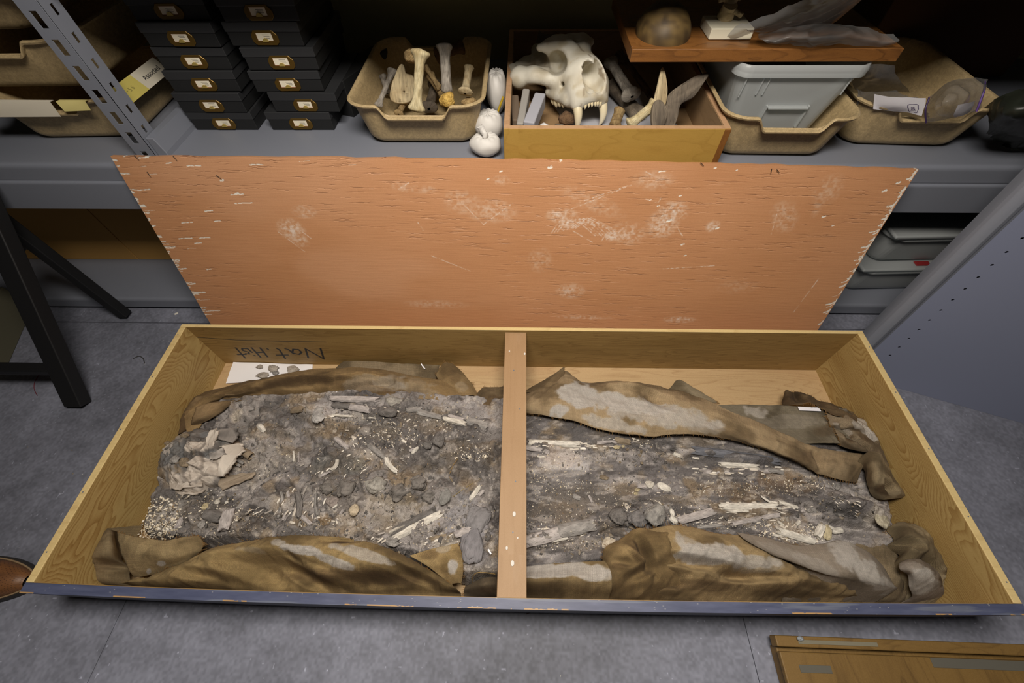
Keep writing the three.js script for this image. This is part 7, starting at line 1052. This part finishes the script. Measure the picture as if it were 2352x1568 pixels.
// zip bags and paper in the right tote
bag('plastic_sheet', 'clear rounded plastic sheet leaning behind the zip bags', [[[1958, 150, 0.8], [2010, 148, 0.83], [2052, 152, 0.83]], [[1952, 180, 0.77], [2010, 178, 0.8], [2062, 180, 0.8]], [[1962, 206, 0.745], [2020, 212, 0.75], [2090, 212, 0.76]]], M.film, { seed: 21, wr: 0.003, cat: 'plastic' });
{
  const cv = document.createElement('canvas'); cv.width = 256; cv.height = 128; const c = cv.getContext('2d'); c.fillStyle = '#e2e0e6'; c.fillRect(0, 0, 256, 128); c.strokeStyle = '#4a3d63'; c.lineWidth = 4; c.beginPath(); c.roundRect ? c.roundRect(178, 48, 40, 64, 10) : c.rect(178, 48, 40, 64); c.stroke(); c.fillStyle = '#4a3d63'; c.font = 'bold 34px sans-serif'; c.fillText('8', 188, 92); c.fillRect(186, 98, 24, 3);
  const tx = new THREE.CanvasTexture(cv); tx.colorSpace = THREE.SRGBColorSpace; tx.flipY = true;
  const z = thing('zip_bag', 'flat zip bag with a white numbered paper in the right tote', 'bag', [0, 0, 0]);
  bag('bag_film', null, [[[1962, 205, 0.755], [2030, 208, 0.765], [2120, 218, 0.765]], [[1975, 240, 0.72], [2040, 242, 0.73], [2128, 250, 0.735]], [[1990, 262, 0.69], [2050, 266, 0.69], [2132, 275, 0.69]]], M.film, { seed: 30, wr: 0.008, parent: z });
  bag('paper_insert', null, [[[2010, 215, 0.765], [2060, 222, 0.768], [2125, 226, 0.77]], [[2008, 235, 0.745], [2060, 242, 0.748], [2122, 246, 0.75]], [[2006, 250, 0.73], [2060, 256, 0.73], [2118, 266, 0.73]]], std({ map: tx, roughness: 0.7 }), { seed: 31, wr: 0.003, parent: z });
  const z2 = thing('zip_bag', 'bulging zip bag with a purple seal and white label in the right tote', 'bag', [0, 0, 0]);
  bag('bag_film', null, [[[2135, 222, 0.75], [2180, 188, 0.785], [2225, 182, 0.79], [2262, 186, 0.785]], [[2125, 250, 0.735], [2170, 232, 0.785], [2215, 220, 0.79], [2260, 208, 0.78]], [[2128, 280, 0.71], [2165, 276, 0.73], [2200, 268, 0.74], [2245, 255, 0.74]]], M.film, { seed: 57, wr: 0.007, parent: z2 });
  mesh('purple_seal', tubeOf([at(2262, 186, 0.787), at(2260, 208, 0.782), at(2252, 232, 0.765), at(2243, 256, 0.745)], 0.0022, 20, 6), std({ color: 0x5b3f86, roughness: 0.5 }), z2); mesh('purple_seal', tubeOf([at(2135, 222, 0.765), at(2126, 250, 0.745), at(2127, 282, 0.715)], 0.002, 14, 6), std({ color: 0x3d2c52, roughness: 0.5 }), z2);
  bag('paper_label', null, [[[2202, 240, 0.79], [2225, 236, 0.79], [2240, 232, 0.79]], [[2190, 262, 0.765], [2215, 256, 0.765], [2232, 250, 0.765]], [[2192, 270, 0.75], [2210, 266, 0.75], [2226, 258, 0.75]]], std({ color: 0xdcdae2, roughness: 0.8 }), { seed: 35, wr: 0.001, parent: z2 });
}
{
  const b = thing('cardboard_box', 'dark brown cardboard box in the shade behind the right tote', 'box', [1.34, SH, -0.85], 0); mesh('box_body', place(rbox(0.5, 0.3, 0.18, 0.004), 0, 0.15, 0), std({ color: 0x5a3e2a, roughness: 0.9 }), b); mesh('box_flap', place(rbox(0.5, 0.006, 0.14, 0.002), 0, 0.34, 0.06, -0.5), std({ color: 0x5a3e2a, roughness: 0.9 }), b);
  bag('plastic_bag', 'crumpled black plastic bag at the far right of the shelf', [[[2255, 250, 0.72], [2300, 220, 0.78], [2380, 200, 0.8], [2450, 230, 0.76]], [[2265, 290, 0.70], [2310, 270, 0.76], [2390, 260, 0.78], [2460, 280, 0.74]], [[2285, 325, 0.64], [2325, 325, 0.66], [2400, 330, 0.66], [2465, 330, 0.64]], [[2300, 338, 0.64], [2335, 340, 0.64], [2400, 342, 0.64], [2460, 342, 0.64]]], std({ color: 0x23261f, roughness: 0.4 }), { seed: 44, wr: 0.012 });
}
// ------------------------------------------------------------------ under the shelf and on the floor
{
  const card = std({ color: 0xb88d4c, roughness: 0.9 });
  const b = thing('cardboard_box', 'tan cardboard box with marker scribbles on the lower shelf at the left', 'box', [-1.66, 0.064, -0.6]); mesh('box_body', place(rbox(0.9, 0.3, 0.28, 0.004), 0, 0.15, 0), card, b);
  for (const [x0, x1, m] of [[-0.45, 0.09, 1], [0.095, 0.45, 1]]) mesh('flap_panel', place(rbox(x1 - x0, 0.298, 0.004, 0.001), (x0 + x1) / 2, 0.15, 0.142), card, b);
  const sq = [[0.16, 0.262], [0.175, 0.275], [0.18, 0.255], [0.2, 0.268], [0.215, 0.252], [0.228, 0.272], [0.24, 0.256], [0.262, 0.27], [0.255, 0.25], [0.28, 0.262]].map(([x, y]) => V(x, y, 0.1448)); mesh('marker_scribble', tubeOf(sq, 0.0012, 60, 4), std({ color: 0x1c1a18 }), b);
}
{ // clear bins with lids on the lower shelf at the right
  const G = tubGeo({ w0: 0.3, d0: 0.24, w1: 0.34, d1: 0.28, h: 0.13, r0: 0.035, r1: 0.045, t: 0.003, lip: 0.008, lipDrop: 0.014 });
  ['lower', 'upper'].forEach((w, i) => { const t = thing('lidded_bin', `${w} cloudy plastic bin of the pair on the lower shelf at the right`, 'bin', [1.38, 0.064 + i * 0.148, -0.44], 0.04); mesh('bin_shell', G, M.clear, t); mesh('bin_lid', place(rbox(0.37, 0.012, 0.31, 0.006, 2), 0, 0.139, 0), M.clear, t); mesh('bin_content', place(rbox(0.26, 0.08, 0.2, 0.02, 2), 0, 0.05, 0), std({ color: 0x4e4a40, roughness: 0.9 }), t); if (i === 0) mesh('red_label', place(rbox(0.05, 0.004, 0.02, 0.001), 0.03, 0.147, 0.13), std({ color: 0x8c1f22 }), t); else mesh('rim_band', place(rbox(0.35, 0.008, 0.006, 0.003), 0, 0.135, 0.152), std({ color: 0x6e7072, roughness: 0.5 }), t); });
}
{ // perforated grey panel leaning back at the right
  const W = 0.85, H = 0.95, q = new THREE.Quaternion().setFromAxisAngle(V(1, 0, 0), -0.133);
  const t = thing('perforated_divider', 'grey steel end panel with a column of round holes leaning at the right', 'panel', [1.15, 0, 0.014], -0.3544);
  const s = new THREE.Shape(); s.moveTo(0, 0); s.lineTo(W, 0); s.lineTo(W, H); s.lineTo(0, H); s.closePath(); for (let k = 0; k < 20; k++) { const p = new THREE.Path(); p.absarc(0.051, 0.124 + k * 0.04, 0.0034, 0, Math.PI * 2, true); s.holes.push(p); }
  const g = new THREE.ExtrudeGeometry(s, { depth: 0.002, bevelEnabled: false }); g.applyQuaternion(q); g.translate(0, 0.0004, 0); mesh('perforated_sheet', g, std({ color: 0x8389a0, roughness: 0.5 }), t);
  const fl = new THREE.Shape(); fl.moveTo(0.002, 0.002); fl.quadraticCurveTo(-0.006, 0.002, -0.008, 0.008); fl.quadraticCurveTo(-0.014, 0.016, -0.024, 0.014); fl.lineTo(-0.036, 0.008); fl.quadraticCurveTo(-0.044, 0.004, -0.044, -0.008); fl.lineTo(-0.044, -0.035); fl.lineTo(-0.041, -0.035); fl.lineTo(-0.041, -0.008); fl.quadraticCurveTo(-0.041, 0.002, -0.034, 0.005); fl.lineTo(-0.023, 0.011); fl.quadraticCurveTo(-0.014, 0.012, -0.01, 0.006); fl.quadraticCurveTo(-0.007, 0, 0.002, -0.001); fl.closePath();
  const fg = new THREE.ExtrudeGeometry(fl, { depth: H, bevelEnabled: false, curveSegments: 6 }); const p = fg.attributes.position; for (let i = 0; i < p.count; i++) p.setXYZ(i, p.getX(i), p.getZ(i), p.getY(i)); const fi = fg.toNonIndexed(); { const a = fi.attributes.position.array; for (let i = 0; i < a.length; i += 9) for (let k = 0; k < 3; k++) { const m = a[i + 3 + k]; a[i + 3 + k] = a[i + 6 + k]; a[i + 6 + k] = m; } } fi.computeVertexNormals(); fi.applyQuaternion(q); fi.translate(0, 0.003, 0); mesh('folded_flange', toCreasedNormals(fi, 0.6), M.steel, t);
}
{ // black trestle at the left edge
  const t = thing('table_trestle', 'black painted wooden trestle legs at the left edge of the photo', 'trestle', [-1.47, 0, 0]); const blk = std({ color: 0x121214, roughness: 0.6 });
  const bar = (a, b, w, d, name) => { const A = V(...a), B = V(...b), g = rbox(w, A.distanceTo(B), d, 0.004, 2); g.applyQuaternion(new THREE.Quaternion().setFromUnitVectors(V(0, 1, 0), B.clone().sub(A).normalize())); g.translate((A.x + B.x) / 2, (A.y + B.y) / 2, (A.z + B.z) / 2); mesh(name, g, blk, t); };
  bar([0.005, 0.012, 0.175], [0.005, 0.78, -0.32], 0.058, 0.04, 'leg'); bar([-0.05, 0.015, -0.205], [-0.08, 0.5, -0.215], 0.035, 0.035, 'leg'); bar([-0.35, 0.115, 0.1], [-0.02, 0.115, 0.1], 0.024, 0.035, 'cross_bar'); bar([-0.5, 0.42, -0.12], [0.0, 0.42, -0.12], 0.03, 0.05, 'cross_bar');
}
{ const c = thing('cardboard_box', 'dull olive cardboard box corner at the left edge under the trestle', 'box', [-2.02, 0, -0.06], 0.35); mesh('box_body', place(rbox(0.3, 0.12, 0.3, 0.004), 0, 0.06, 0), std({ color: 0x545140, roughness: 0.9 }), c); }
{ // thread, grit and scuffs on the floor
  tag(mesh('thread', tubeOf([[88, 862], [80, 876], [78, 890], [82, 902], [86, 908]].map(([x, y]) => at(x, y, 0.0012)), 0.0011, 24, 5), std({ color: 0x6d2b38, roughness: 0.9 })), 'short dark red thread on the floor near the trestle foot', 'thread');
  tag(mesh('thread', tubeOf([[306, 823], [318, 818], [328, 822], [332, 834]].map(([x, y]) => at(x, y, 0.0014)), 0.0016, 24, 5), std({ color: 0x3a3836, roughness: 0.9 })), 'curl of dark lint on the floor left of the crate', 'lint');
  tag(mesh('splinter', tubeOf([[2090 - 840, 1392], [1228, 1402], [1208, 1410]].map(([x, y]) => at(x, y, 0.001)), 0.0009, 10, 4), std({ color: 0x4a3a34 })), 'dark splinter on the floor in front of the slat', 'splinter'); tag(mesh('splinter', tubeOf([[1190, 1393], [1191, 1400], [1192, 1406]].map(([x, y]) => at(x, y, 0.001)), 0.0009, 8, 4), std({ color: 0xb8b4b0 })), 'pale straight splinter on the floor in front of the slat', 'splinter');
  const R = rng(5), g = new THREE.IcosahedronGeometry(1, 0), n = 150, im = new THREE.InstancedMesh(g, std({ color: 0xffffff, roughness: 0.9 }), n), m = new THREE.Matrix4(), qq = new THREE.Quaternion();
  for (let k = 0; k < n; k++) { const left = R() < 0.5; const x = left ? -2.2 + R() * 1.14 : -2.2 + R() * 4.6, z = left ? -0.15 + R() * 0.9 : 0.76 + R() * 0.5, s = 0.0006 + R() * R() * 0.0022; m.compose(V(x, s * 0.3, z), qq.setFromEuler(new THREE.Euler(R() * 6, R() * 6, R() * 6)), V(s * 1.5, s * 0.6, s)); im.setMatrixAt(k, m); im.setColorAt(k, new THREE.Color(...toLin(R() < 0.6 ? [190, 190, 186] : [120, 112, 100]))); } im.name = 'floor_grit'; im.castShadow = im.receiveShadow = true; scene.add(im); tag(im, 'scattered pale grit on the concrete floor', 'grit', null, 'stuff');
  const flake = at(405, 720, 0.001), fm = mesh('paint_flake', rbox(0.012, 0.002, 0.008, 0.0005), M.paper); fm.position.copy(flake); fm.rotation.y = 0.5; tag(fm, 'white paint flake on the floor left of the lid', 'flake');
}
{ // brown leather shoe whose toe shows at the left edge
  const tx = texture(256, 256, (u, v) => { const a = Math.floor(u * 22), b = Math.floor(v * 22), dx = u * 22 - a - 0.5, dy = v * 22 - b - 0.5; const hole = Math.hypot(dx, dy) < 0.2 && (a + b) % 2 === 0; const k = mixc([136, 92, 54], [92, 60, 36], tfbm(u, v, 6, 6, 4, 2)); return hole ? [52, 32, 20] : k; });
  const t = thing('leather_shoe', 'brown perforated leather shoe toe at the lower left edge', 'shoe', [-1.262, 0, 0.683], 0.0);
  const ringG = (f0, f1, mat, name, uvs) => { const nl = 30, nr = 24, pos = [], uv = [], idx = []; for (let j = 0; j <= nl; j++) { const s = j / nl, L = 0.29, w = 0.05 * Math.pow(Math.sin(Math.PI * clamp(0.04 + s * 0.9)), 0.55) * (s < 0.35 ? 1 : lerp(1, 0.78, (s - 0.35) / 0.65)), h = s < 0.5 ? lerp(0.035, 0.072, Math.sqrt(s / 0.5)) : lerp(0.072, 0.095, (s - 0.5) * 2); for (let k = 0; k <= nr; k++) { const a = Math.PI * k / nr; pos.push(-s * L, f0 + (Math.sin(a) ** 0.8) * (h - f0) * f1, Math.cos(a) * w); uv.push(s * 2.2, k / nr * 1.4); } } for (let j = 0; j < nl; j++) for (let k = 0; k < nr; k++) { const a = j * (nr + 1) + k; idx.push(a, a + nr + 1, a + 1, a + 1, a + nr + 1, a + nr + 2); } const g = new THREE.BufferGeometry(); g.setAttribute('position', new THREE.Float32BufferAttribute(pos, 3)); g.setAttribute('uv', new THREE.Float32BufferAttribute(uv, 2)); g.setIndex(idx); g.computeVertexNormals(); return mesh(name, g, mat, t); };
  ringG(0.018, 1, std({ map: tx, bumpMap: tx, bumpScale: 0.001, roughness: 0.5 }), 'upper');
  const sole = new THREE.Shape(); for (let j = 0; j <= 40; j++) { const s = j / 40, w = 0.056 * Math.pow(Math.sin(Math.PI * clamp(0.035 + s * 0.92)), 0.55) * (s < 0.35 ? 1 : lerp(1, 0.8, (s - 0.35) / 0.65)); j ? sole.lineTo(0.006 - s * 0.3, w) : sole.moveTo(0.006, w); } for (let j = 40; j >= 0; j--) { const s = j / 40, w = 0.056 * Math.pow(Math.sin(Math.PI * clamp(0.035 + s * 0.92)), 0.55) * (s < 0.35 ? 1 : lerp(1, 0.8, (s - 0.35) / 0.65)); sole.lineTo(0.006 - s * 0.3, -w); }
  const sg = new THREE.ExtrudeGeometry(sole, { depth: 0.018, bevelEnabled: true, bevelSize: 0.002, bevelThickness: 0.002, bevelSegments: 1 }); sg.rotateX(-Math.PI / 2); sg.translate(0, 0.002, 0); mesh('sole', sg, std({ color: 0x2b2724, roughness: 0.6 }), t);
  const wl = []; for (let j = 0; j <= 30; j++) { const s = j / 30 * 0.6, w = 0.052 * Math.pow(Math.sin(Math.PI * clamp(0.04 + s * 0.9)), 0.55); wl.push(V(-s * 0.29 + 0.002, 0.0215, w)); } const wr = wl.map(p => V(p.x, p.y, -p.z)).reverse(); mesh('welt', tubeOf(wr.concat(wl), 0.0022, 80, 6), std({ color: 0x8a7458, roughness: 0.7 }), t);
}
{ // plywood crate corner at the lower right
  const ply = std({ map: woodTexture(1024, 256, { light: [126, 98, 52], dark: [78, 56, 26], lines: 7, along: 2, across: 4, seed: 31, line: 0.5, blotch: 0.5 }), roughness: 0.6 });
  const pA = at(1783, 1470, 0.06), t = thing('plywood_box', 'plywood box with a lipped lid at the lower right corner', 'box', [pA.x, 0, pA.z], -0.012); const W = 0.75, D = 0.5;
  mesh('box_body', boxUV(place(rbox(W - 0.02, 0.03, D, 0.003), W / 2, 0.0155, D / 2 + 0.01), 1.2, 3, true), ply, t); mesh('lid_board', boxUV(place(rbox(W, 0.014, D + 0.02 - 0.03, 0.003), W / 2, 0.053, D / 2 + 0.015), 1.4, 3, true), ply, t); mesh('lid_batten', boxUV(place(rbox(W, 0.028, 0.022, 0.003), W / 2, 0.045, 0.001), 1.6, 3), ply, t);
  const tape = std({ color: 0x605d54, roughness: 0.7 }); mesh('plaster_smear', place(rbox(0.18, 0.0014, 0.008, 0.0006), 0.14, 0.0597, 0.001), std({ color: 0x7f7a68, roughness: 0.9 }), t); mesh('grey_tape', place(rbox(0.07, 0.0014, 0.014, 0.0006), 0.07, 0.0607, 0.05), tape, t); mesh('grey_tape', place(rbox(0.25, 0.0014, 0.018, 0.0006), 0.46, 0.0607, 0.03), tape, t);
  const cl = knob('small crumpled foil bit on the edge of the plywood box', [1838, 1466, 0.064], [0.008, 0.005, 0.005], [[196, 204, 210], [120, 126, 132]], { name: 'foil_bit', cat: 'scrap' });
}
renderer.render(scene, camera);
